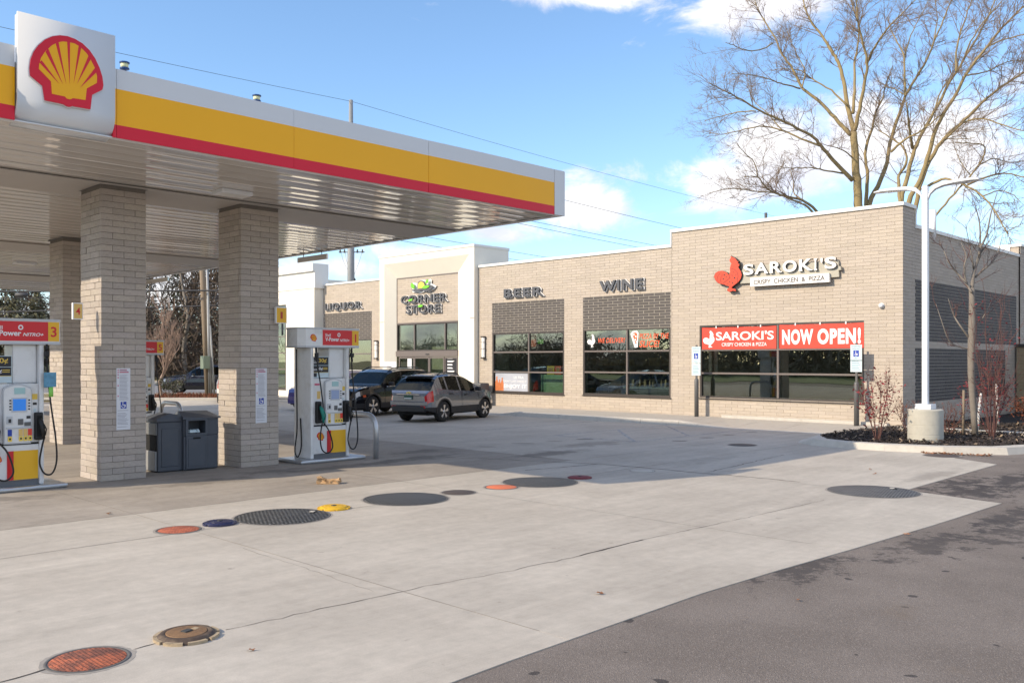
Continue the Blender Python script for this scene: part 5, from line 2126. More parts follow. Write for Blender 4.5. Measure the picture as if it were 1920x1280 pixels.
fr, w = line_frame(645, 505, 1558, 447, .03)
h = (rs(645, 448, 0) - rs(645, 505, 0)).z
text_mesh('CRISPY  CHICKEN  &  PIZZA', fr, w, h, .0, .006, .012).build('lettering', M['print_brown'], t_, True)
# serif capitals, each a letter of its own standing off the cream backing
for ch, u0, u1, vt, vb in (('S', 512, 640, 248, 385), ('A', 655, 828, 232, 372), ('R', 850, 1000, 215, 358), ('O', 1016, 1195, 200, 350), ('K', 1226, 1395, 183, 333), ('I', 1418, 1460, 172, 322),
                           ("'", 1502, 1530, 165, 225), ('S', 1556, 1705, 155, 305)):
    fr, w = line_frame(u0, vb, u1, vb - (u1 - u0) * .075, 0)
    h = (rs(u0, vt, 0) - rs(u0, vb, 0)).z
    if ch == 'I':
        m_ = MB()
        m_.prism([(0, 0), (w, 0), (w, h * .09), (w * .72, h * .12), (w * .72, h * .88), (w, h * .91), (w, h), (0, h), (0, h * .91), (w * .28, h * .88), (w * .28, h * .12), (0, h * .09)], fr, -.07, .03)
        m_.build('raised_letter', M['letter_return_shade'], t_, True)
        m2 = MB()
        m2.prism([(0, 0), (w, 0), (w, h * .09), (w * .72, h * .12), (w * .72, h * .88), (w, h * .91), (w, h), (0, h), (0, h * .91), (w * .28, h * .88), (w * .28, h * .12), (0, h * .09)], fr, .0305, .036)
        m2.build('letter_face', M['letter_white'], t_, True)
        continue
    o = text_mesh(ch, fr, w, h, -.07, .02, .028)
    fc = text_mesh(ch, fr, w, h, .0205, .026, .026)
    if ch in 'AKR':
        feet = {'A': ((0, .24), (.72, 1.0)), 'K': ((-.03, .26), (.78, 1.03)), 'R': ((-.03, .28), (.84, 1.04))}[ch]
        for a, b in feet:
            o.prism([(a * w, 0), (b * w, 0), (b * w, h * .08), (a * w, h * .08)], fr, -.069, .0195)
            fc.prism([(a * w, 0), (b * w, 0), (b * w, h * .08), (a * w, h * .08)], fr, .0206, .0257)
        if ch in 'KR':
            o.prism([(-.03 * w, h * .92), (.2 * w, h * .92), (.2 * w, h * .999), (-.03 * w, h * .999)], fr, -.069, .0195)
        if ch == 'K':
            o.prism([(.68 * w, h * .92), (1.0 * w, h * .92), (1.0 * w, h * .999), (.68 * w, h * .999)], fr, -.069, .0195)
    o.build('raised_letter', M['letter_return_shade'], t_, True)
    fc.build('letter_face', M['letter_white'], t_, True)
mb = MB()
mb.prism([(1722, 268), (1752, 266), (1755, 315), (1725, 317)], rs, -.14, -.02)
mb.build('small_box', M['sign_cream'], t_, True)


# ------------------------------------------------ banners and window lettering
def banner(lb, pxl, pxr, X, z0, z1):
    a, b = onX(pxl, 640, X).y, onX(pxr, 640, X).y
    t_ = thing('banner', lb, 'banner', (X, (a + b) / 2, z0), 0, 'red vinyl banners across the top of the window')
    mb = MB()
    n = 8
    vs, fs = [], []
    for k in range(n + 1):
        y = a + (b - a) * k / n
        sag = .012 * sin(pi * k / n * 3)
        vs += [(X - .004 * sin(k * 1.7), y, z0), (X - .006 * cos(k * 1.3), y, z1 - abs(sag))]
    for k in range(n):
        fs.append((2 * k, 2 * k + 2, 2 * k + 3, 2 * k + 1))
    n0 = len(vs)
    vs += [(x + .006, y, z) for x, y, z in vs]
    fs += [tuple(i + n0 for i in f)[::-1] for f in fs]
    mb.add(vs, fs, 0, True)
    mb.build('vinyl_sheet', M['banner_red'], t_, True)
    mb = MB()
    for k in range(3):
        y = a + (b - a) * (.2 + .3 * k)
        mb.box(X - .01, X, y - .02, y + .02, z1 - .03, z1 + .05)
    mb.build('tie', M['print_white'], t_, True)
    return t_, (lambda u, v, d: Vector((X - .008 - d, a - u, z0 + v))), a - b, z1 - z0


Xb = XF - .012
t_, fr, w, h = banner("red SAROKI'S banner with white rooster across the window's left half", 1316.5, 1455.5, Xb, 2.475, 3.225)
text_mesh("SAROKI'S", lambda u, v, d: fr(w * .20 + u, h * .40 + v, d), w * .77, h * .40, .0, .004, .022).build('lettering', M['print_white'], t_, True)
text_mesh('CRISPY CHICKEN & PIZZA', lambda u, v, d: fr(w * .28 + u, h * .13 + v, d), w * .60, h * .16, .0, .004, .012).build('lettering', M['print_white'], t_, True)


def rooster_print(parent, fr, u0, v0, k):
    mb = MB()
    mb.prism([(u0 + (x - 131) * k, v0 + (598 - y) * k) for x, y in ROO], fr, .0, .004)
    mb.build('rooster_print', M['print_white'], parent, True)
    q = MB()
    for (a, b) in (((325, 386), (333, 420)), ((333, 420), (245, 490)), ((336, 295), (400, 312)), ((400, 312), (436, 350)), ((436, 350), (440, 400)), ((440, 400), (430, 450))):
        L = math.hypot(b[0] - a[0], b[1] - a[1])
        nx, ny = -(b[1] - a[1]) / L * 5, (b[0] - a[0]) / L * 5
        q.prism([(u0 + (x - 131) * k, v0 + (598 - y) * k) for x, y in ((a[0] + nx, a[1] + ny), (b[0] + nx, b[1] + ny), (b[0] - nx, b[1] - ny), (a[0] - nx, a[1] - ny))], fr, .004, .006)
    q.build('rooster_line', M['banner_red'], parent, True)


rooster_print(t_, fr, w * .015, h * .07, h * .80 / 460)
t_, fr, w, h = banner("red NOW OPEN! banner across the window's right half behind the parking sign", 1461.5, 1619.5, Xb, 2.475, 3.245)
text_mesh('NOW', lambda u, v, d: fr(w * .035 + u, h * .16 + v, d), w * .385, h * .64, .0, .004, .05, 0, 1.14).build('lettering', M['print_white'], t_, True)
text_mesh('OPEN!', lambda u, v, d: fr(w * .47 + u, h * .16 + v, d), w * .50, h * .64, .0, .004, .05, 0, 1.14).build('lettering', M['print_white'], t_, True)

Xg = XF + .058
fr, w, a = face_frame(1101, 652, 1172, Xg)
t_ = thing('window_lettering', 'WE DELIVER! window lettering with white rooster on the wine bay glass', 'lettering', (Xg, a.y, a.z))
rooster_print(t_, fr, w * .0, .02, .52 / 460)
text_mesh('WE DELIVER!', lambda u, v, d: fr(w * .30 + u, .18 + v, d), w * .70, .19, .0, .004, .006, .25, 1.05).build('lettering', M['print_orange'], t_, True)
fr, w, a = face_frame(1180, 652, 1255, Xg)
t_ = thing('window_lettering', 'PIZZA BY THE SLICE! window lettering with pizza slice on the wine bay glass', 'lettering', (Xg, a.y, a.z))
text_mesh('PIZZA BY THE', lambda u, v, d: fr(w * .26 + u, .33 + v, d), w * .73, .19, .0, .004, .006, .2, 1.05).build('lettering', M['print_orange'], t_, True)
text_mesh('SLICE!', lambda u, v, d: fr(w * .26 + u, .02 + v, d), w * .50, .25, .0, .004, .015, .2, 1.05).build('lettering', M['print_orange'], t_, True)
mb = MB()
mb.prism([(w * .03, .52), (w * .08, .62), (w * .2, .64), (w * .24, .56), (w * .215, .02), (w * .14, .0)], fr, 0, .003)
mb.build('slice_crust', M['print_white'], t_, True)
mb = MB()
mb.prism([(w * .08, .50), (w * .11, .56), (w * .18, .57), (w * .21, .50), (w * .195, .16), (w * .16, .14)], fr, .003, .005)
mb.build('slice_topping', M['print_orange'], t_, True)
mb = MB()
for (u, v) in ((.12, .49), (.17, .42), (.155, .30), (.185, .22)):
    mb.prism([(w * u + .035 * cos(2 * pi * k / 8), v + .035 * sin(2 * pi * k / 8)) for k in range(8)], fr, .005, .007)
mb.build('slice_spot', M['print_white'], t_, True)
# beer poster
fr, w, a = face_frame(929, 732.5, 989.5, Xg)
h = .80
t_ = thing('beer_poster', 'pale ENJOY IT poster with orange bottles in a lower pane of the beer bay', 'poster', (Xg, a.y, a.z))
mb = MB()
mb.prism([(0, 0), (w, 0), (w, h), (0, h)], fr, -.003, 0)
mb.build('sheet', pm('poster_pale', (.42, .44, .50), .5, var=.25, vscale=2.), t_, True)
mb = MB()
for u, hh in ((.0, .78), (.085, .62), (.17, .72)):
    mb.prism([(w * u, .02), (w * (u + .09), .02), (w * (u + .09), h * hh * .62), (w * (u + .065), h * hh * .8), (w * (u + .065), h * hh), (w * (u + .025), h * hh), (w * (u + .025), h * hh * .8), (w * u, h * hh * .62)], fr, 0, .003)
mb.build('bottle_print', pm('bottle_print', (.52, .16, .05), .5, var=.4, vscale=8), t_, True)
text_mesh('ENJOY IT', lambda u, v, d: fr(w * .27 + u, h * .12 + v, d), w * .70, h * .26, .003, .006, .02).build('lettering', M['print_white'], t_, True)
text_mesh("DON'T JUST DRINK IT", lambda u, v, d: fr(w * .27 + u, h * .46 + v, d), w * .70, h * .13, .003, .006, .01).build('lettering', M['print_white'], t_, True)
text_mesh('ULTRA', lambda u, v, d: fr(w * .58 + u, h * .68 + v, d), w * .30, h * .13, .003, .006, .01).build('lettering', M['print_white'], t_, True)
# other prints and goods seen in the beer window
fr, w, a = face_frame(996, 650, 1019, XF + .4)
t_ = thing('window_poster', 'orange and green picture poster inside the upper right pane of the beer bay', 'poster', (XF + .4, a.y, a.z))
mb = MB()
mb.prism([(w * .45, .12), (w, .12), (w, .68), (w * .45, .68)], fr, 0, .01)
mb.build('green_sheet', M['print_green'], t_, True)
mb = MB()
mb.prism([(0, 0), (w * .46, 0), (w * .46, .6), (0, .6)], fr, .011, .02)
mb.build('orange_sheet', M['print_orange'], t_, True)
for px0, px1, lb, mt in ((1025.5, 1039, 'yellow carton standing behind the beer bay glass', 'gold'), (1040.5, 1052, 'orange carton standing behind the beer bay glass', 'print_orange')):
    a, b = onX(px0, 696, 27.6), onX(px1, 687, 27.6)
    t_ = thing('carton', lb, 'carton', (27.6, (a.y + b.y) / 2, 1.50))
    mb = MB()
    mb.bbox(27.6, 27.95, b.y, a.y, 1.50, 1.86, .01)
    mb.build('box', M[mt], t_, True)
    mb = MB()
    mb.box(27.594, 27.5995, b.y + .08, a.y - .08, 1.58, 1.78)
    mb.build('print', M['kraft'], t_, True)
cab = thing('glass_cabinet', 'pale green low cabinet behind the lower right pane of the beer bay', 'cabinet', (27.7, 24.4, .155))
mb = MB()
mb.bbox(27.55, 28.2, 23.3, 25.3, .155, 1.5, .02)
mb.build('body', pm('cabinet_green', (.35, .55, .42), .4, var=.06), cab, True)
mb = MB()
mb.box(27.54, 27.549, 23.5, 25.0, .5, 1.36)
mb.build('front_panel', pm('cabinet_front', (.50, .66, .52), .4, var=.04), cab, True)
cou = thing('shop_counter', 'dark counter with white top inside the wine bay', 'counter', (28.2, 20, .155))
mb = MB()
mb.bbox(27.9, 28.6, 18.2, 21.2, .155, 1.02, .01)
mb.build('body', M['steel_grey'], cou, True)
mb = MB()
mb.bbox(27.85, 28.65, 18.15, 21.25, 1.02, 1.08, .01)
mb.build('top', M['letter_white'], cou, True)
random.seed(9)
mb = MB()
for k in range(26):
    y = 18.3 + k * .11
    mb.lathe((28.3 + random.uniform(-.2, .2), y, 1.08), [(.035, 0), (.035, .16), (.012, .22), (.012, .28)], 7, m=0)
o = mb.build('counter_goods', M['shelf_goods'])
o['kind'] = 'stuff'
# lower poster of the liquor bay
fr, w, a = face_frame(663, 722, 696.5, XF + .05)
t_ = thing('window_poster', 'white poster with purple lettering under the liquor bay window', 'poster', (XF, a.y, a.z))
mb = MB()
mb.prism([(-2.2, 0), (w, 0), (w, .78), (-2.2, .78)], fr, 0, .01)
mb.build('sheet', M['print_white'], t_, True)
text_mesh('OPEN', lambda u, v, d: fr(w * .1 + u, .40 + v, d), w * .5, .22, .01, .014, .02).build('lettering', pm('print_purple', (.12, .06, .32), .5), t_, True)
# door notice lines
fr, w, a = face_frame(839, 697, 854, PXI - .0)
mb = MB()
for k in range(5):
    mb.prism([(0, .15 * k), (w * random.uniform(.5, 1), .15 * k), (w * random.uniform(.5, 1), .15 * k + .06), (0, .15 * k + .06)], fr, .0, .004)
tag(mb.build('door_notice', M['print_white']), 'white lines of lettering on the dark glass beside the doors', 'notice')
fr, w, a = face_frame(764, 690, 772, PXI - .0)
mb = MB()
mb.prism([(0, 0), (w, 0), (w, .5), (0, .5)], fr, 0, .004)
tag(mb.build('door_sheet', M['paper']), 'white sheet of paper taped to the left entrance door', 'notice')
# small white notice board on the portal
fr, w, a = face_frame(719, 692, 744, PX0)
t_ = thing('notice_board', 'blank white board on the left pier of the entrance portal', 'sign', (PX0, a.y, a.z))
mb = MB()
mb.prism([(0, -.5), (w, -.5), (w, .36), (0, .36)], fr, .003, .03)
mb.build('board', M['print_white'], t_, True)
mb = MB()
mb.prism([(w * .3, .12), (w * .6, .12), (w * .6, .16), (w * .3, .16)], fr, .03, .034)
mb.build('print', M['paper_text'], t_, True)

# tall wall lamps
for px, pt, pb, lb in ((906, 630, 672, 'tall narrow wall lamp between the portal and the beer bay'), (705, 638, 673, 'tall narrow wall lamp between the liquor bay and the portal')):
    a, b = onX(px, pb, 26.82), onX(px, pt, 26.82)
    t_ = thing('wall_lamp', lb, 'wall lamp', (XF, a.y, a.z), 0, 'tall wall lamps by the portal')
    mb = MB()
    mb.bbox(26.84, XF, a.y - .10, a.y + .10, a.z, b.z, .01)
    mb.build('back_plate', M['bronze'], t_, True)
    mb = MB()
    pr = [(.09 * cos(pi * k / 8), .09 * sin(pi * k / 8)) for k in range(9)]
    mb.prism(pr, lambda u, v, d: Vector((26.84 - v * .9, a.y + u, d)), a.z + .06, b.z - .06)
    mb.build('shade', M['lens_white'], t_, True)
    mb = MB()
    for z in (a.z, b.z - .06, a.z + .42, a.z + .70):
        mb.bbox(26.745, 26.85, a.y - .102, a.y + .102, z, z + (.06 if z in (a.z, b.z - .06) else .012), .005)
    mb.build('band', M['bronze'], t_, True)
p = onX(1653.5, 573, XF)
t_ = thing('wall_camera', 'small white dome camera on the brick wall above the window corner', 'camera', tuple(p))
mb = MB()
mb.lathe((p.x - .03, p.y, p.z), [(.085, 0), (.085, .03)], 14, axis='x')
mb.build('base', M['letter_white'], t_, True)
mb = MB()
mb.lathe((p.x - .13, p.y, p.z), [(.01, 0), (.05, .012), (.07, .05), (.07, .10)], 14, axis='x')
mb.build('dome', M['lamp_white'], t_, True)

# ------------------------------------------------ parking signs on bollards
for (px, ys, yb, lb) in ((1306, (649.8, 703.7), 709, 'pale reserved parking sign on a grey bollard at the big window\'s wine bay side'),
                         (1606, (646, 697), 715, 'pale reserved parking sign on a grey bollard near the red-leaved bush')):
    X = 26.45
    b = onX(px, yb, X)
    z_b = b.z
    t_ = thing('parking_sign', lb, 'parking sign', (X, b.y, .12), 0, 'reserved parking signs on bollards')
    mb = MB()
    mb.lathe((X, b.y, .1), [(.075, 0), (.075, z_b - .16), (.06, z_b - .12), (.02, z_b - .10)], 16)
    mb.build('bollard', M['steel_grey'], t_, True)
    zt, zl = onX(px, ys[0], X).z, onX(px, ys[1], X).z
    mb = MB()
    mb.box(X - .02, X + .02, b.y - .03, b.y + .03, z_b - .05, zt + .06)
    mb.build('post', M['steel_grey'], t_, True)
    wv = .175
    zm = zl + (zt - zl) * .42
    fr = lambda u, v, d: Vector((X - .022 - d, b.y - u, v))
    q = MB()
    q.prism([(-wv, zm + .01), (wv, zm + .01), (wv, zt), (-wv, zt)], fr, 0, .008)
    up = q.build('upper_plate', M['sign_pale'], t_, True)
    q = MB()
    q.prism([(-wv, zl), (wv, zl), (wv, zm - .01), (-wv, zm - .01)], fr, 0, .008)
    lo = q.build('lower_plate', M['sign_pale'], t_, True)
    hz = zt - zm
    text_mesh('RESERVED', lambda u, v, d: fr(-.14 + u, zt - hz * .16 + v, d), .28, .055, .008, .010).build('lettering', M['sign_text'], up, True)
    text_mesh('PARKING', lambda u, v, d: fr(-.12 + u, zt - hz * .32 + v, d), .24, .055, .008, .010).build('lettering', M['sign_text'], up, True)
    text_mesh('ONLY', lambda u, v, d: fr(-.07 + u, zm + .04 + v, d), .14, .05, .008, .010).build('lettering', M['sign_text'], up, True)
    q = MB()
    zc = zm + hz * .43
    q.prism([(-.085, zc - .09), (.085, zc - .09), (.085, zc + .10), (-.085, zc + .10)], fr, .008, .010)
    q.build('symbol_field', M['print_blue'], up, True)
    q = MB()
    s = .045
    for k in range(16):
        if 2 < k < 14:
            a0, a1 = 2 * pi * k / 16 + pi * .55, 2 * pi * (k + 1) / 16 + pi * .55
            q.prism([(s * cos(a0), zc - .02 + s * sin(a0)), (s * cos(a1), zc - .02 + s * sin(a1)), (s * .72 * cos(a1), zc - .02 + s * .72 * sin(a1)), (s * .72 * cos(a0), zc - .02 + s * .72 * sin(a0))], fr, .010, .012)
    q.prism([(-.02, zc - .02), (-.005, zc - .02), (-.005, zc + .045), (-.02, zc + .045)], fr, .010, .0121)
    q.prism([(-.005, zc - .015), (.03, zc - .015), (.03, zc), (-.005, zc)], fr, .010, .0121)
    q.prism([(.022, zc - .05), (.034, zc - .05), (.034, zc - .015), (.022, zc - .015)], fr, .010, .0121)
    q.prism([(-.012 + .013 * cos(2 * pi * k / 8), zc + .065 + .013 * sin(2 * pi * k / 8)) for k in range(8)], fr, .010, .0121)
    q.build('wheelchair_symbol', M['print_white'], up, True)
    q = MB()
    for k in range(6):
        v = zl + .06 + k * .05
        q.prism([(-.13, v), (.13 - .03 * (k % 3), v), (.13 - .03 * (k % 3), v + .016), (-.13, v + .016)], fr, .008, .010)
    q.build('fine_print', M['sign_text'], lo, True)
# grey trash drum by the beer bay
p = onX(914, 735, 26.5)
t_ = thing('litter_drum', 'dark rounded litter bin at the wall in front of the grey car', 'bin', (26.5, 27.75, .15))
mb = MB()
mb.bbox(26.2, 26.75, 27.55, 28.15, .1, 1.12, .06)
mb.build('body', M['steel_grey'], t_, True)

# ------------------------------------------------ lamp post
lx, ly = 22.85, 8.12
t_ = thing('lamp_post', 'white double-armed lamp post on a round concrete base in the planting island', 'street lamp', (lx, ly, .1))
mb = MB()
R_ = .41
mb.lathe((lx, ly, 0), [(R_, .05), (R_, .27), (R_ - .004, .275), (R_ - .004, .285), (R_, .29), (R_, .50), (R_ - .004, .505), (R_ - .004, .515), (R_, .52), (R_, .875), (R_ - .02, .895), (.01, .90)], 72, sm=False)
mb.build('concrete_base', M['cast_concrete'], t_, True)
mb = MB()
mb.bbox(lx - .19, lx + .19, ly - .19, ly + .19, .895, 1.02, .012)
mb.build('base_cover', M['lamp_white'], t_, True)
ZT = 6.38
mb = MB()
mb.bbox(lx - .068, lx + .068, ly - .068, ly + .068, 1.02, ZT, .018)
mb.build('pole', M['lamp_white'], t_, True)
for s in (-1, 1):
    mb = MB()
    secs = [(.06, ZT - .32, .05, .05), (.12, ZT - .16, .055, .05), (.24, ZT - .05, .07, .055), (.42, ZT + .0, .10, .05), (.7, ZT + .02, .14, .045), (1.05, ZT + .02, .15, .035), (1.24, ZT + .0, .12, .018)]
    vs, fs = [], []
    for (d, z, w_, h_) in secs:
        for (a, b) in ((-1, -.7), (-.8, -1), (.8, -1), (1, -.7), (.75, .7), (.3, 1), (-.3, 1), (-.75, .7)):
            vs.append((lx + a * w_, ly + s * d, z + b * h_))
    n = 8
    for i in range(len(secs) - 1):
        for k in range(n):
            q4 = (i * n + k, i * n + (k + 1) % n, (i + 1) * n + (k + 1) % n, (i + 1) * n + k)
            fs.append(q4 if s > 0 else q4[::-1])
    fs.append(tuple((len(secs) - 1) * n + k for k in range(n)))
    fs.append(tuple(range(n))[::-1])
    mb.add(vs, fs, 0, True)
    mb.build('lamp_arm', M['lamp_white'], t_, True)
    mb = MB()
    mb.box(lx - .09, lx + .09, ly + s * .72 - .22, ly + s * .72 + .22, ZT - .035, ZT - .022)
    mb.build('led_lens', M['lens_white'], t_, True)

# ================================================================== COVERS IN THE CONCRETE
def lid_dia(px, py, wpx):
    # width in the photo -> diameter of the round cover on the ground
    return wpx * CAMH / (py - YH) * cos(math.atan((px - CX) / FPX))


def flat_lid(lb, px, py, dia, mat, rim='lid_rim', pick=False):
    c = onZ(px, py, 0)
    dia = lid_dia(px, py, dia)
    t_ = thing('manhole_cover', lb, 'manhole cover', (c.x, c.y, 0), random.uniform(0, 1), 'round covers set in the concrete')
    r = dia / 2
    mb = MB()
    mb.lathe((0, 0, 0), [(r - .03, .0045), (r - .036, .0075), (.001, .0085)], 56, cap=False)
    mb.build('lid', M[mat], t_)
    mb = MB()
    mb.lathe((0, 0, 0), [(r, .002), (r - .004, .006), (r - .022, .006), (r - .026, .001)], 56, cap=False)
    mb.build('ring', M[rim], t_)
    mb = MB()
    vs, n = [], 48
    for k in range(n):
        a = 2 * pi * k / n
        vs += [(r * .99 * cos(a), r * .99 * sin(a), .0015), ((r + .02 + random.uniform(0, .022)) * cos(a), (r + .02 + random.uniform(0, .022)) * sin(a), .0015)]
    mb.add(vs, [(2 * k, 2 * k + 1, (2 * k + 3) % (2 * n), (2 * k + 2) % (2 * n)) for k in range(n)])
    mb.build('collar', M['lid_collar'], t_)
    if pick:
        mb = MB()
        mb.box(r * .42, r * .62, -r * .55, -r * .45, .0086, .012)
        mb.build('lift_hole', M['black_void'], t_)
        mb = MB()
        mb.box(r * .50, r * .66, -r * .50, -r * .40, .0121, .016)
        mb.build('label_plate', M['lid_pale'], t_)
    return t_


random.seed(31)
flat_lid('rusty orange round cover with raised tread at the near lower corner', 165, 1236, 166, 'tread_rust', pick=False)
flat_lid('small faded orange treaded cover beside the navy lid', 335, 993, 88, 'tread_rust2')
flat_lid('large dark treaded cover between the navy and the yellow lids', 530, 968, 183, 'tread_dark', pick=True)
flat_lid('large dark treaded cover between the yellow lid and the small dark brown cover', 761, 935, 161, 'tread_dark')
flat_lid('small flat dark brown cover between a large dark cover and the bright orange one', 860, 923, 65, 'lid_brown_flat')
flat_lid('small bright orange painted cover between two large dark covers', 940, 913, 64, 'orange_paint')
flat_lid('large smooth dark cover beside the small maroon lid', 1013, 903.5, 142, 'lid_dark')
flat_lid('small pale concrete coloured cover lying alone in the shaded concrete', 1204, 882.5, 44, 'lid_pale', 'lid_pale')
flat_lid('dark oval looking cover in the lot in front of the red ramp plate', 1392, 834, 54, 'lid_dark')
flat_lid('large grey treaded cover at the notched edge of the asphalt', 1637, 921, 176, 'tread_grey', pick=True)
flat_lid('dark cover half under dry leaves beside the island kerb', 1766, 854, 70, 'lid_brown_flat')


def raised_lid(lb, px, py, dia, m_top, m_ring, h=.045, lobes=8):
    c = onZ(px, py, 0)
    dia = lid_dia(px, py, dia)
    t_ = thing('fill_cover', lb, 'fill cover', (c.x, c.y, 0), .3, 'raised round fill covers in the concrete')
    r = dia / 2
    mb = MB()
    for k in range(lobes):
        a0, a1 = 2 * pi * (k + .1) / lobes, 2 * pi * (k + .9) / lobes
        pts = []
        for q in range(5):
            a = a0 + (a1 - a0) * q / 4
            pts.append((cos(a), sin(a)))
        poly = [(r * x, r * y) for x, y in pts] + [(r * .80 * x, r * .80 * y) for x, y in pts[::-1]]
        mb.prism(poly, lambda u, v, d: (u, v, d), -.01, h * .55)
    mb.build('lug', M[m_ring], t_)
    mb = MB()
    mb.lathe((0, 0, 0), [(r * .93, -.01), (r * .93, h * .35), (r * .84, h * .7), (r * .80, h * .95), (r * .66, h), (r * .64, h * .9), (.001, h * .92)], 48, cap=False)
    mb.build('lid', M[m_ring if m_ring != 'lid_cream' else 'lid_ring'], t_)
    mb = MB()
    mb.lathe((0, 0, 0), [(r * .63, h * .88), (r * .63, h * 1.02), (r * .60, h * 1.05), (.001, h * 1.06)], 40, cap=False)
    cp = mb.build('centre_plate', M[m_top], t_)
    mb = MB()
    mb.box(-r * .14, r * .14, -r * .11, r * .11, h * 1.061, h * 1.30)
    mb.build('pull_handle', M['lid_dark'], cp)
    mb = MB()
    mb.box(r * .26, r * .44, -r * .10, r * .10, h * 1.061, h * 1.12)
    mb.build('stamp', M['lid_cream'] if m_top == 'lid_brown' else M[m_ring], cp)


raised_lid('raised brown and cream fill cover with square handle, next to the rusty near cover', 350, 1193, 126, 'lid_brown', 'lid_cream', .04)
raised_lid('raised navy blue fill cover between the faded orange and the large dark cover', 412, 982, 65, 'navy_paint', 'navy_paint', .04)
raised_lid('raised bright yellow fill cover between the two large dark treaded covers', 626, 953, 62, 'lid_yellow', 'lid_yellow', .04)
raised_lid('raised maroon fill cover at the edge of the shade', 1087, 895.5, 46, 'maroon_paint', 'maroon_paint', .03)

# ------------------------------------------------ crumpled paper bag and leaves
c = onZ(617, 906, 0)
random.seed(14)
bm = bmesh.new()
bmesh.ops.create_cube(bm, size=1)
bmesh.ops.subdivide_edges(bm, edges=bm.edges[:], cuts=4, use_grid_fill=True)
for v in bm.verts:
    x, y, z = v.co
    hz = .055 + .07 * max(0, -x - .05) * 2 + .03 * max(0, x - .2)
    v.co = Vector((x * .36, y * .20, (z + .5) * hz))
    if v.co.z > .015:
        v.co += Vector((random.uniform(-.02, .02), random.uniform(-.025, .025), random.uniform(-.02, .03)))
me = bpy.data.meshes.new('paper_bag')
bm.to_mesh(me)
bm.free()
me.materials.append(M['kraft'])
o = bpy.data.objects.new('paper_bag', me)
COL.objects.link(o)
o.location = (c.x, c.y, 0.003)
o.rotation_euler = (0, 0, YAW - pi / 2)
tag(o, 'crumpled brown paper bag lying flat on the concrete before the pump', 'paper bag')
for k, (px, py, s, lb) in enumerate(((470, 1219, .035, 'curled reddish leaf on the concrete right of the brown fill cover'), (1122, 1113, .05, 'pale brown dry leaf on the concrete near the asphalt edge'),
                                     (1497, 1124, .035, 'reddish leaf lying on the asphalt'), (1632, 880, .06, 'brown leaf on the concrete beyond the large grey cover'),
                                     (1640, 888, .05, 'tan leaf on the concrete nearest the large grey cover'), (1700, 1001, .05, 'tiny leaf at the edge of the asphalt'),
                                     (205, 963, .05, 'flat brown scrap on the concrete before the left column'))):
    c = onZ(px, py, .004)
    mb = MB()
    P = [(-1, 0), (-.5, .35), (-.2, .3), (.1, .55), (.3, .25), (1, .05), (.35, -.2), (.15, -.5), (-.25, -.28), (-.6, -.35)]
    random.seed(40 + k)
    a = random.uniform(0, 6)
    vs = [(0, 0, .25 * s)] + [(s * (x * cos(a) - y * sin(a)), s * (x * sin(a) + y * cos(a)), random.uniform(.02, .5) * s) for x, y in P]
    fs = [(0, i, i % len(P) + 1) for i in range(1, len(P) + 1)]
    mb.add(vs, fs)
    o = mb.build('dry_leaf', M['dry_leaf'])
    o.location = c
    tag(o, lb, 'leaf', 'dry leaves lying on the pavement')


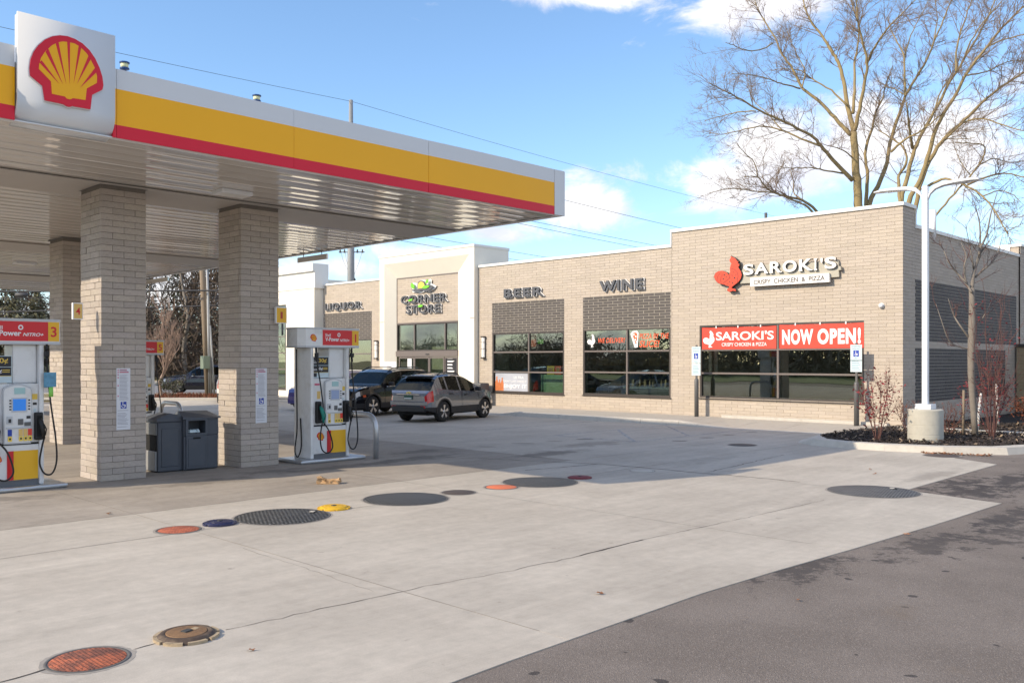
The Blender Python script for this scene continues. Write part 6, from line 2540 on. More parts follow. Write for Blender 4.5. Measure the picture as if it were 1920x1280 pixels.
# ================================================================== CARS
def make_car(name, label, cat, loc, yaw, P, paint, group=None):
    """rear at x = -L/2, nose at +L/2; y to the left side; lofted shell with real openings for the wheels"""
    t_ = thing(name, label, cat, loc, yaw, group)
    L = P['L']
    hw = P['hw']
    arches = [(P['ax'][0], P['r'] + .05), (P['ax'][1], P['r'] + .05)]
    wz = P['r']

    def I(key, x):
        a = P[key]
        return float(np.interp(x, [q[0] for q in a], [q[1] for q in a]))
    xs_ = sorted(set([round(v, 3) for v in np.linspace(0, L, int(L / .085))] + [round(a + r * cos(pi * k / 8), 3) for a, r in arches for k in range(9)] + [q[0] for q in P['top']]))
    xs_ = [x for x in xs_ if 0 <= x <= L]
    rows = []
    for x in xs_:
        w, zt, zbel = I('wid', x), I('top', x), I('belt', x)
        zb = I('sill', x)
        for a, r in arches:
            if abs(x - a) < r:
                zb = max(zb, wz + sqrt(max(0, r * r - (x - a) ** 2)))
        zbel = min(zbel, zt - .02)
        zb = min(zb, zbel - .08)
        hgt = zt - zbel
        wr = w * (1 - P['tumble'] * min(1, hgt / .5))
        z1 = max(zb + .02, min(.52, zbel - .2))
        z2 = max(z1 + .05, zbel - .17)
        r_ = [(w * .965, zb), (w * .995, z1), (w, (z1 + z2) / 2), (w * .99, z2), (w * .945, zbel), (w * .945 + (wr - w * .945) * .92, zbel + hgt * .84), (wr * .86, zbel + hgt * .955), (wr * .5, zt - .004), (0, zt)]
        rows.append(r_)
    nr = len(rows[0])
    pts = []
    for r_ in rows:
        pts.append([(y, z) for y, z in r_] + [(-y, z) for y, z in r_[-2::-1]])
    np_ = len(pts[0])
    X_ = lambda i: xs_[i] - L / 2
    V = lambda i, j, o=0: (X_(i), pts[i][j][0], pts[i][j][1])
    parts = {}

    def put(nm, vs, sm=True):
        parts.setdefault(nm, MB()).add(vs, [tuple(range(len(vs)))], 0, sm)
    for i in range(len(xs_) - 1):
        xm = (xs_[i] + xs_[i + 1]) / 2
        for j in range(np_ - 1):
            jj = j if j < nr - 1 else np_ - 2 - j          # 0 .. nr-2
            side = 'L' if j < nr - 1 else 'R'
            nm = 'body'
            if jj == 0:
                nm = 'lower_cladding'
            if jj == 4:
                for k, (a, b) in enumerate(P['glass']):
                    if a < xm < b:
                        nm = f'side_window|{side}{k}'
            if jj >= 5 and P['wind'][0] < xm < P['wind'][1]:
                nm = 'windscreen'
            if jj >= 5 and P['rear'][0] < xm < P['rear'][1]:
                nm = 'rear_window'
            if jj in (2, 3) and xm < P['tail']:
                nm = 'tail_lamp|' + side
            if jj == 3 and xm > L - P['head']:
                nm = 'headlamp|' + side
            q = (V(i, j), V(i + 1, j), V(i + 1, j + 1), V(i, j + 1))
            put(nm, q)
    # ends
    for i, fl in ((0, 0), (len(xs_) - 1, 1)):
        for j in range(nr - 1):
            q = (V(i, j), V(i, j + 1), V(i, np_ - 2 - j), V(i, np_ - 1 - j))
            put('body' if j > 0 else 'lower_cladding', q if fl else q[::-1], False)
    # underbody keeps the wheel wells dark
    mb = MB()
    mb.box(-L / 2 + .25, L / 2 - .25, -hw + .22, hw - .22, P['gc'], .62)
    mb.box(-L / 2 + .45, L / 2 - 1.35, -hw + .14, hw - .14, .6, .98)  # added black liner, darkens the cabin behind the glass
    mb.build('underbody_liner', M['black_void'], t_)
    mats = {'body': paint, 'lower_cladding': M['black_plastic'] if P.get('clad', True) else paint, 'side_window': M['car_glass'], 'windscreen': M['car_glass'], 'rear_window': M['car_glass'],
            'tail_lamp': M['tail_red'], 'headlamp': M['head_clear']}
    for nm, q in parts.items():
        b = nm.split('|')[0]
        q.build(b, mats[b], t_)
    # cabin: seats and dark lining behind the glass
    mb = MB()
    mb.box(-L / 2 + .5, L / 2 - 1.5, -hw + .25, hw - .25, .5, .85)
    for x in (L * .42, L * .60):
        for y in (-.38, .38):
            mb.bbox(x - L / 2 - .1, x - L / 2 + .06, y - .24, y + .24, .8, 1.22, .038)
            mb.bbox(x - L / 2 - .08, x - L / 2 + .03, y - .12, y + .12, 1.24, 1.42, .04)
    mb.build('seats', M['black_plastic'], t_)
    # wheels
    for a in P['ax']:
        for s in (-1, 1):
            y = s * (hw - .13)
            R = P['r']
            w_ = thing('wheel', '', '', (a - L / 2, y, R))
            del w_['label'], w_['category']
            w_.parent = t_
            mb = MB()
            mb.lathe((0, -.11, 0), [(R * .62, .0), (R * .93, .004), (R, .04), (R, .18), (R * .93, .216), (R * .62, .22)], 36, axis='y')
            mb.build('tyre', M['tyre'], w_)
            mb = MB()
            yo = .11 * s
            mb.lathe((0, yo - .012 * s if s > 0 else yo + .0, 0), [(R * .66, 0), (R * .66, .012), (R * .60, .006)], 32, axis='y', cap=False)
            for k in range(P['spokes']):
                a0 = 2 * pi * k / P['spokes'] + .3
                for off in ((-.09, .09),):
                    c0, s0 = cos(a0), sin(a0)
                    u = Vector((c0, 0, s0))
                    v = Vector((-s0, 0, c0))
                    yy = yo + .004 * s
                    for (w0, w1) in ((.085, .15),):
                        q = [u * .06 * R / .33 - v * w0 * R * .7, u * R * .63 - v * w1 * R, u * R * .63 + v * w1 * R, u * .06 * R / .33 + v * w0 * R * .7]
                        f = [(p_.x, yy, p_.z) for p_ in q]
                        bk = [(p_.x, yy - .03 * s, p_.z) for p_ in q]
                        mb.add(f + bk, [(0, 1, 2, 3), (4, 7, 6, 5), (0, 4, 5, 1), (1, 5, 6, 2), (2, 6, 7, 3), (3, 7, 4, 0)])
            mb.lathe((0, yo - .01, 0), [(R * .19, 0), (R * .17, .018), (.01, .02)] if s > 0 else [(.01, 0), (R * .17, .002), (R * .19, .02)], 14, axis='y')
            mb.build('rim', M['rim_alloy'], w_)
            mb = MB()
            mb.lathe((0, yo - .05 * s - .002, 0), [(R * .63, 0), (R * .63, .004)], 24, axis='y')
            mb.build('brake_disc', M['black_void'], w_)
    # arch trims
    for a in P['ax']:
        for s in (-1, 1):
            mb = MB()
            r0, r1 = P['r'] + .045, P['r'] + .10
            vs, fs = [], []
            n = 14
            for k in range(n + 1):
                an = -.12 + (pi + .24) * k / n
                for r in (r0, r1):
                    x = a - L / 2 + r * cos(an)
                    w = I('wid', min(max(a + r * cos(an), 0), L))
                    vs.append((x, s * (w * .995 + .006), wz + r * sin(an)))
            for k in range(n):
                q = (2 * k, 2 * k + 1, 2 * k + 3, 2 * k + 2)
                fs.append(q if s < 0 else q[::-1])
            mb.add(vs, fs, 0, True)
            if P.get('clad', True):
                mb.build('arch_trim', M['black_plastic'], t_)
    # mirrors, handles, roof rails
    mx = P['mirror']
    for s in (-1, 1):
        w = I('wid', mx)
        mb = MB()
        z = I('belt', mx) + .08
        mb.bbox(mx - L / 2 - .08, mx - L / 2 + .07, *((s * w * .97, s * (w * .97 + .2)) if s > 0 else (s * (w * .97 + .2), s * w * .97)), z - .06, z + .09, .03)
        mb.build('mirror', M['black_plastic'] if P.get('clad', True) else paint, t_)
        for x in P['handles']:
            mb = MB()
            z = I('belt', x) - .12
            ww = I('wid', x)
            mb.bbox(x - L / 2 - .09, x - L / 2 + .09, *((s * ww * .985, s * (ww + .022)) if s > 0 else (s * (ww + .022), s * ww * .985)), z - .018, z + .018, .008)
            mb.build('door_handle', M['black_plastic'] if P.get('clad', True) else M['chrome'], t_)
        mb = MB()
        for x in P['seams']:
            ww = I('wid', x)
            mb.box(x - L / 2 - .004, x - L / 2 + .004, *((s * ww * .985, s * (ww + .0015)) if s > 0 else (s * (ww + .0015), s * ww * .985)), .5, I('belt', x) - .02)
        mb.build('door_seam', M['black_void'], t_)
        if P.get('rails'):
            a, b = P['rails']
            mb = MB()
            pp = []
            for k in range(9):
                x = a + (b - a) * k / 8
                zt = I('top', x)
                wr = I('wid', x) * (1 - P['tumble'])
                pp.append((x - L / 2, s * wr * .84, zt + (.03 if 0 < k < 8 else -.02)))
            mb.tube(pp, .018, 6)
            mb.build('roof_rail', M[P.get('railm', 'black_plastic')], t_)
        # belt moulding
        if P.get('belt_trim'):
            mb = MB()
            pp = []
            for k in range(13):
                x = P['glass'][0][0] + (P['glass'][-1][1] - P['glass'][0][0]) * k / 12
                pp.append((x - L / 2, s * (I('wid', x) * .95 + .004), I('belt', x)))
            mb.tube(pp, .012, 6)
            mb.build('belt_trim', M['chrome'], t_)
    return t_, I


SUV = dict(L=4.26, hw=.885, r=.355, gc=.24, tumble=.29, spokes=5, ax=(.86, 3.40),
           top=[(0, .90), (.04, .99), (.12, 1.08), (.34, 1.32), (.54, 1.51), (.74, 1.59), (1.15, 1.64), (1.6, 1.65), (2.1, 1.61), (2.5, 1.51), (2.92, 1.27), (3.22, 1.09), (3.4, 1.05), (3.8, .98), (4.05, .90), (4.2, .76), (4.26, .60)],
           belt=[(0, .88), (.1, 1.03), (.5, 1.14), (1.2, 1.08), (3.1, .97), (3.5, .93), (4.0, .80), (4.26, .55)],
           wid=[(0, .70), (.05, .78), (.14, .845), (.35, .885), (3.5, .885), (3.85, .84), (4.1, .74), (4.26, .55)],
           sill=[(0, .42), (.35, .34), (.6, .30), (3.7, .28), (4.26, .30)],
           glass=[(.80, 1.06), (1.10, 1.86), (1.94, 2.80)], wind=(2.50, 3.22), rear=(.13, .53), tail=.24, head=.42, mirror=2.80, handles=(1.25, 2.15), seams=(1.9, 2.98), rails=(.9, 2.2))
c0, c1 = onZ(826, 791, 0), onZ(910.3, 782.5, 0)
rr, fr_ = Vector((c0.x, c0.y, 0)), Vector((c1.x, c1.y, 0))
hd_ = (fr_ - rr).normalized()
lf = Vector((-hd_.y, hd_.x, 0))
wbm = (rr + fr_) / 2 + lf * .80
ya = atan2(hd_.y, hd_.x)
g_, I = make_car('grey_suv', 'small grey SUV parked nose to the shops, rear towards the lot', 'car', tuple(wbm), ya, SUV, M['paint_grey'])
# rear details of the grey car
mb = MB()
mb.bbox(-2.17, -2.125, -.17, .17, .78, .93, .008)
mb.build('number_plate', M['plate_green'], g_)
mb = MB()
mb.box(-2.176, -2.1705, -.15, .15, .80, .835)
mb.build('plate_print', M['print_white'], g_)
mb = MB()
mb.bbox(-2.172, -2.12, -.48, .48, .935, .965, .008)
mb.build('tailgate_trim', M['chrome'], g_)
mb = MB()
mb.prism([(-.09, .985), (-.03, .985), (-.03, 1.0), (.03, 1.0), (.03, .985), (.09, .985), (.10, 1.025), (.035, 1.025), (.035, 1.04), (-.035, 1.04), (-.035, 1.025), (-.10, 1.025)], lambda u, v, d: Vector((-2.13 - d + (v - .98) * .5, u, v)), 0, .02)
mb.build('badge', M['gold'], g_)
mb = MB()
mb.bbox(-2.185, -2.02, -.68, .68, .36, .56, .03)
mb.build('rear_bumper', M['black_plastic'], g_)
mb = MB()
mb.bbox(-2.175, -2.02, -.76, .76, .56, .72, .035)
mb.build('bumper_skin', M['paint_grey'], g_)
for s in (-1, 1):
    mb = MB()
    mb.bbox(-2.165, -2.06, *((.52, .70) if s > 0 else (-.70, -.52)), .49, .57, .012)
    mb.build('reflector', M['tail_red'], g_)
mb = MB()
mb.bbox(-1.74, -1.44, -.58, .58, 1.545, 1.575, .01)
mb.build('spoiler', M['paint_grey'], g_)
mb = MB()
mb.add([(-1.70, -.02, 1.64), (-1.70, .02, 1.64), (-1.60, .02, 1.645), (-1.60, -.02, 1.645), (-1.72, 0, 1.70)], [(0, 1, 4), (1, 2, 4), (2, 3, 4), (3, 0, 4)])
mb.build('aerial', M['black_plastic'], g_)

BIG = dict(L=5.0, hw=.985, r=.39, gc=.26, tumble=.22, spokes=5, ax=(1.12, 4.08),
           top=[(0, .95), (.05, 1.1), (.12, 1.25), (.32, 1.62), (.5, 1.74), (1.2, 1.80), (2.2, 1.80), (2.7, 1.74), (3.0, 1.64), (3.4, 1.35), (3.62, 1.20), (3.8, 1.17), (4.4, 1.12), (4.75, 1.06), (4.93, .96), (5.0, .70)],
           belt=[(0, .93), (.1, 1.15), (.5, 1.17), (3.4, 1.10), (3.7, 1.07), (4.5, 1.02), (4.9, .92), (5.0, .66)],
           wid=[(0, .80), (.06, .88), (.16, .94), (.4, .985), (4.3, .985), (4.7, .94), (4.92, .86), (5.0, .78)],
           sill=[(0, .45), (.4, .36), (.7, .32), (4.4, .32), (5.0, .34)],
           glass=[(.5, 1.25), (1.35, 2.2), (2.3, 3.25)], wind=(2.95, 3.60), rear=(.14, .5), tail=.2, head=.24, mirror=3.12, handles=(1.6, 2.6), seams=(2.25, 3.4), rails=(.7, 2.8), belt_trim=True)
c0 = onZ(696, 781, 0)
ya2 = pi + radians(14)
hd_ = Vector((cos(ya2), sin(ya2), 0))
lf = Vector((-hd_.y, hd_.x, 0))
wl_ = Vector((c0.x, c0.y, 0)) - hd_ * (4.08 - 2.5) - lf * .86
b_, I2 = make_car('black_suv', 'large black SUV parked beside the grey car, nose towards the pumps', 'car', tuple(wl_), ya2, BIG, M['paint_black'])
mb = MB()
mb.bbox(2.44, 2.52, -.62, .62, .80, 1.0, .02)
mb.build('grille', M['black_plastic'], b_)
mb = MB()
for k in range(7):
    y = -.54 + k * .18
    mb.bbox(2.515, 2.53, y - .06, y + .06, .83, .97, .012)
mb.build('grille_slot', M['chrome'], b_)
mb = MB()
mb.bbox(2.38, 2.55, -.80, .80, .36, .70, .05)
mb.build('front_bumper', M['paint_black'], b_)
mb = MB()
mb.bbox(2.54, 2.565, -.60, .60, .40, .44, .008)
mb.build('bumper_trim', M['chrome'], b_)
for s in (-1, 1):
    mb = MB()
    mb.bbox(2.02, 2.16, *((.955, .99) if s > 0 else (-.99, -.955)), .74, .82, .01)
    mb.build('side_marker', M['amber'], b_)

SED_ = dict(SUV, L=4.6, top=[(0, .92), (.08, 1.02), (.6, 1.08), (1.1, 1.32), (1.5, 1.42), (2.2, 1.45), (2.7, 1.40), (3.3, 1.08), (3.5, 1.02), (4.2, .88), (4.5, .74), (4.6, .58)],
           belt=[(0, .88), (.2, .98), (3.2, .92), (3.6, .9), (4.3, .75), (4.6, .52)], wid=[(0, .70), (.06, .80), (.2, .87), (3.9, .885), (4.4, .8), (4.6, .62)],
           sill=[(0, .34), (.5, .26), (4.6, .24)], glass=[(1.1, 1.85), (1.95, 2.95)], wind=(2.6, 3.35), rear=(.65, 1.3), tail=.26, head=.40, mirror=2.95, handles=(1.5, 2.4), seams=(1.9, 3.0), rails=None, clad=False, ax=(1.0, 3.75))
s_, _ = make_car('blue_sedan', 'purple blue car mostly hidden behind the right front column', 'car', (22.2, 32.5, 0), pi + radians(10), dict(SUV, clad=False, rails=None), M['paint_blue'])
WHT = dict(BIG, belt_trim=False)
w_, _ = make_car('white_suv', 'white SUV whose rear corner shows left of the right front column', 'car', tuple(onZ(446, 757, 0) + Vector((cos(YAW + radians(17)), sin(YAW + radians(17)), 0)) * 2.5), YAW + radians(17), WHT, M['paint_white'])
c0 = onZ(371, 738.5, 0)
d_, _ = make_car('navy_suv', 'dark navy SUV driving on the road behind the wooden utility pole', 'car', (c0.x + 1.0, c0.y + 1.0, 0), YAW + radians(90 + 14), BIG, M['paint_navy'])
mb = MB()
mb.bbox(2.44, 2.52, -.55, .55, .62, 1.0, .02)
mb.build('grille', M['black_plastic'], d_)
# ================================================================== TREES
def twig_tree(mb, p, d, L, r, lev, spread, up=.12, nseg=4, sides=3, dens=1., maxlev=3):
    """a twig with side twigs, growing on recursively"""
    pts = [p.copy()]
    dd = d.normalized()
    for k in range(nseg):
        dd = (dd + Vector((random.gauss(0, .16), random.gauss(0, .16), random.gauss(0, .14) + up * .4))).normalized()
        pts.append(pts[-1] + dd * (L / nseg))
    mb.tube(pts, [r * (1 - .65 * k / nseg) for k in range(nseg + 1)], sides if lev > 0 else max(4, sides), cap=False)
    if lev >= maxlev:
        return
    n = max(2, int(random.uniform(3, 5.5) * dens))
    for k in range(n):
        t = random.uniform(.2, 1.0)
        i = min(nseg - 1, int(t * nseg))
        b = pts[i].lerp(pts[i + 1], t * nseg - i)
        ax = (pts[i + 1] - pts[i]).normalized()
        rn = Vector((random.gauss(0, 1), random.gauss(0, 1), random.gauss(0, 1)))
        rn = (rn - ax * rn.dot(ax)).normalized()
        nd = (ax * cos(spread) + rn * sin(spread))
        nd.z += up
        twig_tree(mb, b, nd, L * random.uniform(.38, .62), r * .58, lev + 1, spread * random.uniform(.9, 1.15), up, max(2, nseg - 1), sides, dens, maxlev)


def traced_tree(label, limbs, D0, seed, base, rscale=1.):
    """limbs: (crop points, start radius px, end radius px, depth drift); crop = photo (1240 + u / 2.824, v / 2.824)"""
    random.seed(seed)
    t_ = thing('bare_tree', label, 'tree', tuple(base), 0, 'tall bare trees behind the shops')
    trunk, crown = MB(), MB()
    for (pts, r0, r1, dr, nt) in limbs:
        P3 = []
        n = len(pts)
        for k, (u, v) in enumerate(pts):
            D = D0 + dr * k / max(1, n - 1)
            P3.append(atD(1240 + u / 2.824, v / 2.824, D))
        P3 = catmull(P3, 4)
        m = len(P3)
        k1 = D0 / FPX / 2.824 * rscale
        rs_ = [(r0 + (r1 - r0) * (k / (m - 1)) ** .8) * k1 for k in range(m)]
        # wobble
        for k in range(1, m - 1):
            P3[k] = P3[k] + Vector((random.gauss(0, .014), random.gauss(0, .014), random.gauss(0, .012)))
        trunk.tube(P3, rs_, 8 if r0 > 8 else 6)
        # side twigs
        Lt = sum((P3[k + 1] - P3[k]).length for k in range(m - 1))
        cnt = int(Lt * nt * 1.35)
        for q in range(cnt):
            t = random.uniform(.22, 1.0) ** .8
            i = min(m - 2, int(t * (m - 1)))
            b = P3[i].lerp(P3[i + 1], t * (m - 1) - i)
            ax = (P3[i + 1] - P3[i]).normalized()
            rn = Vector((random.gauss(0, 1), random.gauss(0, 1), random.gauss(0, .8)))
            rn = (rn - ax * rn.dot(ax)).normalized()
            s = random.uniform(.55, 1.1)
            d = ax * cos(s) + rn * sin(s)
            d.z += .18
            L = random.uniform(.7, 2.1) * (1.15 - .35 * t)
            twig_tree(crown, b, d, L, min(rs_[i] * .5, .021), 0, .62, .10)
    trunk.build('trunk', M['bark'], t_, True)
    crown.build('crown', M['twig'], t_, True)
    return t_


D0 = 46.0
gb = atD(1616, 668, D0)
traced_tree('tall bare tree with one yellow-brown trunk and sweeping branches behind the brick corner block', [
    ([(1055, 1330), (1050, 1180), (1042, 1050), (1035, 950), (1026, 820), (1018, 700)], 27, 19, 0, .3),
    ([(1018, 700), (985, 560), (965, 430), (935, 330), (900, 270), (850, 190), (790, 110), (760, 40), (745, -60)], 14, 3, 3, 2.6),
    ([(1018, 700), (1050, 580), (1075, 440), (1090, 330), (1060, 200), (1040, 100), (1030, -60)], 12, 3, -2, 2.2),
    ([(1090, 330), (1130, 250), (1200, 150), (1290, 60), (1380, -40)], 7, 2, -3, 2.4),
    ([(1015, 600), (1025, 450), (1025, 330), (1040, 240), (1045, 130), (1010, 20), (1000, -60)], 9, 2, 4, 2.2),
    ([(1012, 955), (930, 870), (860, 790), (810, 730), (720, 680), (620, 630), (500, 575), (400, 515), (300, 465), (255, 440)], 12, 2, -3, 2.6),
    ([(838, 772), (740, 735), (640, 690), (520, 670), (420, 690), (320, 712), (250, 700)], 7, 1.5, 2, 2.4),
    ([(500, 590), (400, 595), (320, 615), (230, 640)], 4, 1.5, 2, 2.6),
    ([(640, 690), (560, 600), (500, 545), (470, 480), (450, 400)], 3.5, 1.2, 4, 2.4),
    ([(1002, 715), (920, 625), (840, 540), (750, 470), (700, 370), (640, 290), (600, 200), (540, 100), (500, 20), (480, -40)], 11, 2, 3, 2.7),
    ([(735, 470), (660, 450), (600, 430), (520, 405), (450, 395), (370, 390)], 4.5, 1.5, -2, 2.6),
    ([(590, 230), (520, 265), (440, 265), (380, 240), (340, 225)], 4, 1.5, -2, 2.4),
    ([(985, 560), (900, 480), (800, 420), (740, 375), (650, 365), (580, 375)], 6, 1.5, 2, 2.4),
    ([(745, 465), (760, 380), (720, 290), (680, 200), (660, 150)], 4, 1.5, 4, 2.2),
    ([(880, 1230), (820, 1115), (740, 1060), (640, 1035), (560, 1000), (510, 940), (440, 935)], 9, 2, -3, 2.6),
    ([(850, 1200), (780, 1100), (700, 1062), (600, 1025), (480, 1010), (380, 1000), (260, 1020)], 7, 1.5, -4, 2.8),
    ([(740, 1055), (700, 1015), (700, 960), (680, 900)], 4, 1.5, 2, 2.2),
    ([(510, 940), (490, 860), (430, 800), (400, 760)], 3.5, 1.2, -1, 2.6),
    ([(1012, 835), (960, 795), (900, 775), (850, 762)], 4, 1.5, -3, 2.2),
    ([(962, 918), (860, 902), (780, 888), (700, 890), (630, 885)], 5, 1.5, -3, 2.4),
    ([(1085, 1300), (1082, 1100), (1092, 940), (1080, 820), (1112, 700), (1138, 590), (1172, 520), (1192, 440), (1225, 350)], 13, 2, 3, 1.8),
    ([(1080, 1300), (1100, 1085), (1160, 960), (1200, 830), (1218, 730), (1262, 600), (1292, 510), (1332, 440), (1402, 320), (1452, 200), (1505, 80), (1550, -40)], 15, 3, 4, 1.9),
    ([(1292, 510), (1286, 380), (1280, 280), (1225, 180), (1200, 90)], 7, 2, 3, 2.2),
    ([(1290, 290), (1320, 190), (1370, 90), (1420, 0)], 4, 1.5, 1, 2.2),
    ([(1285, 500), (1230, 470), (1190, 460), (1130, 420)], 4, 1.2, 3, 2.),
    ([(1445, 210), (1460, 110), (1450, 0)], 4, 1.5, 3, 2.),
], D0, 5, (gb.x, gb.y, 0))
D1 = 44.0
gb = atD(1702, 670, D1)
traced_tree('tall bare tree with several leaning trunks behind the white lamp post', [
    ([(1290, 1330), (1265, 1070), (1258, 985), (1258, 930), (1300, 850), (1282, 780), (1230, 740), (1150, 690)], 13, 2.5, 2, 1.4),
    ([(1280, 1330), (1272, 1065), (1300, 950), (1332, 820), (1372, 720), (1442, 600), (1522, 440), (1602, 320), (1682, 180), (1730, 90), (1780, -30)], 15, 3, 3, 1.9),
    ([(1330, 785), (1310, 660), (1298, 545)], 8, 3, -2, 1.6),
    ([(1300, 1330), (1310, 1075), (1372, 950), (1422, 800), (1472, 640), (1560, 500), (1622, 380), (1722, 250), (1802, 150), (1902, 50), (1990, -20)], 16, 3, -3, 1.9),
    ([(1320, 1330), (1352, 1050), (1422, 850), (1512, 720), (1602, 640), (1702, 540), (1802, 460), (1922, 385), (2040, 320)], 14, 4, 2, 1.9),
    ([(1560, 380), (1565, 250), (1602, 120), (1640, 10), (1660, -40)], 6, 2, 3, 2.2),
    ([(1600, 320), (1640, 220), (1720, 100), (1800, 10)], 5, 2, -2, 2.4),
    ([(1482, 760), (1602, 650), (1702, 630), (1802, 660), (1902, 690), (1990, 680)], 6, 2, -4, 2.4),
    ([(1722, 250), (1800, 215), (1900, 190), (1990, 180)], 5, 2, -2, 2.6),
    ([(1622, 400), (1720, 380), (1830, 330), (1950, 320)], 5, 2, 3, 2.6),
    ([(1215, 805), (1290, 740), (1380, 690), (1470, 620), (1530, 560)], 7, 2, -2, 1.9),
    ([(1400, 1215), (1425, 1180), (1502, 1080), (1602, 970), (1682, 870), (1712, 785), (1660, 760), (1560, 755)], 7, 2, -3, 2.4),
    ([(1380, 1005), (1482, 950), (1562, 960), (1622, 990), (1702, 1040), (1762, 1110), (1800, 1180), (1838, 1240)], 8, 2.5, -5, 2.6),
    ([(1622, 978), (1742, 930), (1832, 920), (1922, 940), (2000, 950)], 6, 2, -4, 2.6),
    ([(1700, 1040), (1780, 1010), (1860, 1030), (1900, 1070)], 4, 1.5, -2, 2.6),
    ([(1690, 870), (1760, 840), (1840, 860), (1920, 850)], 4, 1.5, 2, 2.6),
    ([(1640, 930), (1600, 880), (1560, 800), (1540, 720)], 3.5, 1.2, 3, 2.2),
    ([(1505, 735), (1600, 735), (1660, 730)], 3, 1.2, -1, 1.5),
    ([(1442, 600), (1480, 480), (1560, 360), (1590, 260)], 5, 1.5, 4, 2.2),
], D1, 8, (gb.x, gb.y, 0))

# ------------------------------------------------ young tree and bushes in the island
random.seed(17)


def small_tree(lb, base, top_px, r, spec, name='young_tree', tm='grey_bark', cm='red_twig', cat='tree', group=None):
    t_ = thing(name, lb, cat, tuple(base), 0, group)
    return t_


b = Vector((24.95, 7.62, .14))
t_ = thing('young_tree', 'slim young tree with pale grey trunk and bare upright branches in the island', 'tree', tuple(b))
Dt = 24.0


def at_t(px, py, D=Dt):
    return atD(px, py, D)


tr_, cr_ = MB(), MB()
D_b = (b.x * cos(YAW) + b.y * sin(YAW))
pts = [b, at_t(1821, 700, D_b), at_t(1823, 600, D_b), at_t(1822, 540, D_b)]
tr_.tube(catmull(pts, 3), [.078, .078, .08, .084, .09, .092, .088, .08, .072, .068][:len(catmull(pts, 3))], 10)
for P_, r0, r1, nt in (([(1822, 545), (1826, 510), (1836, 480), (1838, 465), (1850, 440), (1858, 400), (1870, 360)], .05, .01, 3),
                       ([(1836, 478), (1838, 440), (1835, 410), (1825, 375)], .03, .008, 3), ([(1822, 548), (1812, 530), (1808, 500), (1812, 480), (1802, 455)], .035, .008, 3),
                       ([(1812, 530), (1795, 512), (1778, 490), (1770, 470), (1762, 455)], .028, .006, 3), ([(1828, 520), (1845, 505), (1862, 490), (1872, 470), (1880, 440)], .028, .006, 3),
                       ([(1826, 505), (1822, 480), (1816, 450), (1810, 420)], .025, .006, 3), ([(1822, 640), (1800, 610), (1788, 590), (1778, 560)], .03, .008, 2),
                       ([(1822, 625), (1840, 600), (1852, 580), (1860, 560)], .025, .006, 2), ([(1820, 655), (1800, 650), (1780, 640), (1765, 600), (1755, 570)], .022, .006, 2), ([(1836, 478), (1848, 462), (1862, 440)], .025, .006, 2)):
    P3 = [at_t(x, y, D_b + random.uniform(-.15, .15)) for x, y in P_]
    P3 = catmull(P3, 3)
    m = len(P3)
    tr_.tube(P3, [r0 + (r1 - r0) * k / (m - 1) for k in range(m)], 6)
    for q in range(int(nt * 2.2)):
        i = random.randrange(1, m - 1)
        ax = (P3[i + 1] - P3[i]).normalized()
        rn = Vector((random.gauss(0, 1), random.gauss(0, 1), random.gauss(0, .5)))
        twig_tree(cr_, P3[i], ax + rn * .5, random.uniform(.3, .8), .008, 1, .5, .25, 3, 3, .8, 3)
tr_.build('trunk', M['grey_bark'], t_, True)
cr_.build('crown', M['red_twig'], t_, True)


def bush(lb, base, h, sp, nst, leaf, nleaf, seed, twm='red_twig', lean=0., name='bare_bush', tall=.0, lsz=.05):
    random.seed(seed)
    t_ = thing(name, lb, 'bush', tuple(base), 0)
    st, lv = MB(), MB()
    tips = []
    for k in range(nst):
        a = 2 * pi * k / nst + random.uniform(-.3, .3)
        s = random.uniform(.25, 1.) * sp
        p0 = Vector(base) + Vector((cos(a) * .05, sin(a) * .05, -.02))
        H = h * random.uniform(.7, 1.05)
        pts = [p0, p0 + Vector((cos(a) * s * .35, sin(a) * s * .35, H * .35)), p0 + Vector((cos(a) * s * .75, sin(a) * s * .75, H * .7)), p0 + Vector((cos(a) * s, sin(a) * s, H))]
        pts = catmull(pts, 3)
        st.tube(pts, [.0115 * (1 - .75 * i / (len(pts) - 1)) for i in range(len(pts))], 5, cap=False)
        for q in range(7):
            i = random.randrange(3, len(pts) - 1)
            d = (pts[i + 1] - pts[i]).normalized() + Vector((random.gauss(0, .5), random.gauss(0, .5), .25))
            twig_tree(st, pts[i], d, random.uniform(.2, .45) * h / 1.2, .006, 2, .5, .2, 3, 3, .7, 3)
        tips += [p for p in pts[4:]]
    for k in range(nleaf):
        c = random.choice(tips) + Vector((random.gauss(0, .11), random.gauss(0, .11), random.gauss(0, .12)))
        u = Vector((random.gauss(0, 1), random.gauss(0, 1), random.gauss(0, .6))).normalized()
        v = u.cross(Vector((random.gauss(0, 1), random.gauss(0, 1), 1))).normalized()
        s = random.uniform(.5, 1.) * lsz
        lv.add([c - u * s, c + v * s * .45, c + u * s, c - v * s * .45], [(0, 1, 2, 3)])
    st.build('stems', M[twm], t_, True)
    if nleaf:
        lv.build('leaves', M[leaf], t_, True)
    return t_


